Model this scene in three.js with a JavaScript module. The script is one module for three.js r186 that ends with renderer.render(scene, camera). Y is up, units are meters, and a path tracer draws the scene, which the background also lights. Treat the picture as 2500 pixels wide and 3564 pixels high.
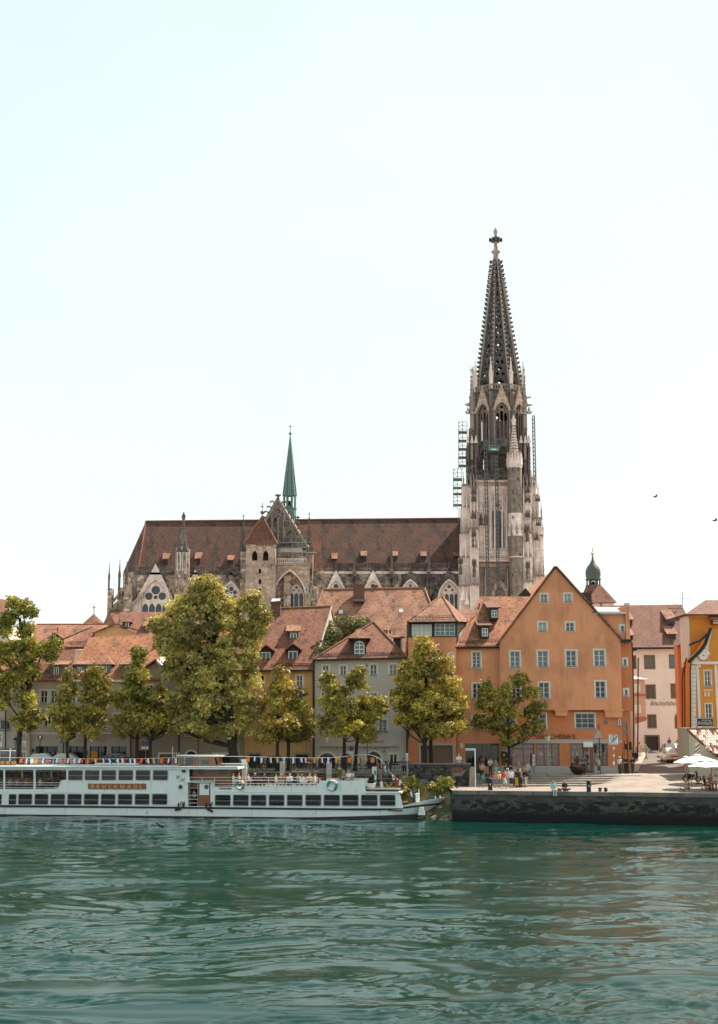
import * as THREE from 'three';
import { mergeGeometries } from 'three/addons/utils/BufferGeometryUtils.js';
import { MarchingCubes } from 'three/addons/objects/MarchingCubes.js';
import { FontLoader } from 'three/addons/loaders/FontLoader.js';
import { TextGeometry } from 'three/addons/geometries/TextGeometry.js';

// ---------------------------------------------------------------- camera, sky, sun, exposure
const scene = new THREE.Scene();
const FOCAL = 4300, EYE = 9.4, PITCH = Math.atan(708 / FOCAL);
const camera = new THREE.PerspectiveCamera(2 * Math.atan(1782 / FOCAL) * 180 / Math.PI, 2500 / 3564, 1, 3000);
camera.position.set(0, EYE, 0);
camera.rotation.x = PITCH;
const SUN = new THREE.Vector3(0.47, 0.80, -0.40).normalize();
const sun = new THREE.DirectionalLight(new THREE.Color(1, 0.9, 0.76), 5);
sun.position.copy(SUN).multiplyScalar(300).add(new THREE.Vector3(0, 0, -150));
sun.target.position.set(0, 0, -150);
sun.castShadow = true;
sun.shadow.mapSize.set(4096, 4096);
Object.assign(sun.shadow.camera, { left: -170, right: 170, top: 170, bottom: -170, near: 1, far: 700 });
scene.add(sun, sun.target);
{
  const hz3 = (x, y, z) => { let h = Math.imul(x, 374761393) + Math.imul(y, 668265263) + Math.imul(z, 2147483647 - 97); h = Math.imul(h ^ (h >>> 13), 1274126177); return ((h ^ (h >>> 16)) >>> 0) / 4294967296; };
  const n3 = (x, y, z) => { const i = Math.floor(x), j = Math.floor(y), l = Math.floor(z), f = [x - i, y - j, z - l].map((t) => t * t * (3 - 2 * t)); let v = 0; for (let a = 0; a < 2; a++) for (let b = 0; b < 2; b++) for (let c = 0; c < 2; c++) v += (a ? f[0] : 1 - f[0]) * (b ? f[1] : 1 - f[1]) * (c ? f[2] : 1 - f[2]) * hz3(i + a, j + b, l + c); return v; };
  const cloud = (d) => { let t = 0, a = 1, q = 3; for (let o = 0; o < 4; o++) { t += a * (n3(d.x * q + 40, d.y * q * 2.2 + 40, d.z * q + 40) - 0.5); a *= 0.5; q *= 2.1; } return Math.max(-0.5, t); };
  const W = 1024, Hh = 512, data = new Float32Array(W * Hh * 4), dir = new THREE.Vector3();
  for (let r = 0; r < Hh; r++) for (let c = 0; c < W; c++) {
    const el = ((r + 0.5) / Hh - 0.5) * Math.PI, az = ((c + 0.5) / W - 0.5) * 2 * Math.PI;
    dir.set(Math.cos(az) * Math.cos(el), Math.sin(el), Math.sin(az) * Math.cos(el));
    const up = Math.max(0, dir.y), k = Math.pow(1 - up, 1.5), ca = dir.dot(SUN), g = Math.pow(Math.max(0, 0.5 + 0.5 * ca), 6), cl = cloud(dir) * 0.05;
    const z = [0.3, 0.43, 0.45], hz = [0.6, 0.655, 0.635];
    for (let i = 0; i < 3; i++) data[(r * W + c) * 4 + i] = z[i] + (hz[i] - z[i]) * k + g * [0.22, 0.16, 0.13][i] + cl;
    data[(r * W + c) * 4 + 3] = 1;
  }
  const t = new THREE.DataTexture(data, W, Hh, THREE.RGBAFormat, THREE.FloatType);
  t.mapping = THREE.EquirectangularReflectionMapping; t.magFilter = THREE.LinearFilter; t.needsUpdate = true;
  scene.background = t; scene.environment = t;
}
const renderer = new THREE.WebGLRenderer({ antialias: true });
renderer.toneMapping = THREE.LinearToneMapping;
renderer.toneMappingExposure = 1.72;
renderer.shadowMap.enabled = true;

// ---------------------------------------------------------------- from a place in the photograph to metres
const sP = Math.sin(PITCH), cP = Math.cos(PITCH), V3 = (x, y, z) => new THREE.Vector3(x, y, z);
function ray(u, v) { const y = -(v - 1782) / FOCAL; return V3((u - 1250) / FOCAL, y * cP + sP, y * sP - cP); }
function at(u, v, d) { const r = ray(u, v), t = d / -r.z; return V3(r.x * t, EYE + r.y * t, -d); }
function onGround(u, v, y) { const r = ray(u, v), t = (y - EYE) / r.y; return V3(r.x * t, y, r.z * t); }
const X = (u, v, d) => at(u, v, d).x, Y = (v, d) => at(1250, v, d).y;

// ---------------------------------------------------------------- random numbers and noise
function rng(seed) { let a = seed >>> 0; return () => { a = (a + 0x6d2b79f5) | 0; let t = Math.imul(a ^ (a >>> 15), 1 | a); t = (t + Math.imul(t ^ (t >>> 7), 61 | t)) ^ t; return ((t ^ (t >>> 14)) >>> 0) / 4294967296; }; }
const hash = (x, y, s = 0) => { let h = Math.imul(x | 0, 374761393) + Math.imul(y | 0, 668265263) + Math.imul(s | 0, 1442695041); h = Math.imul(h ^ (h >>> 13), 1274126177); return ((h ^ (h >>> 16)) >>> 0) / 4294967296; };
function vnoise(x, y, p, s, q = p) { const i = Math.floor(x), j = Math.floor(y), fx = x - i, fy = y - j, a = fx * fx * (3 - 2 * fx), b = fy * fy * (3 - 2 * fy), m = (k, n) => ((k % n) + n) % n;
  const h = (ii, jj) => hash(m(ii, p), m(jj, q), s); return (h(i, j) * (1 - a) + h(i + 1, j) * a) * (1 - b) + (h(i, j + 1) * (1 - a) + h(i + 1, j + 1) * a) * b; }
function fbm(u, v, p, oct, s) { let a = 0.5, t = 0, n = 0; for (let k = 0; k < oct; k++) { t += a * vnoise(u * p, v * p, p, s + k); n += a; a *= 0.5; p *= 2; } return t / n; }
const mix = (a, b, t) => a + (b - a) * t, clamp = (x, a = 0, b = 1) => Math.min(b, Math.max(a, x)), sstep = (a, b, x) => { const t = clamp((x - a) / (b - a)); return t * t * (3 - 2 * t); };
const mix3 = (a, b, t) => [mix(a[0], b[0], t), mix(a[1], b[1], t), mix(a[2], b[2], t)];
const enc = (x) => 255 * (x <= 0.0031308 ? 12.92 * x : 1.055 * Math.pow(x, 1 / 2.4) - 0.055);

// ---------------------------------------------------------------- textures and materials
function dataTex(n, m, fn, size, srgb = true) { // fn(u, v, x, y) gives linear rgb (or one grey value)
  const d = new Uint8Array(n * m * 4);
  for (let y = 0; y < m; y++) for (let x = 0; x < n; x++) { const c = fn(x / n, y / m, x, y), o = (y * n + x) * 4; for (let i = 0; i < 3; i++) { const q = clamp(Array.isArray(c) ? c[i] : c); d[o + i] = srgb ? enc(q) : q * 255; } d[o + 3] = 255; }
  const t = new THREE.DataTexture(d, n, m); t.wrapS = t.wrapT = THREE.RepeatWrapping; t.magFilter = THREE.LinearFilter; t.minFilter = THREE.LinearMipmapLinearFilter; t.generateMipmaps = true;
  if (srgb) t.colorSpace = THREE.SRGBColorSpace; t.repeat.set(1 / size[0], 1 / size[1]); t.needsUpdate = true; return t;
}
const std = (c, rough = 0.8, o = {}) => { const m = new THREE.MeshStandardMaterial({ roughness: rough, ...o }); if (typeof c === 'number') m.color.set(c); else m.color.setRGB(...c); return m; };
const grain = dataTex(512, 512, (u, v) => fbm(u, v, 32, 4, 91), [1.5, 1.5], false);
function plaster(c, seed, stain = 0.35) { // lime render: mottled, streaked by rain
  const map = dataTex(256, 256, (u, v) => { const a = fbm(u, v, 5, 5, seed), b = fbm(u, v, 24, 3, seed + 9), st = fbm(u * 1, v * 0.2, 16, 3, seed + 5); const k = 1 - stain * 0.9 * sstep(0.45, 0.75, a) - 0.16 * (b - 0.5) - stain * 0.5 * sstep(0.58, 0.8, st); return mix3([c[0] * 0.72, c[1] * 0.7, c[2] * 0.71], c, k); }, [9, 9]);
  return std([1, 1, 1], 0.92, { map, bumpMap: grain, bumpScale: 0.008 });
}
function tiles(c1, c2, dark, seed, w = 0.19, h = 0.2) { // beaver-tail clay tiles
  const nx = 20, ny = 24, n = 360, col = (u, v) => { const r = Math.floor(v * ny), q = Math.floor(u * nx + (r % 2) * 0.5) % nx; const t = hash(q, r, seed), p = fbm(u, v, 3, 4, seed + 3); let c = mix3(c1, c2, clamp(t * 0.7 + (p - 0.5) * 1.4 + 0.15)); return mix3(c, dark, clamp(sstep(0.55, 0.85, fbm(u, v, 5, 5, seed + 7)) * 0.8 + (hash(q, r, seed + 5) > 0.8 ? 0.6 : 0))); };
  const map = dataTex(n, n, col, [nx * w, ny * h]);
  const bump = dataTex(n, n, (u, v) => { const fy = v * ny, r = Math.floor(fy), f = fy - r, fx = u * nx + (r % 2) * 0.5, g = fx - Math.floor(fx), e = Math.min(g, 1 - g); return (1 - f) * 0.8 * sstep(0, 0.08, e) + 0.2 * hash(Math.floor(fx) % nx, r, seed); }, [nx * w, ny * h], false);
  return std([1, 1, 1], 0.85, { map, bumpMap: bump, bumpScale: 0.035 });
}
function ashlar(pal, soot, amt, seed) { // squared stone in courses, each block its own tone, weathered black in patches
  const rows = 20, f = (u, v) => { const r = Math.floor(v * rows), nb = 9 + Math.floor(hash(r, 1, seed) * 5), q = Math.floor((u + hash(r, 2, seed)) * nb) % nb, t = hash(q, r, seed + 4); let c = pal[Math.floor(t * pal.length) % pal.length].map((x) => x * (0.9 + 0.2 * hash(q, r, seed + 8)));
    const fy = v * rows - r, fx = ((u + hash(r, 2, seed)) * nb) % 1, j = fy < 0.06 || fx < 0.03; if (j) c = c.map((x) => x * 0.8); const s = fbm(u, v, 6, 5, seed + 11); const st = fbm(u, v * 0.3, 24, 3, seed + 17); return mix3(c, soot, clamp(amt * (sstep(0.42, 0.72, s) + 0.7 * sstep(0.5, 0.75, st)))); };
  return std([1, 1, 1], 0.92, { map: dataTex(512, 512, f, [8, 8]), bumpMap: grain, bumpScale: 0.02 });
}
const MT = {};
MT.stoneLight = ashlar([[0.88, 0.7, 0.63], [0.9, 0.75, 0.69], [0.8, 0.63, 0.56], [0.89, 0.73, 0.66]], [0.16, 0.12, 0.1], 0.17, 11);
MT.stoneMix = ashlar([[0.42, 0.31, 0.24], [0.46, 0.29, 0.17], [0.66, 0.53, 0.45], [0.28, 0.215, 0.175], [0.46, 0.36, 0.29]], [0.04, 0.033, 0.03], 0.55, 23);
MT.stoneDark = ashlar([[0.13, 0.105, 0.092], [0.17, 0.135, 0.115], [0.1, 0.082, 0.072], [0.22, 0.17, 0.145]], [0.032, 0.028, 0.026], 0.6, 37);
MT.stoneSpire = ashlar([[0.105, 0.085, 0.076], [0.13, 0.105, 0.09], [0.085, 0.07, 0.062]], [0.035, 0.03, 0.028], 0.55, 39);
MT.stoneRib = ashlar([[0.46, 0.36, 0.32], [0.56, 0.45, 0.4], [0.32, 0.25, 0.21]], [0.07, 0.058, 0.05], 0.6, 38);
MT.stoneBrown = ashlar([[0.47, 0.31, 0.23], [0.53, 0.38, 0.3], [0.42, 0.29, 0.22], [0.56, 0.43, 0.35]], [0.13, 0.09, 0.07], 0.35, 41);
MT.stoneShaft = ashlar([[0.27, 0.205, 0.17], [0.32, 0.245, 0.2]], [0.09, 0.07, 0.058], 0.4, 43);
MT.quay = std([1, 1, 1], 0.95, { map: dataTex(1024, 512, (u, v) => { const y = v < 0.5 ? v * 7 : (v - 1) * 7, r = Math.floor(v * 14), q = Math.floor(u * 18 + (r % 2) * 0.5) % 18, a = fbm(u, v, 28, 5, 51), b = fbm(u, v, 90, 3, 57), w = fbm(u, v, 12, 4, 59); const base = mix3([0.14, 0.12, 0.1], [0.075, 0.066, 0.057], hash(q, r, 5)), grow = clamp(sstep(1.95, 1.7, y + (w - 0.5) * 0.6)); let c = mix3(base, [0.05, 0.045, 0.04], 0.5 * sstep(0.5, 0.7, w) + 0.3 * b); c = mix3(c, [0.022, 0.02, 0.017], grow * sstep(0.4, 0.56, a * 0.75 + b * 0.25)); return mix3(c, [0.012, 0.011, 0.01], sstep(1.05, 0.35, y + (a - 0.5) * 1.4)); }, [14, 7]), bumpMap: grain, bumpScale: 0.05 });
MT.coping = std([1, 1, 1], 0.9, { map: dataTex(256, 256, (u, v) => mix3([0.1, 0.09, 0.078], [0.26, 0.23, 0.2], fbm(u, v, 8, 5, 66)), [5, 5]), bumpMap: grain, bumpScale: 0.02 });
MT.wallBlock = [0, 1, 2, 3].map((k) => std([1, 1, 1], 0.93, { map: dataTex(256, 256, (u, v) => mix3([[0.075, 0.065, 0.055], [0.1, 0.085, 0.07], [0.055, 0.05, 0.044], [0.13, 0.105, 0.085]][k], [0.024, 0.022, 0.02], sstep(0.35, 0.75, fbm(u, v, 7, 5, 70 + k))), [2, 2]), bumpMap: grain, bumpScale: 0.03 }));
MT.cobble = std([1, 1, 1], 0.85, { map: dataTex(512, 512, (u, v) => { const r = Math.floor(v * 40), q = Math.floor(u * 40 + (r % 2) * 0.5) % 40, t = hash(q, r, 81), p = fbm(u, v, 4, 4, 83); const fy = v * 40 - r, fx = (u * 40 + (r % 2) * 0.5) % 1, j = Math.min(fy, 1 - fy, fx, 1 - fx) < 0.09; const c = mix3([0.44, 0.35, 0.29], [0.25, 0.2, 0.17], t * 0.55 + sstep(0.35, 0.65, p) * 0.45); return j ? c.map((x) => x * 0.6) : c; }, [6, 6]), bumpMap: dataTex(512, 512, (u, v) => { const r = Math.floor(v * 40), fy = v * 40 - r, fx = (u * 40 + (r % 2) * 0.5) % 1; return sstep(0, 0.3, Math.min(fy, 1 - fy, fx, 1 - fx)) * (0.8 + 0.2 * hash(Math.floor(u * 40), r, 3)); }, [6, 6], false), bumpScale: 0.02 });
MT.paving = std([1, 1, 1], 0.88, { map: dataTex(512, 512, (u, v) => mix3([0.42, 0.35, 0.3], [0.29, 0.245, 0.21], fbm(u, v, 7, 5, 85)), [7, 7]), bumpMap: grain, bumpScale: 0.01 });
MT.asphalt = std([1, 1, 1], 0.9, { map: dataTex(512, 512, (u, v) => mix3([0.17, 0.14, 0.125], [0.12, 0.1, 0.09], fbm(u, v, 9, 6, 87)), [8, 8]), bumpMap: grain, bumpScale: 0.012 });
MT.step = std([1, 1, 1], 0.88, { map: dataTex(256, 256, (u, v) => mix3([0.4, 0.33, 0.28], [0.22, 0.185, 0.155], fbm(u, v, 6, 5, 89)), [4, 4]), bumpMap: grain, bumpScale: 0.008 });
MT.earth = std([1, 1, 1], 0.97, { map: dataTex(512, 512, (u, v) => mix3([0.24, 0.17, 0.095], [0.09, 0.085, 0.04], sstep(0.35, 0.65, fbm(u, v, 8, 6, 93))), [6, 6]), bumpMap: grain, bumpScale: 0.08 });
MT.rock = std([1, 1, 1], 0.92, { map: dataTex(256, 256, (u, v) => mix3([0.28, 0.22, 0.15], [0.1, 0.09, 0.06], fbm(u, v, 6, 5, 95)), [1.5, 1.5]), bumpMap: grain, bumpScale: 0.04 });
MT.tileRed = tiles([0.3, 0.105, 0.055], [0.165, 0.06, 0.036], [0.055, 0.032, 0.027], 101);
MT.tileBright = tiles([0.42, 0.165, 0.078], [0.26, 0.09, 0.043], [0.1, 0.047, 0.032], 111);
MT.tilePink = tiles([0.36, 0.16, 0.092], [0.2, 0.078, 0.045], [0.07, 0.04, 0.031], 121);
MT.tileOld = tiles([0.25, 0.1, 0.06], [0.15, 0.058, 0.038], [0.08, 0.045, 0.038], 131);
MT.tileNave = tiles([0.07, 0.04, 0.031], [0.15, 0.056, 0.031], [0.026, 0.021, 0.02], 141, 0.3, 0.33);
MT.tileNaveRed = tiles([0.22, 0.078, 0.042], [0.14, 0.052, 0.03], [0.05, 0.03, 0.026], 151, 0.3, 0.33);
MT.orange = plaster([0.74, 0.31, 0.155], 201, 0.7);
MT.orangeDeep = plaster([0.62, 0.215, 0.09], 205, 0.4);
MT.grey = plaster([0.55, 0.48, 0.415], 211, 0.3);
MT.tan = plaster([0.62, 0.37, 0.17], 221, 0.4);
MT.olive = plaster([0.34, 0.29, 0.2], 231, 0.35);
MT.beige = plaster([0.48, 0.39, 0.325], 241, 0.25);
MT.beigeDark = plaster([0.33, 0.27, 0.215], 245, 0.25);
MT.pink = plaster([0.86, 0.67, 0.58], 251, 0.2);
MT.yellow = plaster([0.64, 0.255, 0.04], 261, 0.25);
MT.cream = plaster([0.68, 0.58, 0.45], 271, 0.25);
MT.trim = plaster([0.72, 0.65, 0.57], 281, 0.2);
MT.trimGrey = plaster([0.45, 0.4, 0.36], 285, 0.2);
MT.white = std([0.8, 0.8, 0.78], 0.5);
MT.boatWhite = std([1, 1, 1], 0.32, { map: dataTex(256, 256, (u, v) => mix3([0.8, 0.81, 0.79], [0.6, 0.58, 0.52], 0.5 * sstep(0.6, 0.85, fbm(u, v * 0.15, 24, 3, 341)) + 0.25 * sstep(0.5, 0.8, fbm(u, v, 6, 4, 343))), [6, 6]), bumpMap: grain, bumpScale: 0.002 });
MT.boatDark = std([0.012, 0.014, 0.015], 0.4);
MT.sash = std([0.74, 0.73, 0.7], 0.5);
MT.brownFrame = std([0.2, 0.115, 0.055], 0.6);
MT.darkWood = std([0.035, 0.026, 0.02], 0.7);
MT.lead = std([0.16, 0.165, 0.17], 0.55, { metalness: 0.3 });
MT.zinc = std([0.55, 0.56, 0.56], 0.4, { metalness: 0.5 });
MT.black = std([0.012, 0.012, 0.012], 0.5);
MT.iron = std([0.03, 0.03, 0.032], 0.5, { metalness: 0.5 });
MT.steel = std([0.5, 0.5, 0.5], 0.35, { metalness: 0.8 });
MT.galv = std([0.32, 0.34, 0.35], 0.5, { metalness: 0.6 });
MT.copper = std([1, 1, 1], 0.65, { map: dataTex(256, 256, (u, v) => { const seam = (u * 8) % 1 < 0.06; return mix3([0.085, 0.165, 0.15], [0.16, 0.26, 0.235], fbm(u, v, 6, 5, 301)).map((x) => x * (seam ? 0.7 : 1)); }, [3, 3]) });
MT.copperDark = std([1, 1, 1], 0.5, { metalness: 0.2, map: dataTex(256, 256, (u, v) => mix3([0.06, 0.075, 0.068], [0.15, 0.15, 0.125], fbm(u, v, 6, 5, 305)), [3, 3]) });
MT.gold = std([0.72, 0.38, 0.1], 0.3, { metalness: 0.9 });
MT.varnish = new THREE.MeshPhysicalMaterial({ roughness: 0.5, clearcoat: 0.6, clearcoatRoughness: 0.15, map: dataTex(256, 256, (u, v) => mix3([0.28, 0.085, 0.022], [0.18, 0.05, 0.014], fbm(u * 1, v * 0.1, 24, 4, 311)), [1.2, 1.2]) });
MT.brick = std([1, 1, 1], 0.9, { map: dataTex(256, 256, (u, v) => { const r = Math.floor(v * 16), q = Math.floor(u * 8 + (r % 2) * 0.5) % 8, fy = v * 16 - r, fx = (u * 8 + (r % 2) * 0.5) % 1; return fy < 0.14 || fx < 0.07 ? [0.13, 0.1, 0.085] : mix3([0.2, 0.075, 0.05], [0.12, 0.05, 0.038], hash(q, r, 4)); }, [2, 1.2]) });
const glassy = (c, r = 0.06) => new THREE.MeshPhysicalMaterial({ color: new THREE.Color().setRGB(...c), roughness: r, ior: 1.52, specularIntensity: 1 });
MT.pane = [glassy([0.03, 0.035, 0.036]), glassy([0.07, 0.085, 0.085]), glassy([0.13, 0.155, 0.155]), glassy([0.018, 0.018, 0.018]), glassy([0.34, 0.33, 0.31], 0.12)];
MT.paneBlue = glassy([0.1, 0.17, 0.19]);
MT.paneChurch = glassy([0.05, 0.058, 0.06], 0.25);
MT.dark = std([0.012, 0.011, 0.01], 0.9);
MT.clear = new THREE.MeshPhysicalMaterial({ color: 0xffffff, transmission: 1, thickness: 0, roughness: 0.02, ior: 1.5 });
MT.tinted = new THREE.MeshPhysicalMaterial({ color: new THREE.Color().setRGB(0.34, 0.35, 0.33), transmission: 1, thickness: 0, roughness: 0.01, ior: 1.5 });
MT.cloth = (c) => std(c, 0.95);
MT.bark = std([1, 1, 1], 0.95, { map: dataTex(256, 256, (u, v) => mix3([0.05, 0.036, 0.024], [0.022, 0.016, 0.012], fbm(u * 2, v * 0.4, 16, 4, 331)), [1, 2]), bumpMap: grain, bumpScale: 0.05 });

// ---------------------------------------------------------------- geometry helpers: everything is made in world metres, uv in metres along each face
function fin(g) { // flat, non-indexed, uv in metres
  if (g.index) g = g.toNonIndexed();
  g.deleteAttribute('uv'); g.deleteAttribute('normal'); for (const k of Object.keys(g.attributes)) if (k !== 'position') g.deleteAttribute(k);
  g.computeVertexNormals(); g.clearGroups(); return metric(g);
}
function metric(g) {
  const p = g.attributes.position, n = p.count, uv = new Float32Array(n * 2), a = V3(), b = V3(), c = V3(), N = V3(), t = V3(), s = V3();
  for (let i = 0; i < n; i += 3) { a.fromBufferAttribute(p, i); b.fromBufferAttribute(p, i + 1); c.fromBufferAttribute(p, i + 2); N.copy(b).sub(a).cross(t.copy(c).sub(a)).normalize();
    if (Math.abs(N.y) > 0.97) { t.set(1, 0, 0); s.set(0, 0, -1); } else { t.set(0, 1, 0).cross(N).normalize(); s.copy(N).cross(t); }
    [a, b, c].forEach((q, k) => { uv[(i + k) * 2] = q.dot(t); uv[(i + k) * 2 + 1] = q.dot(s); }); }
  g.setAttribute('uv', new THREE.BufferAttribute(uv, 2)); return g;
}
function smooth(g) { if (g.index) g = g.toNonIndexed(); for (const k of Object.keys(g.attributes)) if (!['position', 'normal', 'uv'].includes(k)) g.deleteAttribute(k); if (!g.attributes.uv) metric(g); g.clearGroups(); return g; }
const box = (x0, x1, y0, y1, z0, z1) => fin(new THREE.BoxGeometry(x1 - x0, y1 - y0, z1 - z0).translate((x0 + x1) / 2, (y0 + y1) / 2, (z0 + z1) / 2));
function faces(list) { const v = []; for (const f of list) for (let i = 1; i + 1 < f.length; i++) for (const q of [f[0], f[i], f[i + 1]]) v.push(q.x, q.y, q.z); const g = new THREE.BufferGeometry(); g.setAttribute('position', new THREE.Float32BufferAttribute(v, 3)); return fin(g); }
function slab(pts, th = 0.15) { // a flat piece with thickness, its top face through the points (seen counter-clockwise)
  const n = pts[1].clone().sub(pts[0]).cross(pts[pts.length - 1].clone().sub(pts[0])).normalize().multiplyScalar(-th), low = pts.map((p) => p.clone().add(n)), L = [pts, [...low].reverse()];
  pts.forEach((p, i) => { const j = (i + 1) % pts.length; L.push([p, low[i], low[j], pts[j]]); }); return faces(L);
}
function shapeOf(pts, holes = []) { const s = new THREE.Shape(pts.map((p) => new THREE.Vector2(p[0], p[1]))); for (const h of holes) s.holes.push(new THREE.Path(h.map((p) => new THREE.Vector2(p[0], p[1])))); return s; }
const extr = (pts, z0, z1, holes) => fin(new THREE.ExtrudeGeometry(shapeOf(pts, holes), { depth: z1 - z0, bevelEnabled: false }).translate(0, 0, z0));
const rectPts = (x0, y0, x1, y1) => [[x0, y0], [x1, y0], [x1, y1], [x0, y1]];
function archPts(x0, x1, y0, y1, pointed = true, n = 7) { // door or window outline: y1 is the crown
  const w = x1 - x0, m = (x0 + x1) / 2, P = [[x0, y0], [x1, y0]];
  if (pointed) { const hs = Math.max(y0 + 0.01, y1 - 0.866 * w); const hh = y1 - hs; for (let i = 0; i <= n; i++) { const a = (i / n) * Math.PI / 3; P.push([x0 + w * Math.cos(a), hs + hh / 0.866 * Math.sin(a)]); } for (let i = n - 1; i >= 0; i--) { const a = (i / n) * Math.PI / 3; P.push([x1 - w * Math.cos(a), hs + hh / 0.866 * Math.sin(a)]); } }
  else { const r = Math.min(w / 2, y1 - y0); for (let i = 0; i <= 2 * n; i++) { const a = (i / (2 * n)) * Math.PI; P.push([m + w / 2 * Math.cos(a), y1 - r + r * Math.sin(a)]); } }
  return P;
}
const circ = (x, y, r, n = 14, ph = 0) => Array.from({ length: n }, (_, i) => [x + r * Math.cos(ph + i / n * 2 * Math.PI), y + r * Math.sin(ph + i / n * 2 * Math.PI)]);
const foil = (x, y, r, k = 4) => Array.from({ length: k * 6 }, (_, i) => { const a = i / (k * 6) * 2 * Math.PI, q = r * (0.72 + 0.28 * Math.abs(Math.cos(a * k / 2))); return [x + q * Math.cos(a), y + q * Math.sin(a)]; });
function bar(a, b, r, n = 6, r2 = r) { const d = b.clone().sub(a), g = new THREE.CylinderGeometry(r2, r, d.length(), n, 1); g.translate(0, d.length() / 2, 0); g.applyQuaternion(new THREE.Quaternion().setFromUnitVectors(V3(0, 1, 0), d.normalize())); return smooth(g.translate(a.x, a.y, a.z)); }
function tube(pts, r, seg = 20, n = 6) { return smooth(new THREE.TubeGeometry(new THREE.CatmullRomCurve3(pts), seg, r, n)); }
const lathe = (pr, n = 16) => smooth(new THREE.LatheGeometry(pr.map((p) => new THREE.Vector2(p[0], p[1])), n));
const ball = (r, x = 0, y = 0, z = 0, w = 10, h = 8) => smooth(new THREE.SphereGeometry(r, w, h).translate(x, y, z));
const cone = (r, h, n, x, y, z, r2 = 0) => smooth(new THREE.CylinderGeometry(r2, r, h, n).translate(x, y + h / 2, z));
const mv = (g, x, y, z) => g.clone().translate(x, y, z);
// pieces placed from the photograph: u, v in its pixels and d the depth in metres of their front
function pbox(u0, v0, u1, v1, d, depth, inset = 0) { const vm = (v0 + v1) / 2, a = X(u0, vm, d), b = X(u1, vm, d); return box(a + inset, b - inset, Y(v1, d), Y(v0, d), -d - depth, -d); }
const pp = (pts, d) => pts.map(([u, v]) => { const q = at(u, v, d); return [q.x, q.y]; });
const ppoly = (pts, d, depth, holes = []) => extr(pp(pts, d), -d - depth, -d, holes.map((h) => pp(h, d)));
const pslab = (pts, th) => slab(pts.map((p) => at(...p)), th);

// ---------------------------------------------------------------- things, parts, the setting
const counts = new Map();
function numbered(n) { const k = counts.get(n) ?? 0; counts.set(n, k + 1); return k ? n + '_' + String(k).padStart(3, '0') : n; }
function thing(name, label, category, o, group) { const g = new THREE.Group(); g.name = numbered(name); g.position.copy(o); g.userData = { label, category, org: true }; if (group) g.userData.group = group; g.org = o.clone(); scene.add(g); return g; }
function part(name, geo, mat, parent) { // geometry in world metres, or in the local metres of a thing marked local
  let g = Array.isArray(geo) ? (geo.length > 1 ? mergeGeometries(geo) : geo[0]) : geo; const root = parent.root ?? parent;
  if (!root.local) g = g.clone().translate(-root.org.x, -root.org.y, -root.org.z);
  const m = new THREE.Mesh(g, mat); m.name = name; m.castShadow = m.receiveShadow = true; m.root = root; if (STUFF.has(name)) m.userData.kind = 'stuff'; parent.add(m); return m;
}
const STUFF = new Set(['crocket', 'rung', 'snow_guard', 'garage_boards', 'corner_quoins', 'clock_numeral', 'lettering', 'name_lettering', 'fringe']);
function put(name, geo, mat, parent, pos) { const m = new THREE.Mesh(geo, mat); m.name = name; m.castShadow = m.receiveShadow = true; m.root = parent.root ?? parent; if (pos) m.position.copy(pos); parent.add(m); return m; } // shared geometry, local position
function single(name, geo, mat, label, category, o, group) { const g = (Array.isArray(geo) ? mergeGeometries(geo) : geo).clone().translate(-o.x, -o.y, -o.z), m = new THREE.Mesh(g, mat); m.name = numbered(name); m.position.copy(o); m.castShadow = m.receiveShadow = true; m.userData = { label, category }; if (group) m.userData.group = group; scene.add(m); return m; }
function setting(name, geo, mat, label) { const m = new THREE.Mesh(Array.isArray(geo) ? mergeGeometries(geo) : geo, mat); m.name = name; m.castShadow = m.receiveShadow = true; m.userData = { kind: 'structure', label, category: name.split('_').pop() }; m.local = true; m.root = m; scene.add(m); return m; }
const font = await new FontLoader().loadAsync('fonts/droid/droid_sans_bold.typeface.json'), fontR = await new FontLoader().loadAsync('fonts/droid/droid_sans_regular.typeface.json'), fontS = await new FontLoader().loadAsync('fonts/droid/droid_serif_regular.typeface.json');
function text(str, width, h, depth, f = font, space = 0, slant = 0) { // letters centred on x, standing on y = 0, facing +z
  const G = []; let x = 0; for (const ch of str) { if (ch === ' ') { x += h * 0.45; continue; } const g = new TextGeometry(ch, { font: f, size: h, depth, curveSegments: 4, bevelEnabled: false }); g.computeBoundingBox(); const b = g.boundingBox; g.translate(x - b.min.x, 0, 0); x += b.max.x - b.min.x + h * (0.14 + space); G.push(fin(g)); }
  const m = mergeGeometries(G); m.computeBoundingBox(); const b = m.boundingBox, w = b.max.x - b.min.x; m.translate(-(b.min.x + b.max.x) / 2, 0, 0); if (width) m.scale(width / w, 1, 1); if (slant) m.applyMatrix4(new THREE.Matrix4().makeShear(0, 0, slant, 0, 0, 0)); return m;
}

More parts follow.
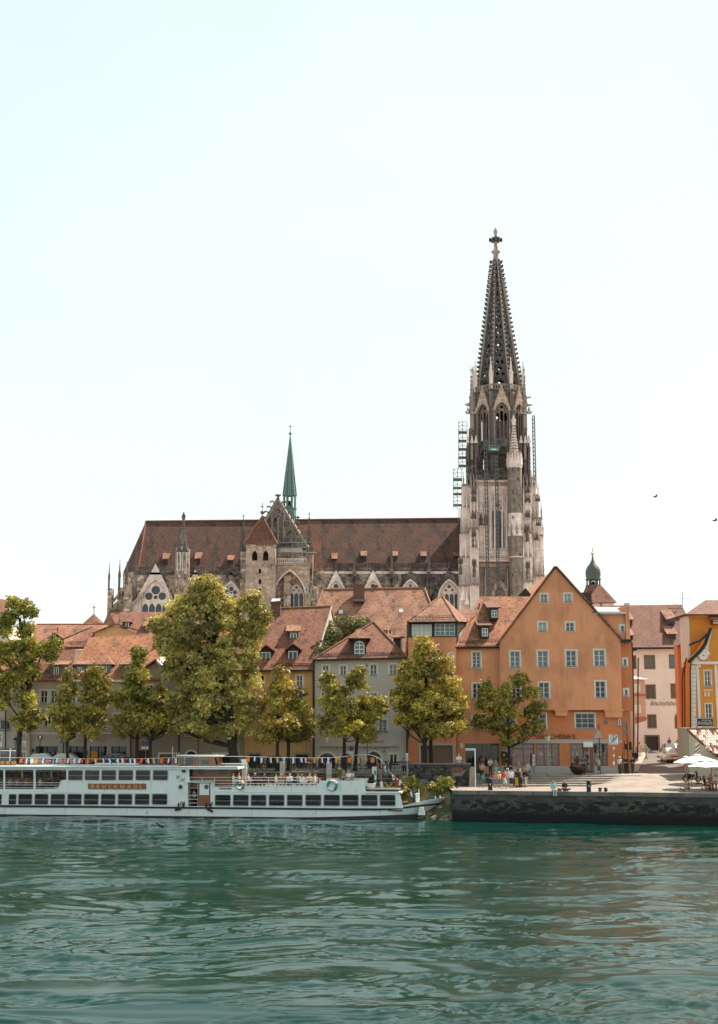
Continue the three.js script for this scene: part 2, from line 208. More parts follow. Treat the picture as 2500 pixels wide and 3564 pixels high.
// ---------------------------------------------------------------- the setting: river, bank, quay, plaza, steps, streets
const YQ = 2.65, YS = 3.95, YP = 3.45;                       // lower quay, upper street on the left, plaza before the orange house
const QL = onGround(1574, 2751, YQ), QR = onGround(2500, 2762, YQ), qk = (QR.z - QL.z) / (QR.x - QL.x), qz = (x) => QL.z + (x - QL.x) * qk;
const BX = 3.0, bankD = (x) => 120.9 + Math.max(0, BX - x) * 0.135, wallD = (x) => (x > X(1425, 2690, 122) ? 122 : bankD(x) + 1.5 - sstep(X(1425, 2690, 122), BX - 6, x) * 0);
const wx0 = X(1640, 2690, 122), wx1 = X(1425, 2690, 122);
const wallLine = (x) => (x > wx1 ? 122 : 122 + (wx1 - x) * 0.135);
{ // water: flowing surface with eddies, rising boils and ripples
  const nu = 620, nz = 720, pos = new Float32Array((nu + 1) * (nz + 1) * 3), uv = new Float32Array((nu + 1) * (nz + 1) * 2), idx = [];
  const n2 = (x, y, s) => vnoise(x, y, 4096, s) - 0.5;
  const height = (x, z) => { // calm glassy streaks wind through choppy water
    const wx = x + 5.5 * n2(x * 0.09, z * 0.13, 5) + 1.6 * n2(x * 0.4, z * 0.5, 7), wz = z + 4.2 * n2(x * 0.1 + 7, z * 0.14, 6) + 1.1 * n2(x * 0.35 + 3, z * 0.45, 8);
    const boil = n2(wx * 0.2, wz * 0.7, 11) * 0.3 + n2(wx * 0.6, wz * 1.6, 12) * 0.15, m = sstep(-0.14, 0.14, n2(wx * 0.1 + 40, wz * 0.5 + 9, 22) + 0.5 * n2(wx * 0.3, wz * 1.4, 23));
    const rip = n2(wx * 1.1, wz * 2.2, 13) * 0.1 + n2(wx * 2.4 + wz * 0.4, wz * 4.2, 14) * 0.06 + n2(wx * 4.6 - wz * 0.8, wz * 7, 15) * 0.032;
    return boil * 0.62 + rip * mix(0.06, 1.05, m);
  };
  for (let j = 0; j <= nz; j++) { const s = j / nz, d = 1 / mix(1 / 26, 1 / 150, s), half = Math.max(34, d * 0.52);
    for (let i = 0; i <= nu; i++) { const o = j * (nu + 1) + i, x = (i / nu - 0.5) * 2 * half; pos[o * 3] = x; pos[o * 3 + 1] = height(x + 500, d + 500); pos[o * 3 + 2] = -d; uv[o * 2] = x; uv[o * 2 + 1] = -d; } }
  for (let j = 0; j < nz; j++) for (let i = 0; i < nu; i++) { const a = j * (nu + 1) + i, b = a + 1, c = a + nu + 1, e = c + 1; idx.push(a, b, e, a, e, c); }
  const g = new THREE.BufferGeometry(); g.setAttribute('position', new THREE.BufferAttribute(pos, 3)); g.setAttribute('uv', new THREE.BufferAttribute(uv, 2)); g.setIndex(idx); g.computeVertexNormals();
  const bump = dataTex(512, 512, (u, v) => fbm(u, v, 20, 5, 401) * 0.6 + 0.4 * fbm(u, v * 2, 40, 3, 405), [11, 7], false);
  const rough = dataTex(1024, 1024, (u, v) => { const wu = u + 0.03 * Math.sin(6.283 * (v * 3 + fbm(u, v, 4, 3, 411))), wv = v + 0.05 * (fbm(u, v, 5, 3, 413) - 0.5), a = fbm(wu, wv, 4, 2, 415), r1 = 1 - Math.min(1, Math.abs(vnoise(wu * 7, wv * 28, 7, 417, 28) - 0.5) * 4.5), r2 = 1 - Math.min(1, Math.abs(vnoise(wu * 16, wv * 70, 16, 419, 70) - 0.5) * 5), s = clamp(sstep(0.4, 0.62, a) * 0.8 + 0.55 * r1 + 0.45 * r2 * sstep(0.35, 0.6, a) - 0.15); return 0.03 + 0.2 * s * (0.55 + 0.45 * fbm(u, v, 80, 2, 421)); }, [44, 44], false);
  MT.water = new THREE.MeshPhysicalMaterial({ color: new THREE.Color().setRGB(0.0008, 0.028, 0.022), roughness: 1, roughnessMap: rough, ior: 1.33, bumpMap: bump, bumpScale: 0.01 });
  setting('river_water', g, MT.water, 'teal river water with pale streaks of ripples');
  const far = new THREE.PlaneGeometry(700, 320).rotateX(-Math.PI / 2).translate(0, -0.35, -100);
  setting('river_water_beyond', smooth(far), MT.water, 'teal river water stretching away on both sides');
}
function gridMesh(f, n, m) { const v = [], idx = []; for (let j = 0; j <= m; j++) for (let i = 0; i <= n; i++) v.push(...f(i / n, j / m)); for (let j = 0; j < m; j++) for (let i = 0; i < n; i++) { const a = j * (n + 1) + i, b = a + 1, c = a + n + 1; idx.push(a, b, c + 1, a, c + 1, c); } const g = new THREE.BufferGeometry(); g.setAttribute('position', new THREE.Float32BufferAttribute(v, 3)); g.setIndex(idx); g.computeVertexNormals(); const p = g.attributes.position, uv = []; for (let i = 0; i < p.count; i++) uv.push(p.getX(i), -p.getZ(i)); g.setAttribute('uv', new THREE.Float32BufferAttribute(uv, 2)); return g; }
const slopeW = (x) => sstep(X(2010, 2700, 124), X(2190, 2700, 124), x);
const plazaY = (x, d) => { const e = -qz(x); return YQ + slopeW(x) * (YP - YQ) * clamp((d - e - 1.0) / (128 - e - 1.0)); };
setting('plaza', gridMesh((s, t) => { const x = mix(QL.x, 75, s), d = mix(-qz(x) + 0.5, 128.05, t); return [x, plazaY(x, d), -d]; }, 160, 40), MT.cobble, 'pale cobbled plaza sloping up from the quay edge');
setting('upper_plaza', box(wx0 + 0.2, 90, 3.0, YP, -133.2, -128), MT.paving, 'paved strip in front of the orange house');
setting('ground', [box(-400, 400, 2.2, 3.2, -1500, -128)], MT.paving, 'ground beneath the old town');
setting('upper_street', faces([[V3(-90, YS, -wallLine(-90)), V3(wx1, YS, -122.2), V3(wx0, YS, -122.2), V3(wx0 + 0.1, YS, -134), V3(-90, YS, -136)].reverse().reverse()]), MT.paving, 'street along the front of the old houses');
setting('quay_path', faces([[V3(-90, YQ, -bankD(-90)), V3(BX, YQ, -bankD(BX)), V3(QL.x + 0.2, YQ, -118.6), V3(QL.x + 0.2, YQ, -122.3), V3(wx1, YQ, -122.3), V3(-90, YQ, -wallLine(-90) - 0.3)]]), MT.paving, 'pale gravel path between river and retaining wall');
// bank
setting('river_bank', gridMesh((s, t) => { const x = mix(-90, QL.x + 0.1, s), b = x > BX ? mix(bankD(BX), 118.7, clamp((x - BX) / (QL.x - BX))) : bankD(x), w = 3.4; const d = b - w * (1 - t) + 0.02, n = (hash(Math.floor(s * 400), Math.floor(t * 9), 3) - 0.5) * 0.22 * Math.sin(Math.PI * t); return [x, mix(-0.8, YQ + 0.01, Math.pow(t, 0.8)) + n, -d]; }, 400, 9), MT.earth, 'earthy river bank');
// quay: masonry body with a coping course
{
  const xr = 80, top = YQ - 0.34;
  const plan = (o, y) => [V3(QL.x - o, y, qz(QL.x) + o), V3(xr, y, qz(xr) + o), V3(xr, y, -129), V3(QL.x - o, y, -122.5)];
  const prism = (o, y0, y1, b = 0) => { const lo = plan(o + b, y0), hi = plan(o, y1); return faces([hi, [lo[0], lo[1], hi[1], hi[0]], [lo[3], lo[0], hi[0], hi[3]]]); };
  const q = thing('quay_wall', 'dark stained stone quay wall rising from the water on the plaza side', 'quay wall', V3(QL.x, -0.5, qz(QL.x)));
  part('masonry', prism(0, -0.8, top), MT.quay, q);
  const L = xr - QL.x, n = 30, dir = V3(1, 0, qk).normalize(), nor = V3(-dir.z, 0, dir.x);
  for (let k = 0; k < n; k++) { const a = QL.clone().addScaledVector(V3(1, 0, qk), L * k / n + 0.012), b = QL.clone().addScaledVector(V3(1, 0, qk), L * (k + 1) / n - 0.012), dy = (hash(k, 3, 9) - 0.5) * 0.02; const f = nor.clone().multiplyScalar(0.07), r = nor.clone().multiplyScalar(-0.55); const pt = (p, o, y) => p.clone().add(o).setY(y); part('coping_stone', slab([pt(a, f, YQ + dy + 0.015), pt(b, f, YQ + dy + 0.015), pt(b, r, YQ + dy + 0.015), pt(a, r, YQ + dy + 0.015)], 0.36), MT.coping, q); }
}
// steps up to the house, each tread a slab
{
  const st = thing('stone_steps', 'wide flight of five stone steps below the orange house', 'steps', V3(wx0 + 8, YQ, -122)), n = 5, h = (YP - YQ) / n, ends = [2000, 2060, 2110, 2165, 2172];
  for (let k = 0; k < n; k++) { const d0 = 121.6 + k * 1.28, x0 = wx0 + 0.5, x1 = X(ends[k] + 60, 2710, d0); part('step', [box(x0, x1, YQ - 0.3, YQ + h * (k + 1) - 0.012 - (k === n - 1 ? 0.004 : 0), -d0 - 1.28 - (k === n - 1 ? 0.3 : 0), -d0), box(x0, x1, YQ + h * (k + 1) - 0.07, YQ + h * (k + 1), -d0 - 0.3, -d0 + 0.03)], MT.step, st); }
}
// stone parapet wall with blocks, end pillar; retaining wall farther left with a railing
{
  const pw = thing('parapet_wall', 'dark block stone wall with graffiti beside the steps', 'stone wall', V3((wx0 + wx1) / 2, YQ, -122)), yt = Y(2656, 122), rows = 6, L = wx0 - wx1, R = rng(77);
  part('core', box(wx1, wx0 - 0.02, YQ - 0.2, yt - 0.12, -122.5, -122.06), MT.wallBlock[2], pw);
  part('coping', box(wx1 - 0.05, wx0, yt - 0.13, yt, -122.6, -121.92), MT.coping, pw);
  for (let r = 0; r < rows; r++) { const h = (yt - 0.13 - YQ) / rows; let x = wx1; while (x < wx0 - 0.05) { const w = Math.min(0.75 + R() * 0.7, wx0 - 0.02 - x); if (wx0 - x - w < 0.3) { part('block', box(x + 0.01, wx0 - 0.02, YQ + r * h + 0.012, YQ + (r + 1) * h - 0.012, -122.07, -122 + R() * 0.03), MT.wallBlock[Math.floor(R() * 4)], pw); break; } part('block', box(x + 0.01, x + w - 0.01, YQ + r * h + 0.012, YQ + (r + 1) * h - 0.012, -122.07, -122 + R() * 0.03), MT.wallBlock[Math.floor(R() * 4)], pw); x += w; } }
  part('rendered_patch', box(X(1571, 2700, 122), X(1614, 2700, 122), Y(2697, 122), Y(2672, 122), -122, -121.95), std([0.16, 0.085, 0.06], 0.95, { bumpMap: grain, bumpScale: 0.02 }), pw);
  const gr = std([0.42, 0.4, 0.37], 0.9); part('graffiti', [[1580, 2698], [1592, 2696], [1602, 2697], [1612, 2686]].map(([u, v], i) => tube(Array.from({ length: 9 }, (_, k) => at(u + Math.cos(k * 1.3 + i) * 5 + k * 0.6, v - Math.sin(k * 1.5 + i) * 5, 121.93)), 0.018, 40, 4)), gr, pw);
  part('carved_relief', [pbox(1440, 2718, 1506, 2727, 121.98, 0.2), pbox(1462, 2712, 1486, 2722, 121.95, 0.1)], MT.coping, pw);
  part('return_wall', box(wx0 - 0.02, wx0 + 0.42, YQ - 0.2, YS + 0.1, -133, -122.3), MT.wallBlock[1], pw);
  const pl = single('stone_pillar', [extr([[wx0 - 0.26, YQ], [wx0 + 0.42, YQ], [wx0 + 0.36, 4.3], [wx0 + 0.2, 4.5], [wx0 - 0.02, 4.5], [wx0 - 0.16, 4.3]], -121.9, -121.3)], std([1, 1, 1], 0.9, { map: MT.step.map, bumpMap: grain, bumpScale: 0.02 }), 'pale leaning stone post at the end of the dark wall', 'pillar', V3(wx0 + 0.1, YQ, -121.6));
  const rw = thing('retaining_wall', 'long dark retaining wall below the street railing', 'stone wall', V3(-20, YQ, -124)), pts = []; let x = wx1; while (x > -80) { const w = 2.2; const a = V3(x, 0, -wallLine(x)), b = V3(x - w, 0, -wallLine(x - w)); part('stone_panel', faces([[V3(b.x, YQ - 0.2, b.z), V3(a.x - 0.03, YQ - 0.2, a.z), V3(a.x - 0.03, YS - 0.1, a.z), V3(b.x, YS - 0.1, b.z)]]), MT.wallBlock[Math.floor(R() * 4)], rw); pts.push(a); x -= w; }
  part('kerb', faces([[V3(-80, YS - 0.14, -wallLine(-80) + 0.08), V3(wx1, YS - 0.14, -121.92), V3(wx1, YS + 0.05, -121.92), V3(-80, YS + 0.05, -wallLine(-80) + 0.08)], [V3(-80, YS + 0.05, -wallLine(-80) + 0.08), V3(wx1, YS + 0.05, -121.92), V3(wx1, YS + 0.05, -122.4), V3(-80, YS + 0.05, -wallLine(-80) - 0.4)]]), MT.coping, rw);
  const rl = thing('street_railing', 'dark metal railing along the street edge above the boat', 'railing', V3(-10, YS, -122));
  for (const h of [0.35, 0.7, 1.05]) part('rail', bar(V3(wx1, YS + h, -122.25), V3(-60, YS + h, -wallLine(-60) - 0.25), 0.022), MT.iron, rl);
  for (let k = 0; k < 34; k++) { const xx = wx1 - k * 1.8; part('post', bar(V3(xx, YS, -wallLine(xx) - 0.25), V3(xx, YS + 1.07, -wallLine(xx) - 0.25), 0.028), MT.iron, rl); }
  for (const [u, v] of [[980, 2655], [1145, 2655]]) { const xx = X(u, 2690, 122), d = wallLine(xx); single('wall_pier', box(xx - 0.26, xx + 0.26, YQ, YS + 1.0, -d - 0.5, -d + 0.12), MT.trimGrey, u < 1000 ? 'grey stone pier in the railing by the tan house' : 'grey stone pier in the railing by the grey house', 'pier', V3(xx, YQ, -d)); }
  const lr = thing('path_railing', 'pale metal handrail on the river path by the bow', 'railing', V3(0, YQ, -121.3)); for (const h of [0.4, 0.75, 1.1]) part('rail', bar(V3(X(1240, 2700, 121.4), YQ + h, -121.4), V3(X(1418, 2700, 121.4), YQ + h, -121.4), 0.02), MT.galv, lr); for (let k = 0; k < 5; k++) { const xx = X(1240 + k * 44.5, 2700, 121.4); part('post', bar(V3(xx, YQ, -121.4), V3(xx, YQ + 1.12, -121.4), 0.025), MT.galv, lr); }
}
// side street between the houses, rising towards the pink house
{
  const sy = (d) => mix(YP + 0.004, 4.95, clamp((d - 132) / 36)), L = (d) => X(mix(2213, 2262, clamp((d - 132) / 36)), 2640, d), xl = X(2190, 2680, 132), xr = X(2455, 2680, 132);
  const strip = (f0, f1, dy) => gridMesh((s, t) => { const d = mix(132, 169, t); return [mix(f0(d), f1(d), s), sy(d) + dy, -d]; }, 4, 30);
  setting('side_street', strip((d) => L(d), () => xr + 2, 0), MT.asphalt, 'narrow asphalt street rising between the houses');
  const pav = setting('street_pavement', strip((d) => Math.min(L(d) - 0.1, xl - 1), (d) => L(d) + 0.15, 0.11), MT.paving, 'pale pavement along the side street');
  part('kerb', faces(Array.from({ length: 30 }, (_, k) => { const a = 132 + k * 37 / 30, b = 132 + (k + 1) * 37 / 30; return [V3(L(a) + 0.15, sy(a), -a), V3(L(b) + 0.15, sy(b), -b), V3(L(b) + 0.15, sy(b) + 0.11, -b), V3(L(a) + 0.15, sy(a) + 0.11, -a)]; })), MT.step, pav);
}

// ---------------------------------------------------------------- the cathedral
const cath = thing('cathedral', 'huge gothic stone cathedral with openwork spire towering over the town', 'cathedral', V3(at(1100, 2000, 255).x, 3.2, -255));
const pinGeo = (() => {
  const G = [box(-0.4, 0.4, 0, 0.46, -0.4, 0.4), box(-0.5, 0.5, 0.44, 0.462, -0.5, 0.5)];
  for (let k = 0; k < 4; k++) G.push(fin(new THREE.ExtrudeGeometry(shapeOf([[-0.42, 0.38], [0.42, 0.38], [0, 0.56]]), { depth: 0.12, bevelEnabled: false }).translate(0, 0, 0.38).rotateY(k * Math.PI / 2)));
  G.push(fin(new THREE.CylinderGeometry(0.07, 0.46, 0.46, 4).rotateY(Math.PI / 4).translate(0, 0.69, 0)));
  for (let j = 0; j < 6; j++) for (let k = 0; k < 4; k++) { const y = 0.52 + j * 0.065, r = mix(0.4, 0.1, j / 6), a = k * Math.PI / 2 + Math.PI / 4; G.push(fin(new THREE.BoxGeometry(0.16, 0.022, 0.16).translate(Math.sin(a) * r, y, Math.cos(a) * r))); }
  G.push(box(-0.05, 0.05, 0.9, 1, -0.05, 0.05), box(-0.2, 0.2, 0.945, 0.965, -0.06, 0.06), box(-0.06, 0.06, 0.945, 0.965, -0.2, 0.2), box(-0.13, 0.13, 0.915, 0.928, -0.13, 0.13));
  return mergeGeometries(G);
})();
function pin(u, vT, vB, wpx, d, m, parent = cath) { const p = at(u, vB, d), h = Y(vT, d) - p.y, w = X(u + wpx, vB, d) - p.x; const q = put('pinnacle', pinGeo, m, parent, p.clone().sub(cath.org)); q.scale.set(w, h, w); return q; }
function crockets(a, b, n, s, side = 0) { const G = []; for (let k = 0; k < n; k++) { const p = a.clone().lerp(b, (k + 0.6) / n); G.push(box(p.x - s / 2 + side * s * 0.5, p.x + s / 2 + side * s * 0.5, p.y - s * 0.3, p.y + s * 0.55, p.z - s * 0.5, p.z + s * 0.5)); } return G; }
function tracery(x0, x1, y0, y1, z, lights, stone, parent, kind = 0, depth = 0.35) { // stone lights in a pointed opening, glass behind
  const w = x1 - x0, hs = y1 - 0.866 * w, holes = [], fr = Math.min(0.16, w * 0.05), lw = (w - fr * (lights + 1)) / lights, out = archPts(x0, x1, y0, y1, true, 9);
  for (let k = 0; k < lights; k++) { const a = x0 + fr + k * (lw + fr), top = hs + (kind === 2 ? 0.25 * w : (lights > 3 ? 0.02 : 0.1) * w); holes.push(archPts(a, a + lw, y0 + fr, Math.min(top, y1 - 0.3 * w), true, 5)); }
  const cx = (x0 + x1) / 2;
  if (kind === 0) holes.push(foil(cx, hs + 0.44 * w, 0.17 * w), circ(cx - 0.24 * w, hs + 0.24 * w, 0.09 * w, 10), circ(cx + 0.24 * w, hs + 0.24 * w, 0.09 * w, 10));
  if (kind === 1) holes.push(circ(cx, hs + 0.5 * w, 0.16 * w), circ(cx - 0.24 * w, hs + 0.28 * w, 0.14 * w), circ(cx + 0.24 * w, hs + 0.28 * w, 0.14 * w), circ(cx, hs + 0.24 * w, 0.075 * w, 10));
  if (kind === 2) { for (const [a, b, r] of [[0, 0.6, 0.1], [-0.16, 0.42, 0.07], [0.16, 0.42, 0.07]]) holes.push(foil(cx + a * w, hs + b * w, r * w)); }
  const t = part('tracery_window', extr(out, z - depth, z, holes), stone, parent); part('glazing', extr(archPts(x0, x1, y0, y1, true, 9), z - depth - 0.12, z - depth + 0.1), MT.paneChurch, t); return t;
}
// roofs
const rf = (name, pts, m) => part(name, pslab(pts, 0.3), m, cath);
const choirRoof = rf('choir_roof', [[480, 1990, 256], [960, 1982, 256], [960, 1812, 264], [508, 1815, 264]], MT.tileNave);
rf('crossing_roof', [[960, 1982, 256], [1120, 1979, 256], [1118, 1809, 264], [960, 1812, 264]], MT.tileNaveRed);
const naveRoof = rf('nave_roof', [[1120, 1979, 256], [1690, 1968, 256], [1690, 1804, 264], [1118, 1809, 264]], MT.tileNave);
part('apse_roof', [pslab([[430, 1990, 262], [480, 1990, 256], [508, 1815, 264]], 0.3), pslab([[432, 1990, 268], [430, 1990, 262], [508, 1815, 264]], 0.3)], MT.tileNave, cath);
rf('back_roof', [[1690, 1968, 272], [480, 1990, 272], [508, 1815, 264], [1690, 1804, 264]], MT.tileNave);
part('ridge_tiles', [bar(at(508, 1815, 264), at(480, 1989, 256), 0.2), bar(at(508, 1814, 264), at(1690, 1803, 264), 0.18)], MT.tileRed, cath);
function shedDormer(u, v0, v1, w, d, m, roof) { const a = at(u - w, v1, d), b = at(u + w, v1, d), tz = -(d + 3.2), ty = Y(v0, d + 3.2); const dm = part('dormer', [box(a.x + 0.12, b.x - 0.12, a.y - 1.0, a.y - 0.05, -d - 2.6, -d - 0.35)], MT.darkWood, roof.root); part('dormer_roof', slab([V3(a.x, a.y, -d), V3(b.x, a.y, -d), V3(b.x + 0.15, ty, tz), V3(a.x - 0.15, ty, tz)], 0.15), m, dm); return dm; }
for (const [u, v] of [[575, 1945], [688, 1943], [802, 1948]]) shedDormer(u, v - 28, v, 11, 256.6, MT.tilePink, choirRoof);
for (const u of [1164, 1267, 1375, 1475, 1590]) shedDormer(u, 1907, u === 1164 ? 1944 : 1934, 10.5, 256.8, MT.tilePink, naveRoof);
// aisle and choir walls, each bay with its gabled window
const bayHoles = [], bays = [];
function bay(u, vA, hb, vB, hw, vT, vBo, lights, kind, stone, d = 253.2) {
  const A = at(u, vA, d), B0 = at(u - hb, vB, d), B1 = at(u + hb, vB, d), w0 = X(u - hw, vT, d), w1 = X(u + hw, vT, d), y1 = Y(vT, d), y0 = Y(vBo, d);
  const hole = archPts(w0, w1, y0, y1, true, 9), gb = Math.min(y0 - 0.4, B0.y - 0.3);
  const slope = (A.y - B0.y) / (A.x - B0.x), wide = (y) => (A.y - y) / slope;
  const g = part('window_gable', extr([[A.x - wide(gb), gb], [A.x + wide(gb), gb], [A.x, A.y]], -d - 0.5, -d, [hole]), stone, cath);
  part('crocket', [...crockets(V3(A.x - wide(gb), gb, -d - 0.25), V3(A.x, A.y, -d - 0.25), 11, 0.42, -1), ...crockets(V3(A.x + wide(gb), gb, -d - 0.25), V3(A.x, A.y, -d - 0.25), 11, 0.42, 1)], MT.stoneDark, g);
  const mold = archPts(w0 - 0.35, w1 + 0.35, y0, y1 + 0.42, true, 9); part('arch_moulding', extr(mold, -d - 0.1, -d + 0.18, [archPts(w0, w1, y0 + 0.02, y1, true, 9)]), MT.stoneLight, g);
  const p = put('finial', pinGeo, MT.stoneDark, g, V3(A.x, A.y - 0.7, -d - 0.25).sub(cath.org)); p.scale.set(0.55, 2.3, 0.55);
  bayHoles.push(hole); bays.push([w0, w1, y0, y1, -d - 0.45, lights, kind, stone]);
}
for (const u of [1170, 1299]) bay(u, 1983, 43, 2068, 27, 2020, 2120, 2, 1, MT.stoneLight);
bay(1429, 1980, 45, 2068, 30, 2022, 2120, 3, 2, MT.stoneDark); bay(1564, 1976, 46, 2060, 35, 2022, 2150, 4, 2, MT.stoneDark);
const naveHoles = bayHoles.splice(0);
bay(542, 1962, 64, 2078, 48, 2018, 2150, 4, 1, MT.stoneLight); bay(680, 1982, 36, 2055, 22, 2030, 2130, 2, 1, MT.stoneLight); bay(805, 1986, 36, 2060, 26, 2030, 2130, 2, 1, MT.stoneMix);
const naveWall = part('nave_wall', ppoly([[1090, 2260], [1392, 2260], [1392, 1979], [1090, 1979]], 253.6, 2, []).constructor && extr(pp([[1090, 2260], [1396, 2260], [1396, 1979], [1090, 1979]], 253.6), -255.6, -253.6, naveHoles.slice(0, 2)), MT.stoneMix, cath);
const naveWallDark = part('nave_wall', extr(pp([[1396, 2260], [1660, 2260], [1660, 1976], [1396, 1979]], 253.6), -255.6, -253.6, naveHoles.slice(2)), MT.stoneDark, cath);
part('choir_wall', extr(pp([[478, 2260], [900, 2260], [900, 1985], [478, 1988]], 253.6), -255.6, -253.6, bayHoles), MT.stoneMix, cath);
part('apse_wall', [faces([[at(430, 2260, 260.5), at(478, 2260, 253.62), at(478, 1990, 253.62), at(430, 1992, 260.5)], [at(428, 2260, 268), at(430, 2260, 260.5), at(430, 1992, 260.5), at(428, 1990, 268)]])], MT.stoneMix, cath);
for (const b of bays) tracery(b[0], b[1], b[2], b[3], b[4] - 0.1, b[5], MT.stoneLight, cath, b[6], 0.3);
part('core_wall', box(at(480, 2000, 256).x, at(1690, 2000, 256).x, 3.2, Y(1990, 256) - 0.5, -272, -256.2), MT.stoneMix, cath);
// cornice, balustrade with openings, red parapet behind
function balustrade(u0, u1, v0, v1, d, n, m, holesOn = true) { const a = at(u0, v1, d), b = at(u1, v0, d), H = b.y - a.y, w = (b.x - a.x) / n, holes = []; if (holesOn) for (let k = 0; k < n; k++) holes.push(archPts(a.x + k * w + w * 0.2, a.x + (k + 1) * w - w * 0.2, a.y + H * 0.1, a.y + H * 0.86, true, 3)); return part('balustrade', extr(rectPts(a.x, a.y, b.x, b.y), -d - 0.22, -d, holes), m, cath); }
for (const [a, b, c] of [[1131, 1228, 1170], [1240, 1358, 1299], [1370, 1488, 1429], [1500, 1602, 1564]]) balustrade(a, b, 1960, 1977, 253.4, 15, MT.stoneDark);
for (const [a, b] of [[482, 605], [662, 745], [755, 845]]) balustrade(a, b, 1974, 1992, 253.4, Math.round((b - a) / 8), MT.stoneDark);
part('parapet_tiles', [pbox(1131, 1959, 1602, 1980, 255.7, 0.3)], MT.tileRed, cath);
part('cornice', pbox(1125, 1977, 1606, 1985, 253.2, 1.2), MT.stoneDark, cath); part('cornice', pbox(478, 1992, 850, 2000, 253.2, 1.2), MT.stoneDark, cath);
part('frieze', [pbox(1130, 1988, 1604, 1997, 253.5, 0.3)], MT.stoneLight, cath);
for (const u of [1234, 1364, 1494]) { part('buttress', [pbox(u - 6, 1980, u + 6, 2260, 252, 1.8), pbox(u - 8, 2010, u - 3, 2070, 251.5, 0.6), pbox(u + 3, 2010, u + 8, 2070, 251.5, 0.6)], MT.stoneDark, cath); pin(u, 1888, 1984, 11, 252.6, MT.stoneDark); }
for (const [u, vt] of [[848, 1790], [1078, 1782]]) { part('buttress', pbox(u - 13, 1920, u + 10, 2260, 250.6, 3.4), MT.stoneMix, cath); pin(u - 2, vt, 1925, 15, 252, MT.stoneDark); pin(u - 11, 1880, 1930, 8, 251, MT.stoneDark); pin(u + 8, 1885, 1930, 8, 251, MT.stoneDark); }
for (const [u, vt, vb, w] of [[472, 1910, 1998, 10], [440, 1953, 2040, 12], [415, 1945, 2050, 9], [744, 1903, 1996, 8], [385 - 6, 1957, 2050, 7]]) pin(u, vt, vb, w, 253, MT.stoneDark);
part('buttress', [pbox(372, 2048, 387, 2260, 253, 2), pbox(430, 2035, 456, 2260, 251.5, 2.5), pbox(407, 2045, 424, 2260, 254, 2)], MT.stoneMix, cath);
part('flying_buttress', [ppoly([[386, 2105], [386, 2095], [432, 2040], [432, 2056]], 253.6, 0.6), ppoly([[386, 2120], [400, 2098], [432, 2075], [432, 2260], [386, 2260]], 253.8, 0.8), ppoly([[448, 2120], [448, 2108], [500, 2060], [500, 2075]], 252, 0.6)], MT.stoneMix, cath);
{ // stair turret of the choir
  const c = at(635, 2000, 252), r = X(662, 2000, 252) - c.x, oct = (r0, r1, v0, v1) => { const a = Y(v1, 252), b = Y(v0, 252); return fin(new THREE.CylinderGeometry(r0, r1, b - a, 8).rotateY(Math.PI / 8).translate(c.x, (a + b) / 2, c.z)); };
  const t = part('choir_turret', [oct(r, r, 1998, 2260)], MT.stoneMix, cath); part('turret_upper', [oct(r * 0.94, r * 0.94, 1905, 1998), oct(r * 1.06, r * 1.06, 1996, 2002)], MT.stoneRib, t); part('turret_spire', [oct(0.1, r * 0.8, 1806, 1908)], MT.stoneShaft, t);
  const G = []; for (let k = 0; k < 8; k++) for (let j = 0; j < 12; j++) { const a = (k + 0.5) * Math.PI / 4, q = r * 0.8 * (1 - j / 12.5), y = mix(Y(1905, 252), Y(1812, 252), j / 12); G.push(box(c.x + Math.sin(a) * q - 0.13, c.x + Math.sin(a) * q + 0.13, y, y + 0.22, c.z + Math.cos(a) * q - 0.13, c.z + Math.cos(a) * q + 0.13)); } part('crocket', G, MT.stoneDark, t);
  for (const k of [-1, 1]) { const a = k * Math.PI / 8, ap = r * 0.94 * Math.cos(Math.PI / 8) + 0.02; const g = extr(archPts(-0.28, 0.28, Y(1985, 252) - c.y, Y(1925, 252) - c.y, true, 4), 0, 0.03, []).rotateY(a * 1).translate(c.x + Math.sin(a) * ap, c.y, c.z + Math.cos(a) * ap); part('lancet', g, MT.paneChurch, t); const fr = extr(archPts(-0.42, 0.42, Y(1987, 252) - c.y, Y(1915, 252) - c.y, true, 4), 0, 0.12, [archPts(-0.28, 0.28, Y(1985, 252) - c.y, Y(1925, 252) - c.y, true, 4)]).rotateY(a).translate(c.x + Math.sin(a) * ap, c.y, c.z + Math.cos(a) * ap); part('lancet_frame', fr, MT.stoneLight, t); const gb = extr([[-0.6, Y(1925, 252) - c.y], [0.6, Y(1925, 252) - c.y], [0, Y(1892, 252) - c.y]], 0, 0.2).rotateY(a).translate(c.x + Math.sin(a) * ap, c.y, c.z + Math.cos(a) * ap); part('gablet', gb, MT.stoneDark, t); }
  const f = put('finial', pinGeo, MT.stoneDark, t, V3(c.x, Y(1808, 252), c.z).sub(cath.org)); f.scale.set(0.8, 1.6, 0.8);
  for (const [du, dv] of [[-26, 0], [-9, 4], [9, 4], [26, 0]]) pin(635 + du, 1885, 1912 + dv, 5, 251, MT.stoneDark);
}
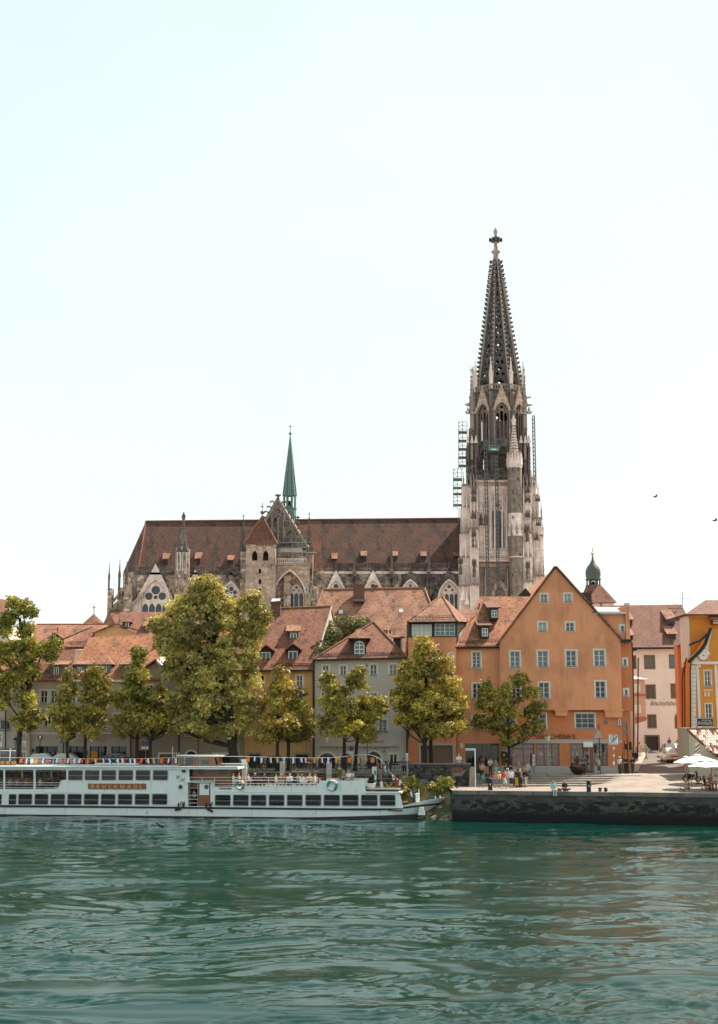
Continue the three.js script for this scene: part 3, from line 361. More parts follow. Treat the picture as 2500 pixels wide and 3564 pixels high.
{ // transept front with gable, arch and window
  const d = 250, A = at(967, 1737, d);
  const x0 = X(890, 2000, d), x1 = X(1078, 2000, d), g0 = at(868, 1905, d), g1 = at(1072, 1905, d);
  const wx = [X(1012, 2040, d), X(1052, 2040, d)], hole = archPts(X(1004, 2040, d), X(1058, 2040, d), Y(2200, d), Y(2028, d), true, 9), big = archPts(X(955, 2040, d), X(1062, 2040, d), Y(2230, d), Y(1988, d), true, 10);
  part('transept_wall', extr(rectPts(x0, 3.2, x1, Y(1968, d)), -d - 1.2, -d, [big]), MT.stoneBrown, cath);
  part('transept_wall', extr(rectPts(x0, 3.2, x1, Y(1905, d)), -d - 3, -d - 1.3, [hole]), MT.stoneMix, cath);
  tracery(...[X(1004, 2040, d), X(1058, 2040, d), Y(2200, d), Y(2028, d)], -d - 1.6, 3, MT.stoneLight, cath, 2, 0.3);
  part('arch_moulding', extr(archPts(X(948, 2040, d), X(1069, 2040, d), Y(2230, d), Y(1981, d), true, 10), -d - 0.1, -d + 0.15, [big]), MT.stoneLight, cath);
  const gm = part('transept_gable', extr([[g0.x, g0.y], [g1.x, g1.y], [A.x, A.y]], -d - 1.8, -d - 0.9), MT.stoneDark, cath);
  part('coping', [bar(V3(g0.x, g0.y, -d - 1.1), V3(A.x, A.y, -d - 1.1), 0.4, 4), bar(V3(g1.x, g1.y, -d - 1.1), V3(A.x, A.y, -d - 1.1), 0.4, 4)], MT.stoneShaft, gm);
  const hook = (s) => { const G = []; for (let k = 0; k < 9; k++) { const p = V3(s < 0 ? g0.x : g1.x, g0.y, 0).lerp(V3(A.x, A.y, 0), (k + 0.4) / 9.4); G.push(tube([V3(p.x, p.y + 0.2, -d - 1.1), V3(p.x + s * 0.4, p.y + 0.75, -d - 1.1), V3(p.x + s * 0.85, p.y + 0.8, -d - 1.1), V3(p.x + s * 1.0, p.y + 0.5, -d - 1.1)], 0.17, 6, 5)); } return G; };
  part('crocket', [...hook(-1), ...hook(1)], MT.stoneDark, gm);
  const ring = (u0, u1, vB, vT, w = 0.2) => extr(archPts(X(u0, vB, d), X(u1, vB, d), Y(vB, d), Y(vT, d), true, 7), -d - 0.95, -d - 0.75, [archPts(X(u0, vB, d) + w, X(u1, vB, d) - w, Y(vB, d) + 0.05, Y(vT, d) - w * 1.2, true, 7)]);
  part('blind_tracery', [ring(942, 992, 1890, 1755, 0.3), ring(947, 967, 1888, 1790), ring(967, 987, 1888, 1790), ring(990, 1032, 1888, 1835), ring(992, 1011, 1886, 1862), ring(1011, 1030, 1886, 1862), extr(circ(X(967, 1780, d), Y(1778, d), 0.85), -d - 0.95, -d - 0.75, [circ(X(967, 1780, d), Y(1778, d), 0.62)]), extr(circ(X(1000, 1825, d), Y(1822, d), 0.8), -d - 0.95, -d - 0.75, [circ(X(1000, 1825, d), Y(1822, d), 0.6)])], MT.stoneShaft, gm);
  part('finial', [box(A.x - 0.25, A.x + 0.25, A.y - 0.3, A.y + 0.75, -d - 1.4, -d - 0.9), fin(new THREE.CylinderGeometry(0.75, 0.3, 0.35, 8).translate(A.x, A.y + 0.9, -d - 1.15))], MT.stoneDark, gm);
  part('transept_roof', [pslab([[868, 1905, d + 1.5], [967, 1737, d + 1.5], [960, 1812, 264], [870, 1905, 264]].reverse(), 0.3), pslab([[1072, 1905, d + 1.5], [1070, 1905, 264], [967, 1812, 264], [967, 1737, d + 1.5]].reverse(), 0.3)], MT.tileNave, cath);
  balustrade(963, 1070, 1943, 1959, d, 15, MT.stoneLight); part('cornice', [pbox(960, 1959, 1076, 1967, d - 0.3, 1.4), pbox(962, 1968, 1075, 1982, d - 0.1, 0.4)], MT.stoneBrown, cath); part('gable_boards', pbox(968, 1908, 1052, 1922, d - 0.2, 0.2), MT.trimGrey, cath);
  part('buttress_cap', [ppoly([[1062, 2200], [1062, 2068], [1070, 2050], [1080, 2068], [1080, 2200]], d - 1, 2), ppoly([[1080, 2200], [1080, 2030], [1108, 2045], [1108, 2200]], d - 0.4, 1.4), pbox(988, 2003, 1012, 2180, d - 0.6, 0.9)], MT.stoneMix, cath);
}
{ // square stair tower with pyramid roof
  const d = 246, x0 = X(856, 2000, d), x1 = X(958, 2000, d), yT = Y(1898, d), slit = (u, v0, v1) => archPts(X(u - 4.5, v0, d), X(u + 4.5, v0, d), Y(v1, d), Y(v0, d), false, 3), bell = (u) => archPts(X(u - 9.5, 1940, d), X(u + 9.5, 1940, d), Y(1951, d), Y(1916, d), true, 5);
  const w = part('stair_tower', extr(rectPts(x0, 3.2, x1, yT), -d - 0.6, -d, [bell(887), bell(925), slit(905, 1979, 1996), slit(905, 2015, 2032), slit(905, 2048, 2066)]), MT.stoneBrown, cath);
  part('tower_body', [box(x0, x0 + 0.6, 3.2, yT, -d - 5.6, -d - 0.61), box(x1 - 0.6, x1, 3.2, yT, -d - 5.6, -d - 0.61), box(x0 + 0.6, x1 - 0.6, 3.2, yT, -d - 5.6, -d - 5)], MT.stoneBrown, cath);
  part('string_course', box(x0 - 0.2, x1 + 0.2, Y(1970, d), Y(1965, d), -d - 5.8, -d + 0.2), MT.stoneMix, w); part('string_course', box(x0 - 0.25, x1 + 0.25, Y(1900, d), Y(1892, d), -d - 5.9, -d + 0.25), MT.stoneMix, w);
  const E = [V3(x0 - 0.5, Y(1895, d), -d + 0.5), V3(x1 + 0.5, Y(1895, d), -d + 0.5), V3(x1 + 0.5, Y(1895, d), -d - 6.2), V3(x0 - 0.5, Y(1895, d), -d - 6.2)], ap = V3((x0 + x1) / 2, Y(1796, d + 2.8), -d - 2.8);
  part('pyramid_roof', faces([[E[0], E[1], ap], [E[1], E[2], ap], [E[2], E[3], ap], [E[3], E[0], ap], [...E].reverse()]), MT.tileNaveRed, cath);
  part('hip_tiles', [bar(E[0], ap, 0.16), bar(E[1], ap, 0.16)], MT.tilePink, cath); part('spike', [bar(ap, ap.clone().setY(Y(1742, d)), 0.07, 5), ball(0.42, ap.x, Y(1776, d), ap.z), box(ap.x - 0.35, ap.x + 0.25, Y(1757, d), Y(1754, d), ap.z - 0.05, ap.z + 0.05)], MT.copperDark, cath);
}
{ // green ridge turret
  const d = 264, c = at(1008, 1812, d), yy = (v) => Y(v, d) - c.y, rr = X(1031, 1725, d) - X(1008, 1725, d), T = part('ridge_turret', fin(new THREE.CylinderGeometry(rr * 1.0, rr * 1.05, yy(1772) + 3, 8).translate(c.x, c.y + (yy(1772) - 3) / 2, c.z)), MT.copper, cath);
  part('turret_sill', fin(new THREE.CylinderGeometry(rr * 1.12, rr * 1.05, 0.35, 8).translate(c.x, c.y + yy(1772), c.z)), MT.copper, T);
  for (let k = 0; k < 8; k++) { const a = (k + 0.5) * Math.PI / 4, x = c.x + Math.sin(a) * rr * 0.9, z = c.z + Math.cos(a) * rr * 0.9; part('post', bar(V3(x, c.y + yy(1772), z), V3(x, c.y + yy(1724), z), 0.2, 4), MT.copper, T); }
  part('bell', lathe([[0.02, 1.6], [0.35, 1.5], [0.45, 0.6], [0.7, 0], [0, 0]], 10).translate(c.x, c.y + yy(1768), c.z), MT.iron, T);
  part('turret_spire', [fin(new THREE.CylinderGeometry(0.09, rr * 1.12, yy(1514) - yy(1726), 8).translate(c.x, c.y + (yy(1514) + yy(1726)) / 2, c.z))], MT.copper, T);
  part('seam', Array.from({ length: 8 }, (_, k) => { const a = (k + 0.5) * Math.PI / 4; return bar(V3(c.x + Math.sin(a) * rr * 1.12, c.y + yy(1726), c.z + Math.cos(a) * rr * 1.12), V3(c.x, c.y + yy(1514), c.z), 0.07, 4, 0.04); }), MT.copperDark, T);
  part('ball_and_cross', [ball(0.32, c.x, c.y + yy(1509), c.z), bar(V3(c.x, c.y + yy(1512), c.z), V3(c.x, c.y + yy(1480), c.z), 0.06, 5), box(c.x - 0.3, c.x + 0.3, c.y + yy(1486), c.y + yy(1484), c.z - 0.06, c.z + 0.06)], MT.copperDark, T);
  const x = part('ridge_cross', [box(at(1037, 1800, d).x - 0.12, at(1037, 1800, d).x + 0.12, Y(1812, d), Y(1795, d), -d - 0.12, -d + 0.12), box(at(1037, 1800, d).x - 0.45, at(1037, 1800, d).x + 0.45, Y(1803, d), Y(1799, d), -d - 0.12, -d + 0.12)], MT.stoneDark, cath);
}
// the north tower
const tw = new THREE.Group(); tw.name = 'tower'; tw.root = cath; cath.add(tw);
{
  const d = 249, DA = 257, L = MT.stoneLight, tp = (n, g, m) => part(n, g, m, tw), statue = (u, v, h, dd) => { const p = at(u, v, dd), s = h; return lathe([[0, 0], [0.34 * s, 0], [0.3 * s, 0.25 * s], [0.24 * s, 0.7 * s], [0.3 * s, 1.15 * s], [0.2 * s, 1.4 * s], [0.1 * s, 1.5 * s], [0.17 * s, 1.62 * s], [0.14 * s, 1.82 * s], [0, 1.88 * s]], 7).translate(p.x, p.y, p.z); };
  tp('tower_core', box(X(1652, 1900, 251.5), X(1862, 1900, 251.5), 3.2, Y(1676, 250), -265, -252.2), L);
  const win = archPts(X(1713, 1800, 250.6), X(1758, 1800, 250.6), Y(1908, 250.6), Y(1738, 250.6), true, 9);
  tp('front_panel', extr(rectPts(X(1660, 1800, 250.6), Y(1946, 250.6), X(1776, 1800, 250.6), Y(1676, 250.6)), -252, -250.6, [win]), L);
  { const a = X(1713, 1800, 250.6), b = X(1758, 1800, 250.6); tracery(a, b, Y(1908, 250.6), Y(1738, 250.6), -251.2, 4, L, tw, 0, 0.3); tp('arch_moulding', extr(archPts(a - 0.55, b + 0.55, Y(1912, 250.6), Y(1724, 250.6), true, 9), -250.7, -250.3, [archPts(a - 0.1, b + 0.1, Y(1911, 250.6), Y(1736, 250.6), true, 9)]), L);
    for (const u of [1707, 1722, 1749, 1765]) tp('shaft', bar(at(u, 1912, 250.1), at(u, 1725, 250.1), 0.17, 6), L); }
  tp('lower_panel', pbox(1660, 1946, 1776, 2300, 251, 1.2), MT.stoneShaft);
  tp('portal_arch', extr(archPts(X(1712, 2080, 250.9), X(1768, 2080, 250.9), Y(2150, 250.9), Y(2018, 250.9), true, 9), -251.1, -250.5, [archPts(X(1722, 2080, 250.9), X(1758, 2080, 250.9), Y(2150, 250.9) + 0.05, Y(2040, 250.9), true, 9)]), MT.stoneBrown);
  for (const u of [1690, 1768]) tp('shaft', bar(at(u, 2140, 250.8), at(u, 1980, 250.8), 0.2, 6), MT.stoneBrown);
  tp('frieze', [pbox(1662, 1676, 1774, 1690, 250.4, 0.3), pbox(1662, 1960, 1774, 1972, 250.8, 0.3)], MT.stoneBrown); tp('cornice', [pbox(1656, 1668, 1778, 1677, 250, 1.5), pbox(1660, 1944, 1776, 1954, 250, 1.2), pbox(1662, 1918, 1776, 1930, 250.3, 0.6)], L);
  const bal = (u0, u1, v0, v1, dd, n, m) => { const q = balustrade(u0, u1, v0, v1, dd, n, m); tw.add(q); }; bal(1662, 1776, 1929, 1945, 249.8, 13, L); bal(1660, 1778, 1652, 1670, 249.9, 12, MT.stoneDark);
  for (let k = 0; k < 6; k++) { const u = 1670 + k * 17.5; if (u > 1700 && u < 1765) tp('blind_arch', extr(archPts(X(u - 7, 1720, 250.6), X(u + 7, 1720, 250.6), Y(1722, 250.6), Y(1698, 250.6), true, 5), -250.62, -250.4, [archPts(X(u - 5, 1720, 250.6), X(u + 5, 1720, 250.6), Y(1721.5, 250.6), Y(1703, 250.6), true, 5)]), L); }
  for (const u of [1675, 1692]) { tp('statue', statue(u, 1829, 1.25, 250.3), MT.stoneDark); tp('canopy', [pbox(u - 6, 1776, u + 6, 1784, 250, 0.8), cone(0.45, 2.2, 4, at(u, 1776, 250).x, Y(1776, 250), -250.2)], L); tp('corbel', pbox(u - 5, 1829, u + 5, 1834, 250, 0.7), L); }
  for (let k = 0; k < 4; k++) tp('rib', bar(at(1670 + (k > 1 ? 0 : 0) + [0, 15, 29, 100][k], 1915, 250.5), at(1670 + [0, 15, 29, 100][k], 1700, 250.5), 0.12, 4), L);
  // buttresses: stepped piers with ribs, string courses, canopied statues and pinnacles
  const pier = (segs, dd, deep, m, ribs) => { segs.forEach(([u0, u1, v0, v1], i) => { const q = tp('buttress_stage', [pbox(u0, v0, u1, v1, dd - i * 0.35, deep + i * 0.35), ...Array.from({ length: ribs }, (_, k) => pbox(mix(u0, u1, (k + 0.6) / (ribs + 0.2)) - 1.1, v0 + 6, mix(u0, u1, (k + 0.6) / (ribs + 0.2)) + 1.1, v1, dd - i * 0.35 - 0.16, 0.2))], m); part('string_course', pbox(u0 - 1.5, v0, u1 + 1.5, v0 + 4, dd - i * 0.35 - 0.28, deep * 0.5), MT.stoneShaft, q); const n = 2; for (let k = 0; k <= n; k++) { const u = mix(u0 + 2, u1 - 2, k / n); pin(u, v0 - 42 - hash(k, i, 7) * 16, v0 + 10, 5.5, dd - i * 0.35 - 0.3, i % 2 ? L : MT.stoneRib, tw); } }); };
  pier([[1612, 1640, 1684, 1760], [1609, 1640, 1760, 1850], [1606, 1640, 1850, 1935], [1602, 1641, 1935, 2035], [1600, 1641, 2035, 2300]], 250.4, 4, L, 3);
  pier([[1638, 1662, 1690, 1775], [1637, 1664, 1775, 1835], [1636, 1666, 1835, 1900], [1637, 1667, 1900, 2030], [1638, 1670, 2030, 2300]], 249.2, 3, L, 2);
  pier([[1821, 1850, 1690, 1745], [1821, 1852, 1745, 1850], [1820, 1854, 1850, 1930], [1821, 1856, 1930, 2020], [1821, 1858, 2020, 2300]], 249.2, 3, L, 2);
  pier([[1850, 1866, 1680, 1720], [1852, 1876, 1720, 1800], [1855, 1887, 1800, 1860], [1858, 1893, 1860, 2000], [1860, 1895, 2000, 2300]], 251, 4, L, 2);
  for (const [u, v] of [[1651, 1993], [1650, 1890], [1838, 2000], [1836, 1870], [1604, 1985]]) { tp('statue', statue(u, v + 14, 1.15, 248), MT.stoneDark); tp('canopy', [pbox(u - 7, v - 30, u + 7, v - 24, 247.6, 0.9), ...[-5, 0, 5].map((k) => cone(0.2, 1.3, 4, at(u + k, v - 30, 247.8).x, Y(v - 30, 247.8), -247.9))], MT.stoneDark); }
  for (const [u, v] of [[1655, 2075], [1625, 2075], [1612, 2060]]) tp('gablet', ppoly([[u - 9, v + 30], [u + 9, v + 30], [u, v - 16]], 247.7, 0.4), L);
  for (const [u, v] of [[1650, 1720], [1650, 1745], [1837, 1715], [1837, 1745], [1650, 1805], [1838, 1800], [1872, 1745], [1875, 1830], [1868, 1880]]) for (const k of [-6, 0, 6]) tp('niche_canopy', cone(0.26, 1.7, 4, at(u + k, v, 248.4).x, Y(v, 248.4), -248.4), MT.stoneDark);
  // octagonal stair turret
  { const c = at(1797, 1900, 248.6), r = X(1822, 1900, 248.6) - c.x, oct = (r0, r1, v0, v1) => { const a = Y(v1, 248.6), b = Y(v0, 248.6); return fin(new THREE.CylinderGeometry(r0, r1, b - a, 8).rotateY(Math.PI / 8 * 0).translate(c.x, (a + b) / 2, c.z)); };
    const T = tp('stair_turret', [oct(r, r, 1628, 1790)], MT.stoneShaft); part('turret_lower', [oct(r * 1.02, r * 1.02, 1868, 2300)], MT.stoneShaft, T); part('turret_band', [oct(r * 1.03, r * 1.03, 1788, 1868), oct(r * 1.05, r * 1.05, 1600, 1630), oct(r * 1.08, r * 1.08, 1938, 1942)], L, T); part('turret_spire', oct(0.1, r * 0.66, 1468, 1605), MT.stoneRib, T);
    const G = []; for (let k = 0; k < 8; k++) for (let j = 0; j < 13; j++) { const a = k * Math.PI / 4, q = r * 0.66 * (1 - j / 13.5), y = mix(Y(1600, 248.6), Y(1472, 248.6), j / 13); G.push(box(c.x + Math.sin(a) * q - 0.16, c.x + Math.sin(a) * q + 0.16, y, y + 0.3, c.z + Math.cos(a) * q - 0.16, c.z + Math.cos(a) * q + 0.16)); } part('crocket', G, L, T);
    for (let k = 0; k < 8; k++) { const a = (k + 0.5) * Math.PI / 4, ap = r * 1.03 * Math.cos(Math.PI / 8); for (const [v0, v1] of [[1578, 1618], [1826, 1866]]) { const g = extr([[-0.52, Y(v1, 248.6) - c.y], [0.52, Y(v1, 248.6) - c.y], [0, Y(v0, 248.6) - c.y]], 0, 0.2).rotateY(a).translate(c.x + Math.sin(a) * ap, c.y, c.z + Math.cos(a) * ap); part('gablet', g, L, T); } const b = k * Math.PI / 4; for (const [v0, v1] of [[1572, 1625], [1815, 1862]]) { const q = put('pinnacle', pinGeo, v0 > 1700 ? MT.stoneRib : L, T, V3(c.x + Math.sin(b) * r, Y(v1, 248.6), c.z + Math.cos(b) * r).sub(cath.org)); q.scale.set(0.42, Y(v0, 248.6) - Y(v1, 248.6), 0.42); } }
    const f = put('finial', pinGeo, L, T, V3(c.x, Y(1480, 248.6), c.z).sub(cath.org)); f.scale.set(0.9, 2.2, 0.9);
    for (const [u, v] of [[1785, 1633], [1806, 1633], [1806, 1667], [1786, 1711], [1788, 1741], [1807, 1757], [1786, 1800], [1783, 1860], [1812, 1930], [1785, 2000], [1780, 2062]]) part('slit_window', pbox(u - 1.8, v - 5, u + 1.8, v + 5, 248.6 - r * 0.985, 0.3), MT.paneChurch, T); }
  // octagon with tall open windows
  const cx = at(1738, 1500, DA).x, cz = -DA, R = X(1738 + 92, 1500, DA) - cx, ap = R * Math.cos(Math.PI / 8), fw = R * Math.sin(Math.PI / 8), yA = Y(1672, DA), yB = Y(1383, DA);
  const hw = fw * 0.6, wy0 = Y(1546, DA), wy1 = Y(1424, DA), hole = archPts(-hw, hw, wy0, wy1, true, 9), low = archPts(-hw * 0.8, hw * 0.8, Y(1645, DA), Y(1570, DA), true, 5);
  const wallG = extr(rectPts(-fw, yA, fw, yB), -0.9, 0, [hole, low]), gabG = extr([[-fw * 0.92, Y(1450, DA)], [fw * 0.92, Y(1450, DA)], [0, Y(1357, DA)]], 0.0, 0.4, [archPts(-hw * 1.05, hw * 1.05, Y(1450, DA) + 0.05, wy1 + 0.2, true, 7)]);
  const trG = (() => { const w = hw * 2, hs = wy1 - 0.866 * w, H = [], lw = (w - 0.14 * 4) / 3; for (let k = 0; k < 3; k++) H.push(archPts(-hw + 0.14 + k * (lw + 0.14), -hw + 0.14 + k * (lw + 0.14) + lw, wy0 + 0.1, hs + (k === 1 ? 0.32 : 0.12) * w, true, 5)); H.push(foil(0, hs + 0.58 * w, 0.15 * w), foil(-0.27 * w, hs + 0.32 * w, 0.1 * w, 3), foil(0.27 * w, hs + 0.32 * w, 0.1 * w, 3)); return extr(archPts(-hw, hw, wy0, wy1, true, 9), -0.6, -0.3, H); })();
  const molG = extr(archPts(-hw - 0.5, hw + 0.5, Y(1600, DA), wy1 + 0.6, true, 9), -0.05, 0.25, [archPts(-hw - 0.1, hw + 0.1, Y(1600, DA) + 0.05, wy1 + 0.1, true, 9)]);
  const turn = (m, a, off) => { m.position.set(cx + Math.sin(a) * off, 0, cz + Math.cos(a) * off).sub(V3(cath.org.x, cath.org.y, cath.org.z)); m.rotation.y = a; return m; };
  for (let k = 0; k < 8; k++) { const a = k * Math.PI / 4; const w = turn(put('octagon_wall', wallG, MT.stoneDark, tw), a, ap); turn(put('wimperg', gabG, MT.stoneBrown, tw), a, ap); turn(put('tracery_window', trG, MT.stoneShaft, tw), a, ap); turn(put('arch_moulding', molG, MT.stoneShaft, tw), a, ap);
    const b = a + Math.PI / 8, ex = cx + Math.sin(b) * R, ez = cz + Math.cos(b) * R; tp('corner_shaft', bar(V3(ex, yA, ez), V3(ex, yB, ez), 0.42, 6), MT.stoneDark); tp('gargoyle', bar(V3(ex, Y(1395, DA), ez), V3(ex + Math.sin(b) * 1.5, Y(1393, DA), ez + Math.cos(b) * 1.5), 0.22, 5, 0.14), MT.stoneRib);
    const q = put('pinnacle', pinGeo, L, tw, V3(cx + Math.sin(b) * R * 0.98, Y(1376, DA), cz + Math.cos(b) * R * 0.98).sub(cath.org)); q.scale.set(0.85, Y(1265, DA) - Y(1376, DA), 0.85); }
  tp('octagon_floor', fin(new THREE.CylinderGeometry(R * 0.99, R * 0.99, 0.6, 8).rotateY(Math.PI / 8).translate(cx, Y(1672, DA) - 0.3, cz)), MT.stoneDark); tp('added_core', box(cx - 1.6, cx + 1.6, yA, Y(1470, DA), cz - 1.6, cz + 1.6), MT.stoneShaft);  // solid core added inside the octagon to stop daylight showing through its openings
  tp('gallery_floor', fin(new THREE.CylinderGeometry(R * 1.07, R * 1.0, 0.7, 8).rotateY(Math.PI / 8).translate(cx, yB, cz)), MT.stoneDark);
  const bg = (() => { const n = 9, H = [], w = fw * 2.1 / n; for (let k = 0; k < n; k++) H.push(archPts(-fw * 1.05 + k * w + w * 0.22, -fw * 1.05 + (k + 1) * w - w * 0.22, yB + 0.5, yB + 1.35, true, 3)); return extr(rectPts(-fw * 1.05, yB + 0.36, fw * 1.05, yB + 1.55), -0.2, 0, H); })();
  for (let k = 0; k < 8; k++) turn(put('balustrade', bg, MT.stoneShaft, tw), k * Math.PI / 4, ap * 1.06);
  // tall corner pinnacles of the square stage
  for (const [u, dd] of [[1643, 251.5], [1829, 251.5], [1648, 262.5], [1826, 262.5]]) { pin(u, 1278, 1500, 15, dd, MT.stoneShaft, tw); tp('corner_pier', [pbox(u - 8, 1490, u + 8, 1690, dd - 0.6, 1.6)], MT.stoneDark); for (const k of [-15, 0, 14]) { pin(u + k, 1505 + Math.abs(k), 1600, 9, dd - 0.9, k ? MT.stoneDark : MT.stoneShaft, tw); tp('corner_pier', pbox(u + k - 4.5, 1560, u + k + 4.5, 1690, dd - 1.0, 1.2), MT.stoneDark); tp('gablet', ppoly([[u + k - 6, 1541], [u + k + 6, 1541], [u + k, 1513]], dd - 1.35, 0.3), L); tp('gablet', ppoly([[u + k - 6, 1440], [u + k + 6, 1440], [u + k, 1415]], dd - 0.75, 0.3), MT.stoneRib); } for (const v of [1412, 1437]) tp('gargoyle', bar(at(u, v, dd), at(u + (u < 1738 ? -24 : 24), v - 3, dd), 0.3, 5, 0.12), MT.stoneDark); }
  // openwork spire
  const sp = new THREE.Group(); sp.name = 'spire'; sp.root = cath; cath.add(sp);
  const y0 = yB + 0.3, y1 = Y(908, DA), r0 = R * 0.88, r1 = 0.72, rad = (y) => mix(r0, r1, Math.pow((y - y0) / (y1 - y0), 0.96)), nT = 13, ys = Array.from({ length: nT + 1 }, (_, k) => mix(y0, y1, 1 - Math.pow(1 - k / nT, 1.28)));
  for (let t = 0; t < nT; t++) { const ya = ys[t], yb = ys[t + 1], ra = rad(ya), rb = rad(yb), A = ra * Math.cos(Math.PI / 8), B = rb * Math.cos(Math.PI / 8), tilt = Math.atan2(A - B, yb - ya), len = Math.hypot(A - B, yb - ya), wa = ra * Math.sin(Math.PI / 8), wb = rb * Math.sin(Math.PI / 8), H = [], wm = (wa + wb) / 2, hh = len;
    if (t < 8) { const q = t % 3; const rr = Math.min(wm * 0.36, hh * 0.2); if (q === 0) { H.push(foil(0, hh * 0.64, rr * 1.15, 4)); H.push(archPts(-wm * 0.52, -wm * 0.16, hh * 0.08, hh * 0.3, true, 4), archPts(wm * 0.16, wm * 0.52, hh * 0.08, hh * 0.3, true, 4)); } else if (q === 1) { H.push(foil(-wm * 0.36, hh * 0.3, rr * 0.7, 3), foil(wm * 0.36, hh * 0.3, rr * 0.7, 3), foil(0, hh * 0.72, rr * 0.85, 3)); } else { H.push(archPts(-wm * 0.54, -wm * 0.14, hh * 0.1, hh * 0.46, true, 4), archPts(wm * 0.14, wm * 0.54, hh * 0.1, hh * 0.46, true, 4), foil(0, hh * 0.78, rr * 0.6, 4)); } }
    else if (t < 12) H.push(archPts(-wm * 0.26, wm * 0.26, hh * 0.16, hh * 0.78, true, 4));
    const G = extr([[-wa, 0], [wa, 0], [wb, len], [-wb, len]], -0.45, 0, H);
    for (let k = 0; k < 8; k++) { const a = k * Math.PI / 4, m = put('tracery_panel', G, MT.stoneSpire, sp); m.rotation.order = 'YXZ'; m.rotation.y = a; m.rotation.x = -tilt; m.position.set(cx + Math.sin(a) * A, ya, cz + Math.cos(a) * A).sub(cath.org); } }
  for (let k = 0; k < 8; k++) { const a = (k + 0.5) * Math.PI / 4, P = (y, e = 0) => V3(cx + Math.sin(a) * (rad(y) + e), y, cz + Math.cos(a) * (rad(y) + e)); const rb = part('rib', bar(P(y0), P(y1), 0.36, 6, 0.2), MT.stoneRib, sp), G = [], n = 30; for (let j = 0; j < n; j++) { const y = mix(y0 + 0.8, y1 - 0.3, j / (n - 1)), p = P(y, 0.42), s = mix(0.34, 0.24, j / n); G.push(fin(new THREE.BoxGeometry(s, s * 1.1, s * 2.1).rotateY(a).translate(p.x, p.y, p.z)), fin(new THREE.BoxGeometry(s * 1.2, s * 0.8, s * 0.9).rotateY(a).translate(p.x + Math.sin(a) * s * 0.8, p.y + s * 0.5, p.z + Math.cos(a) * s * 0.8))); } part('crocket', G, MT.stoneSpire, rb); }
  part('finial_shaft', lathe([[0.9, -0.6], [0.58, 0.8], [0.52, 1.7], [0.95, 1.85], [1.0, 2.15], [0.85, 2.3], [0.45, 2.4], [0.45, 3]], 8).translate(cx, y1, cz), MT.stoneRib, sp);
  part('finial_shaft', lathe([[0.45, 0], [0.38, 1], [0.32, 2.4], [0.28, 3.6], [0.42, 3.9], [0.46, 4.4], [0.28, 4.8], [0.05, 5.2]], 8).translate(cx, y1 + 2.4, cz), MT.stoneRib, sp);
  { const G = [], yy = Y(836, DA); for (let k = 0; k < 8; k++) { const a = k * Math.PI / 4, q = k % 2 ? 0.9 : 1.25; G.push(fin(new THREE.BoxGeometry(0.5, 0.5, q).translate(0, 0, q / 2 + 0.1).rotateY(a).translate(cx, yy, cz)), fin(new THREE.BoxGeometry(0.5, 0.75, 0.36).translate(0, 0.05, q).rotateY(a).translate(cx, yy, cz))); } part('finial_flower', G, MT.stoneSpire, sp); }
}
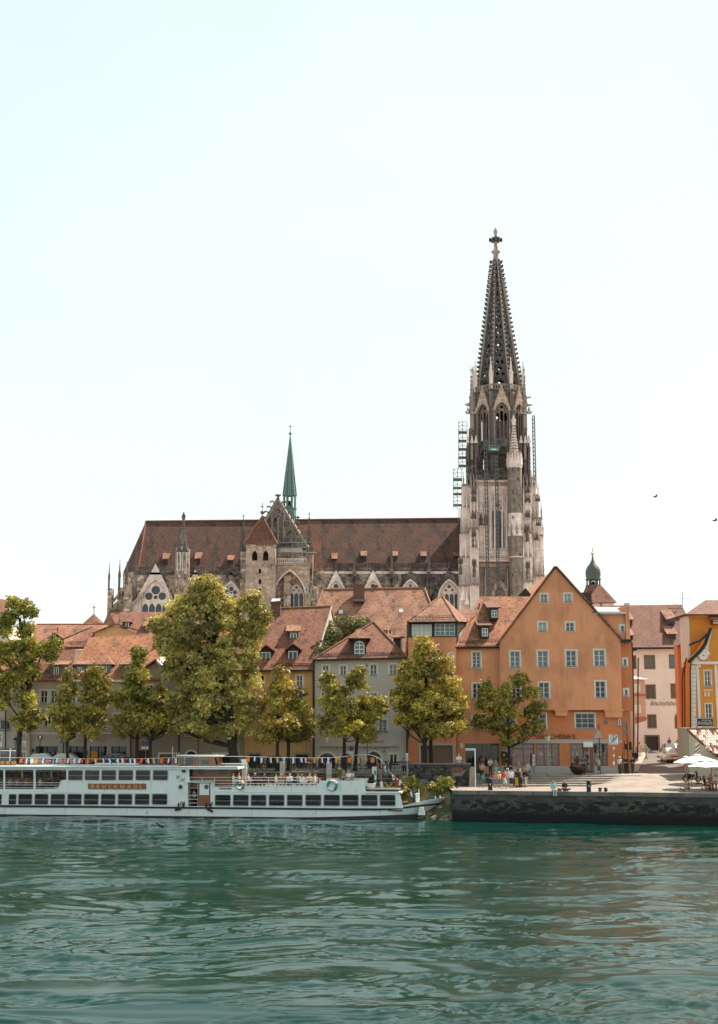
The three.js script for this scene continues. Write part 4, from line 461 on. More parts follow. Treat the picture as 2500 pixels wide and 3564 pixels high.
// scaffolding and hoists on the tower
{
  const sc = thing('scaffolding', 'metal scaffolding clinging to the left side of the tall spire tower', 'scaffolding', at(1600, 1800, 256).setY(Y(1810, 256)));
  const lattice = (u0, u1, v0, v1, d0, d1, boards) => { for (const u of [u0, (u0 + u1) / 2, u1]) for (const dd of [d0, d1]) part('pole', bar(at(u, v1, dd), at(u, v0, dd), 0.06, 4), MT.galv, sc); for (let v = v0; v <= v1; v += 14) { part('ledger', [bar(at(u0, v, d0), at(u1, v, d0), 0.05, 4), bar(at(u0, v, d1), at(u1, v, d1), 0.05, 4), bar(at(u0, v, d0), at(u0, v, d1), 0.05, 4), bar(at(u0, v, d0), at((u0 + u1) / 2, v + 14, d0), 0.04, 4)], MT.galv, sc); } for (const v of boards) part('platform', faces([[at(u0, v, d0), at(u1, v, d0), at(u1, v, d1), at(u0, v, d1)]]).constructor && slab([at(u0, v, d0), at(u1, v, d0), at(u1, v, d1).setY(Y(v, d0)), at(u0, v, d1).setY(Y(v, d0))], 0.2), MT.stoneShaft, sc); };
  lattice(1596, 1626, 1468, 1632, 253.6, 255.6, [1500, 1530, 1559, 1588, 1617]); lattice(1578, 1608, 1632, 1768, 253.6, 255.6, [1664, 1694, 1715, 1754]); for (const u of [1598, 1606]) part('pole', bar(at(u, 1812, 255), at(u, 1768, 255), 0.07, 4), MT.galv, sc);
  const mast = (name, label, u, v0, v1, d, w, m) => { const t = thing(name, label, 'hoist mast', at(u, v1, d)), a = at(u, v1, d), b = at(u, v0, d); for (const [sx, sz] of [[-1, -1], [1, -1], [1, 1], [-1, 1]]) part('mast_leg', bar(V3(a.x + sx * w, a.y, a.z + sz * w), V3(a.x + sx * w, b.y, a.z + sz * w), 0.07, 4), m, t); const n = Math.round((b.y - a.y) / 0.85), G = []; for (let k = 0; k <= n; k++) { const y = mix(a.y, b.y, k / n); G.push(box(a.x - w, a.x + w, y - 0.05, y + 0.2, a.z + w - 0.06, a.z + w + 0.06)); if (k < n) G.push(bar(V3(a.x - w, y, a.z - w), V3(a.x + w, y + 0.85, a.z - w), 0.05, 4)); } part('rung', G, m, t); return t; };
  const hm = std([0.11, 0.115, 0.12], 0.5, { metalness: 0.4 });
  mast('hoist_mast', 'left lattice mast of the work lift on the tower front', 1700, 1536, 2120, 246.6, 0.26, hm); mast('hoist_mast', 'right lattice mast of the work lift on the tower front', 1737, 1536, 2120, 246.6, 0.26, hm);
  mast('crane_mast', 'thin lattice mast standing free on the right of the tower', 1863, 1450, 1700, 253, 0.24, std([0.18, 0.24, 0.22], 0.5, { metalness: 0.4 }));
  const cg = thing('lift_cage', 'green work lift cage hung between two masts on the tower', 'lift cage', at(1719, 1575, 246)), gm = std([0.12, 0.22, 0.19], 0.6); part('cage_floor', pbox(1702, 1568, 1738, 1576, 245.4, 2), MT.darkWood, cg); part('cage_panel', pbox(1703, 1558, 1737, 1569, 245.3, 0.1), gm, cg); part('cage_stripe', pbox(1711, 1562, 1729, 1565, 245.25, 0.05), MT.white, cg); part('cage_rail', [bar(at(1703, 1551, 245.4), at(1737, 1551, 245.4), 0.05, 4), ...[1703, 1714, 1726, 1737].map((u) => bar(at(u, 1570, 245.4), at(u, 1548, 245.4), 0.05, 4))], gm, cg); part('side_platform', pbox(1740, 1566, 1764, 1580, 247.5, 2), MT.darkWood, cg);
  const ts = thing('transept_scaffold', 'thin scaffold poles before the stone gable of the transept', 'scaffolding', at(1015, 1960, 247)); for (const u of [974, 1018, 1052, 1066]) part('pole', bar(at(u, 1960, 249.2), at(u, 1878, 249.2), 0.05, 4), MT.galv, ts); for (const v of [1888, 1905, 1922]) part('ledger', bar(at(970, v, 249.2), at(1068, v, 249.2), 0.05, 4), MT.galv, ts); part('canopy', pslab([[1068, 1926, 248.6], [1105, 1926, 248.6], [1102, 1920, 250.5], [1072, 1920, 250.5]], 0.2), MT.darkWood, ts);
}

// ---------------------------------------------------------------- houses
const winCache = new Map(), cached = (k, f) => { if (!winCache.has(k)) winCache.set(k, f()); return winCache.get(k); }, RW = rng(404);
function windowSet(parent, x0, x1, y0, y1, z, o) { // a surround, a sash with bars, its panes and a sill; geometry is shared between windows of one size
  const w = Math.round((x1 - x0) * 20) / 20, h = Math.round((y1 - y0) * 20) / 20, { cols = 2, rows = 3, trim = MT.trim, tw = 0.15, frame = MT.sash, arch = 0, sill = true, pane = -1, deep = 0.2, bars = 0.04 } = o, key = [w, h, cols, rows, tw, arch, deep, bars].join();
  const iw = w / 2 - (trim ? tw : 0), y2 = h - (trim ? tw : 0), yb = trim ? tw : 0, outl = (a, b, c) => (arch ? archPts(-a, a, b, c, false, 6) : rectPts(-a, b, a, c));
  const G = cached(key, () => { const f = 0.07, cw = (iw * 2 - f * 2) / cols, ch = (y2 - yb - f * 2) / rows, H = [], P = []; for (let i = 0; i < cols; i++) for (let j = 0; j < rows; j++) { const mid = cols % 2 === 0 && cols > 1; const a = -iw + f + i * cw + (i ? ((mid && i === cols / 2) ? 0.045 : bars / 2) : 0), b = -iw + f + (i + 1) * cw - (i < cols - 1 ? ((mid && i === cols / 2 - 1) ? 0.045 : bars / 2) : 0), c = yb + f + j * ch + (j ? bars / 2 : 0), e = yb + f + (j + 1) * ch - (j < rows - 1 ? bars / 2 : 0); if (arch && j === rows - 1) { const cut = (x) => yb + (y2 - yb) - iw + Math.sqrt(Math.max(0, iw * iw - x * x)) - 0.09; const q = [[a, c], [b, c], [b, Math.max(c + 0.05, Math.min(e, cut(b)))], [(a + b) / 2, Math.max(c + 0.06, Math.min(e, cut((a + b) / 2)))], [a, Math.max(c + 0.05, Math.min(e, cut(a)))]]; H.push(q); P.push(extr(q, -deep - 0.02, -deep + 0.01)); } else { H.push(rectPts(a, c, b, e)); P.push(box(a - 0.005, b + 0.005, c - 0.005, e + 0.005, -deep - 0.02, -deep + 0.005)); } }
    return { trim: trim ? extr(outl(w / 2, 0, h), -0.06, 0.035, [outl(iw, yb, y2)]) : null, sash: extr(outl(iw, yb, y2), -deep - 0.05, -deep + 0.04, H), panes: P, sill: box(-iw - 0.06, iw + 0.06, yb - 0.06, yb + 0.03, -deep, 0.13) }; });
  const pos = V3((x0 + x1) / 2, y0, z).sub((parent.root ?? parent).org); let m, k0;
  if (trim) { m = put('window', G.trim, trim, parent, pos); put('sash', G.sash, frame, m); } else m = put('window', G.sash, frame, parent, pos);
  const pi = pane >= 0 ? pane : (RW() < 0.18 ? 4 : Math.floor(RW() * 3)), pm = o.paneMat ?? MT.pane[pi]; for (const g of G.panes) put('pane', g, pm, m); if (sill) put('sill', G.sill, o.sillMat ?? MT.lead, m);
  const cx = (x0 + x1) / 2; return arch ? archPts(cx - iw, cx + iw, y0 + yb, y0 + y2, false, 6) : rectPts(cx - iw, y0 + yb, cx + iw, y0 + y2);
}
function house(name, label, d, u, y0, group, cat = 'house') {
  const t = thing(name, label, cat, V3(X(u, 2600, d), y0, -d), group), H = { t, d, holes: [] };
  H.win = (u0, v0, u1, v1, o = {}) => { const vm = (v0 + v1) / 2, dd = o.d ?? d; const q = windowSet(t, X(u0, vm, dd), X(u1, vm, dd), Y(v1, dd), Y(v0, dd), -dd, o); if (!o.free) H.holes.push(q); return q; };
  H.wall = (pts, m, depth = 10, nm = 'wall') => { const P = pp(pts, d); part(nm, extr(P, -d - 0.36, -d, H.holes), m, t); part('side_walls', extr(P, -d - depth, -d - 0.37), m, t); };
  H.roof = (pts, m, th = 0.18, nm = 'roof') => part(nm, pslab(pts, th), m, t);
  H.add = (n, g, m) => part(n, g, m, t);
  H.door = (u0, v0, u1, v1, m, arch = false, surround = null) => { const vm = (v0 + v1) / 2, a = X(u0, vm, d), b = X(u1, vm, d), y1 = Y(v0, d), yy = v1 > 2660 ? y0 : Y(v1, d), o = arch ? archPts(a, b, yy, y1, false, 6) : rectPts(a, yy, b, y1); H.holes.push(o); if (surround) { const s = 0.2; part('door_surround', extr(arch ? archPts(a - s, b + s, yy, y1 + s, false, 6) : rectPts(a - s, yy, b + s, y1 + s), -d - 0.05, -d + 0.05, [arch ? archPts(a, b, yy + 0.01, y1, false, 6) : rectPts(a, yy + 0.01, b, y1)]), surround, t); } const dr = part('door', extr(o, -d - 0.28, -d - 0.2), m, t); return dr; };
  H.snow = (u0, v0, u1, v1, dd) => { const a = at(u0, v0, dd), b = at(u1, v1, dd), n = Math.round((b.x - a.x) / 0.35), G = [bar(a, b, 0.03, 4), bar(a.clone().setY(a.y + 0.16), b.clone().setY(b.y + 0.16), 0.03, 4)]; for (let k = 0; k <= n; k++) { const p = a.clone().lerp(b, k / n); G.push(box(p.x - 0.02, p.x + 0.02, p.y - 0.12, p.y + 0.17, p.z - 0.02, p.z + 0.02)); } part('snow_guard', G, MT.darkWood, t); };
  H.pipe = (pts, r = 0.07) => part('drainpipe', tube(pts.map((p) => at(...p)), r, pts.length * 4, 6), MT.iron, t);
  H.gutter = (u0, v0, u1, v1, dd, r = 0.1) => part('gutter', bar(at(u0, v0, dd), at(u1, v1, dd), r, 6), MT.iron, t);
  H.hips = (L, m, r = 0.11) => part('ridge_tiles', L.map(([a, b]) => bar(at(...a), at(...b), r, 6)), m, t);
  H.dormer = ({ u0, u1, v0, v1, dd, back, rise, kind, cheek, roofM, win, wo = {}, ov = 0.28 }) => {
    const vm = (v0 + v1) / 2, a = X(u0, vm, dd), b = X(u1, vm, dd), y0_ = Y(v1, dd), y1_ = Y(v0, dd), c = (a + b) / 2, z0 = -dd, z1 = -dd - back; const q = [X(win[0], vm, dd), X(win[2], vm, dd), Y(win[3], dd), Y(win[1], dd)];
    const hole = wo.arch ? archPts(q[0] + 0.02, q[1] - 0.02, q[2] + 0.02, q[3] - 0.02, false, 6) : rectPts(q[0] + 0.02, q[2] + 0.02, q[1] - 0.02, q[3] - 0.02);
    const dm = part('dormer', [extr(rectPts(a, y0_, b, y1_), z0 - 0.15, z0, [hole]), box(a, b, y0_, y1_, z1, z0 - 0.151)], cheek, t);
    let G; if (kind === 'shed') G = [slab([V3(a - ov, y1_, z0 + ov), V3(b + ov, y1_, z0 + ov), V3(b + ov, y1_ + rise, z1), V3(a - ov, y1_ + rise, z1)], 0.12)];
    else if (kind === 'gable') { G = [slab([V3(a - ov, y1_ - 0.1, z0 + ov), V3(c, y1_ + rise, z0 + ov), V3(c, y1_ + rise, z1), V3(a - ov, y1_ - 0.1, z1)].reverse(), 0.12).clone(), slab([V3(c, y1_ + rise, z0 + ov), V3(b + ov, y1_ - 0.1, z0 + ov), V3(b + ov, y1_ - 0.1, z1), V3(c, y1_ + rise, z1)].reverse(), 0.12)]; part('dormer_gable', extr([[a, y1_], [b, y1_], [c, y1_ + rise - 0.1]], z0 - 0.2, z0 - 0.05), cheek, dm); }
    else { const zz = z0 - (b - a) * 0.4; G = [faces([[V3(a - ov, y1_, z0 + ov), V3(b + ov, y1_, z0 + ov), V3(c + 0.2, y1_ + rise, zz), V3(c - 0.2, y1_ + rise, zz)], [V3(b + ov, y1_, z0 + ov), V3(b + ov, y1_, z1), V3(c + 0.2, y1_ + rise, z1), V3(c + 0.2, y1_ + rise, zz)], [V3(a - ov, y1_, z1), V3(a - ov, y1_, z0 + ov), V3(c - 0.2, y1_ + rise, zz), V3(c - 0.2, y1_ + rise, z1)], [V3(a - ov, y1_ - 0.02, z1), V3(b + ov, y1_ - 0.02, z1), V3(b + ov, y1_ - 0.02, z0 + ov), V3(a - ov, y1_ - 0.02, z0 + ov)]])]; }
    part('dormer_roof', G, roofM, dm);
    const g = cached('dw' + [q[1] - q[0], q[3] - q[2], wo.cols, wo.rows, wo.arch].map((x) => Math.round((x ?? 0) * 50)).join(), () => { const iw = (q[1] - q[0]) / 2, hh = q[3] - q[2], f = 0.08, cols = wo.cols ?? 2, rows = wo.rows ?? 1, H = []; const cw = (2 * iw - f) / cols, ch = (hh - f) / rows; for (let i = 0; i < cols; i++) for (let j = 0; j < rows; j++) { const aa = -iw + f + i * cw, bb = -iw + (i + 1) * cw, cc = f + j * ch, ee = (j + 1) * ch; if (wo.arch && j === rows - 1) { const cut = (x) => Math.max(cc + 0.05, Math.min(ee, hh - iw + Math.sqrt(Math.max(0, iw * iw - x * x)) - 0.1)); H.push([[aa, cc], [bb, cc], [bb, cut(bb)], [(aa + bb) / 2, cut((aa + bb) / 2)], [aa, cut(aa)]]); } else H.push(rectPts(aa, cc, bb, ee)); } const out = wo.arch ? archPts(-iw, iw, 0, hh, false, 6) : rectPts(-iw, 0, iw, hh); return { s: extr(out, -0.08, 0.03, H), P: H.map((h) => extr(h, -0.06, -0.03)) }; });
    const pos = V3((q[0] + q[1]) / 2, q[2], z0).sub(t.org); put('window', g.s, wo.frame ?? MT.sash, dm, pos); const pm = wo.paneMat ?? MT.pane[Math.floor(RW() * 3)]; for (const p of g.P) put('pane', p, pm, dm, pos); return dm; };
  return H;
}
// --- orange house: gabled front
{
  const H = house('orange_gable_house', 'tall orange gabled house with a gift shop at ground level', 131.5, 1935, YP), d = 131.5;
  for (const [a, b, c, e] of [[1878, 2063, 1910, 2099], [1961, 2062, 1993, 2098], [1870, 2162, 1907, 2201], [1966, 2162, 2003, 2200]]) H.win(a, b, c, e, { cols: 2, rows: 2 });
  for (const [a, b, c, e, p] of [[1772, 2263, 1814, 2327, 2], [1868, 2261, 1912, 2325, 2], [1966, 2259, 2011, 2324, 1], [2064, 2257, 2110, 2322, 2], [1777, 2373, 1817, 2433, 0], [1872, 2370, 1916, 2434, 0], [2068, 2367, 2113, 2433, 3]]) H.win(a, b, c, e, { cols: 2, rows: 3, pane: p });
  H.holes.length = H.holes.length; const up = H.holes.slice(); H.holes.length = 0; H.holes.push(...up);
  H.wall([[1737, 2473], [2166, 2471], [2160, 2226], [1934, 1977], [1740, 2236]], MT.orange, 18, 'wall');
  H.add('roof', [pslab([[1732, 2243, 131.2], [1934, 1972, 131.2], [1925, 1990, 149.4], [1745, 2240, 149.4]].reverse(), 0.16), pslab([[1934, 1972, 131.2], [2166, 2229, 131.2], [2140, 2232, 149.4], [1925, 1990, 149.4]].reverse(), 0.16)], MT.tilePink);
  // lower storeys stand back under the projecting upper wall
  const d2 = 131.9, low = [];
  const W2 = (u0, v0, u1, v1, o) => { const vm = (v0 + v1) / 2; low.push(windowSet(H.t, X(u0, vm, d2), X(u1, vm, d2), Y(v1, d2), Y(v0, d2), -d2, o)); };
  W2(2000, 2479, 2074, 2539, { cols: 3, rows: 3, pane: 0, tw: 0.12 }); W2(1852, 2479, 1905, 2540, { cols: 2, rows: 3, pane: 0 }); W2(1750, 2480, 1800, 2540, { cols: 2, rows: 3, pane: 0 });
  const shop = [[1743, 1860], [1866, 1948], [1985, 2032], [2032, 2066], [2068, 2116]]; for (const [a, b] of shop) low.push(rectPts(X(a, 2630, d2), a === 2032 ? YP : Y(2666, d2), X(b, 2630, d2), Y(2588, d2)));
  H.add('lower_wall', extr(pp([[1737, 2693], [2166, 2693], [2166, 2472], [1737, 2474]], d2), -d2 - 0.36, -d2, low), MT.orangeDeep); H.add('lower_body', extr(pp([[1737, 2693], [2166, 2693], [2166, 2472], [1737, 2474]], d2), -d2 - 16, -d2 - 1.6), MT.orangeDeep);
  H.add('soffit', box(X(1737, 2474, d), X(2166, 2474, d), Y(2473, d) - 0.06, Y(2473, d) - 0.004, -d2 - 0.02, -d - 0.01), MT.darkWood);
  H.add('fascia', [pbox(1595, 2574, 2166, 2587, d2 - 0.04, 0.1)], MT.trimGrey); H.add('plinth', [pbox(1742, 2666, 1984, 2693, d2 - 0.05, 0.12), pbox(1984, 2666, 2031, 2693, d2 - 0.05, 0.12), pbox(2067, 2666, 2166, 2693, d2 - 0.05, 0.12)], MT.trimGrey);
  for (const [a, b] of shop) { const x0 = X(a, 2630, d2), x1 = X(b, 2630, d2), y0 = a === 2032 ? YP : Y(2666, d2), y1 = Y(2588, d2), n = b - a > 60 ? 3 : 1, tr = y1 - 0.55; const fr = H.add('shop_front', [box(x0, x1, tr - 0.05, tr + 0.05, -d2 - 0.22, -d2 - 0.08), box(x0, x1, y1 - 0.08, y1, -d2 - 0.22, -d2 - 0.08), box(x0, x1, y0, y0 + 0.1, -d2 - 0.22, -d2 - 0.08), ...Array.from({ length: n + 1 }, (_, k) => box(Math.min(x1 - 0.09, x0 + (x1 - x0) * k / n), Math.min(x1, x0 + (x1 - x0) * k / n + 0.09), y0, y1, -d2 - 0.23, -d2 - 0.07))], MT.brownFrame); for (let k = 0; k < n; k++) { part('pane', box(x0 + (x1 - x0) * k / n, x0 + (x1 - x0) * (k + 1) / n, y0, y1, -d2 - 0.15, -d2 - 0.14), MT.clear, fr); }
    const R = rng(a), G = []; for (let k = 0; k < 3; k++) part('display_shelf', box(x0 + 0.1, x1 - 0.1, y0 + 0.35 + k * 0.6, y0 + 0.39 + k * 0.6, -d2 - 1.3, -d2 - 0.75), MT.brownFrame, fr); for (let k = 0; k < 14; k++) { const xx = mix(x0 + 0.2, x1 - 0.3, R()), s = 0.1 + R() * 0.2, yy = y0 + 0.39 + Math.floor(R() * 3) * 0.6, c = [[0.5, 0.45, 0.4], [0.4, 0.12, 0.06], [0.1, 0.16, 0.2], [0.55, 0.4, 0.15], [0.6, 0.6, 0.58]][k % 5]; part('shop_goods', R() < 0.5 ? box(xx, xx + s, yy, yy + s * 1.3, -d2 - 1.1, -d2 - 0.9) : lathe([[0, 0], [s * 0.5, 0], [s * 0.6, s * 0.6], [s * 0.25, s * 1.1], [s * 0.28, s * 1.4]], 8).translate(xx, yy, -d2 - 1), MT.cloth(c), fr); } }
  H.add('shop_sign', pbox(2031, 2582, 2064, 2600, d2 - 0.1, 0.06), MT.white);
  H.add('lettering', mv(text('GESCHENKE', X(2004, 2560, d2) - X(1868, 2560, d2), Y(2556, d2) - Y(2571, d2), 0.05, fontR, 0.06), X(1936, 2560, d2), Y(2571, d2), -d2 + 0.01), MT.darkWood);
  for (const [a, b, v] of [[1933, 1976, 2491], [2106, 2168, 2497]]) H.add('corbel', [pbox(a - 3, 2469, b + 3, 2475, d - 0.18, 0.6), ppoly([[a + 2, v], [b - 2, v], [b, 2475], [a, 2475]], d - 0.12, 0.5)], MT.orange);
  H.add('street_sign', ppoly([[2098, 2520], [2118, 2520], [2108, 2502]], d2 - 0.06, 0.03), MT.lead);
  // bay on the right with metal roof, corner strip with small windows
  const B = 130.9; part('roof_bay', pbox(2062, 2128, 2192, 2226, 131.9, 6), MT.orange, H.t); part('bay_roof', [pslab([[2055, 2133, 131.4], [2178, 2133, 131.4], [2176, 2113, 137], [2062, 2113, 137]], 0.12), pbox(2062, 2129, 2180, 2137, 131.5, 0.4)], MT.zinc, H.t); part('bay_parapet', pbox(2178, 2106, 2192, 2226, 131.6, 7), MT.orange, H.t); part('chimney_cap', pbox(2178, 2098, 2192, 2108, 131.7, 1.0), MT.zinc, H.t); part('side_dormer', pbox(2012, 2062, 2060, 2120, 136, 6), MT.darkWood, H.t); part('ridge_dormer', ppoly([[1800, 2078], [1856, 2078], [1830, 2046]], 139, 4), MT.darkWood, H.t);
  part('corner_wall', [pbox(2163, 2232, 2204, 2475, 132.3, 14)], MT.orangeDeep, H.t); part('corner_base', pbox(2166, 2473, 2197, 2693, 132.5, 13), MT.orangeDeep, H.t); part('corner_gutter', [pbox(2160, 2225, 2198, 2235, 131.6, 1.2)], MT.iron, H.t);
  for (const [a, b, c, e, dd] of [[2154, 2171, 2179, 2204, 131.9], [2164, 2288, 2187, 2322, 132.3], [2168, 2394, 2191, 2427, 132.3]]) H.win(a, b, c, e, { cols: 1, rows: 1, d: dd, free: true, deep: -0.05, pane: 1 });
  H.win(2150, 2500, 2162, 2528, { cols: 1, rows: 1, d: d2, free: true, deep: -0.05, pane: 1, trim: MT.trimGrey, tw: 0.06 });
  H.pipe([[2200, 2235, 131.4], [2203, 2300, 131.6], [2206, 2480, 131.8], [2204, 2680, 132]], 0.07); H.add('roof_vent', bar(at(1970, 2030, 134), at(1975, 2014, 134), 0.12, 6), MT.brick);
}
// --- orange house, left wing with tiled roof and dormers
{
  const H = house('orange_wing_house', 'orange house wing with sloping tiled roof and two black dormers', 131.8, 1660, YP), d = 131.8;
  H.win(1640, 2265, 1678, 2329, { cols: 2, rows: 4, pane: 1 }); H.win(1641, 2374, 1680, 2436, { cols: 2, rows: 3, pane: 1 }); H.win(1640, 2483, 1696, 2542, { cols: 2, rows: 3, pane: 3 });
  H.holes.push(rectPts(X(1620, 2630, d), YP, X(1684, 2630, d), Y(2588, d)), rectPts(X(1686, 2630, d), Y(2668, d), X(1738, 2630, d), Y(2588, d)));
  H.wall([[1588, 2693], [1739, 2693], [1739, 2246], [1590, 2248]], MT.orange, 12);
  for (const [a, b, lo] of [[1620, 1684, YP], [1686, 1738, Y(2668, d)]]) { const x0 = X(a, 2630, d), x1 = X(b, 2630, d), y1 = Y(2588, d); const f = H.add('shop_front', [box(x0, x1, y1 - 0.6, y1 - 0.52, -d - 0.25, -d - 0.1), box(x0, x0 + 0.08, lo, y1, -d - 0.25, -d - 0.1), box(x1 - 0.08, x1, lo, y1, -d - 0.25, -d - 0.1), box((x0 + x1) / 2 - 0.04, (x0 + x1) / 2 + 0.04, lo, y1, -d - 0.25, -d - 0.1)], MT.brownFrame); part('pane', box(x0, (x0 + x1) / 2, lo, y1, -d - 0.2, -d - 0.17), MT.pane[3], f); part('pane', box((x0 + x1) / 2, x1, lo, y1, -d - 0.2, -d - 0.17), MT.pane[0], f); }
  H.roof([[1584, 2253, 131.5], [1742, 2250, 131.5], [1860, 2076, 138.5], [1672, 2076, 138.5]], MT.tileBright); H.add('side_roof', pslab([[1590, 2250, 138], [1584, 2253, 131.5], [1672, 2076, 138.5]], 0.15), MT.tileBright);
  H.gutter(1584, 2254, 1737, 2252, 131.3, 0.13); H.snow(1600, 2236, 1735, 2232, 131.85); H.pipe([[1586, 2256, 131.4], [1583, 2275, 131.5], [1582, 2330, 131.6], [1582, 2560, 131.6]]);
  for (const [u0, u1, v0, v1, wn, dd] of [[1704, 1735, 2114, 2156, [1711, 2123, 1732, 2149], 134.3], [1671, 1703, 2176, 2220, [1678, 2186, 1699, 2215], 132.4]]) H.dormer({ u0, u1, v0, v1, dd, back: 3.2, rise: 0.85, kind: 'shed', cheek: MT.darkWood, roofM: MT.tileOld, win: wn, wo: { cols: 2, rows: 2, paneMat: MT.paneBlue }, ov: 0.3 });
  H.add('rear_roof', pslab([[1590, 2160, 140], [1672, 2160, 140], [1672, 2118, 145], [1590, 2122, 145]], 0.15), MT.tileRed); H.add('vent_pipe', bar(at(1665, 2120, 136), at(1670, 2100, 136), 0.09, 6), MT.brick);
}
// --- orange house with glazed attic storey under a pyramid roof
{
  const H = house('orange_attic_house', 'orange house with glazed dark attic storey and hipped tile roof', 131.2, 1505, YS), d = 131.2;
  H.win(1560, 2270, 1582, 2328, { cols: 2, rows: 3, pane: 1 }); H.door(1465, 2594, 1576, 2680, MT.brownFrame, false, MT.trimGrey); 
  H.add('garage_boards', Array.from({ length: 9 }, (_, k) => pbox(1500, 2602 + k * 7.6, 1574, 2608.5 + k * 7.6, d + 0.12, 0.1)), std([0.2, 0.12, 0.075], 0.7)); H.add('lamp_pair', Array.from({ length: 1 }, () => pbox(1466, 2600, 1498, 2606, d + 0.1, 0.1)), MT.darkWood);
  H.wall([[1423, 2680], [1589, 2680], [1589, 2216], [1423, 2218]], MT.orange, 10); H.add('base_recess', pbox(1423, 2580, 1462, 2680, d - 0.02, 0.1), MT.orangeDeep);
  const dw = 131.1; H.add('attic_storey', extr(pp([[1422, 2218], [1591, 2215], [1591, 2160], [1422, 2162]], dw), -dw - 0.3, -dw, [pp([[1434, 2216], [1503, 2216], [1503, 2173], [1434, 2173]], dw), pp([[1514, 2214], [1584, 2212], [1584, 2171], [1514, 2171]], dw)]), MT.darkWood); H.add('attic_side', [faces([[at(1591, 2215, 131.1), at(1630, 2170, 138), at(1632, 2160, 138), at(1591, 2160, 131.1)]]), pbox(1423, 2160, 1589, 2217, 131.5, 6)], MT.darkWood);
  for (let k = 0; k < 4; k++) H.add('attic_board', bar(at(1596 + k * 8, 2207 - k * 9, 131.9 + k * 1.3), at(1596 + k * 8, 2162, 131.9 + k * 1.3), 0.06, 4), MT.brownFrame);
  H.win(1434, 2171.5, 1503, 2216, { cols: 4, rows: 3, d: dw, free: true, trim: null, pane: 2, deep: 0.05, paneMat: glassy([0.5, 0.52, 0.5], 0.2) }); H.win(1514, 2169.5, 1584, 2213, { cols: 4, rows: 3, d: dw, free: true, trim: null, paneMat: MT.paneBlue, deep: 0.05 });
  const A = [1538, 2072, 135]; H.add('roof', faces([[at(1418, 2164, 130.3), at(1592, 2162, 130.3), at(...A)], [at(1592, 2162, 130.3), at(1638, 2166, 138.6), at(...A)], [at(1440, 2164, 139), at(1418, 2164, 130.3), at(...A)], [at(1638, 2166, 138.6), at(1440, 2164, 139), at(...A)], [at(1418, 2165, 130.3), at(1440, 2165, 139), at(1638, 2167, 138.6), at(1592, 2163, 130.3)]]), MT.tilePink);
  H.hips([[[1418, 2163, 130.3], A], [[1592, 2161, 130.3], A]], MT.tilePink); H.snow(1436, 2150, 1578, 2148, 130.75); H.gutter(1417, 2166, 1592, 2164, 130.25, 0.09); H.pipe([[1424, 2300, 131], [1424, 2450, 131], [1423, 2570, 131]]);
  H.add('shop_sign_disc', fin(new THREE.CylinderGeometry(0.22, 0.22, 0.06, 16).scale(0.8, 1, 1.4).rotateX(Math.PI / 2).translate(X(1607, 2594, 130.9), Y(2594, 130.9), -130.9)), MT.trim); H.add('sign_bracket', bar(at(1590, 2582, 131), at(1607, 2582, 130.9), 0.02, 4), MT.iron);
  H.add('corner_pier', pbox(1589.5, 2216, 1592, 2680, 131.4, 0.3), MT.orangeDeep);
}
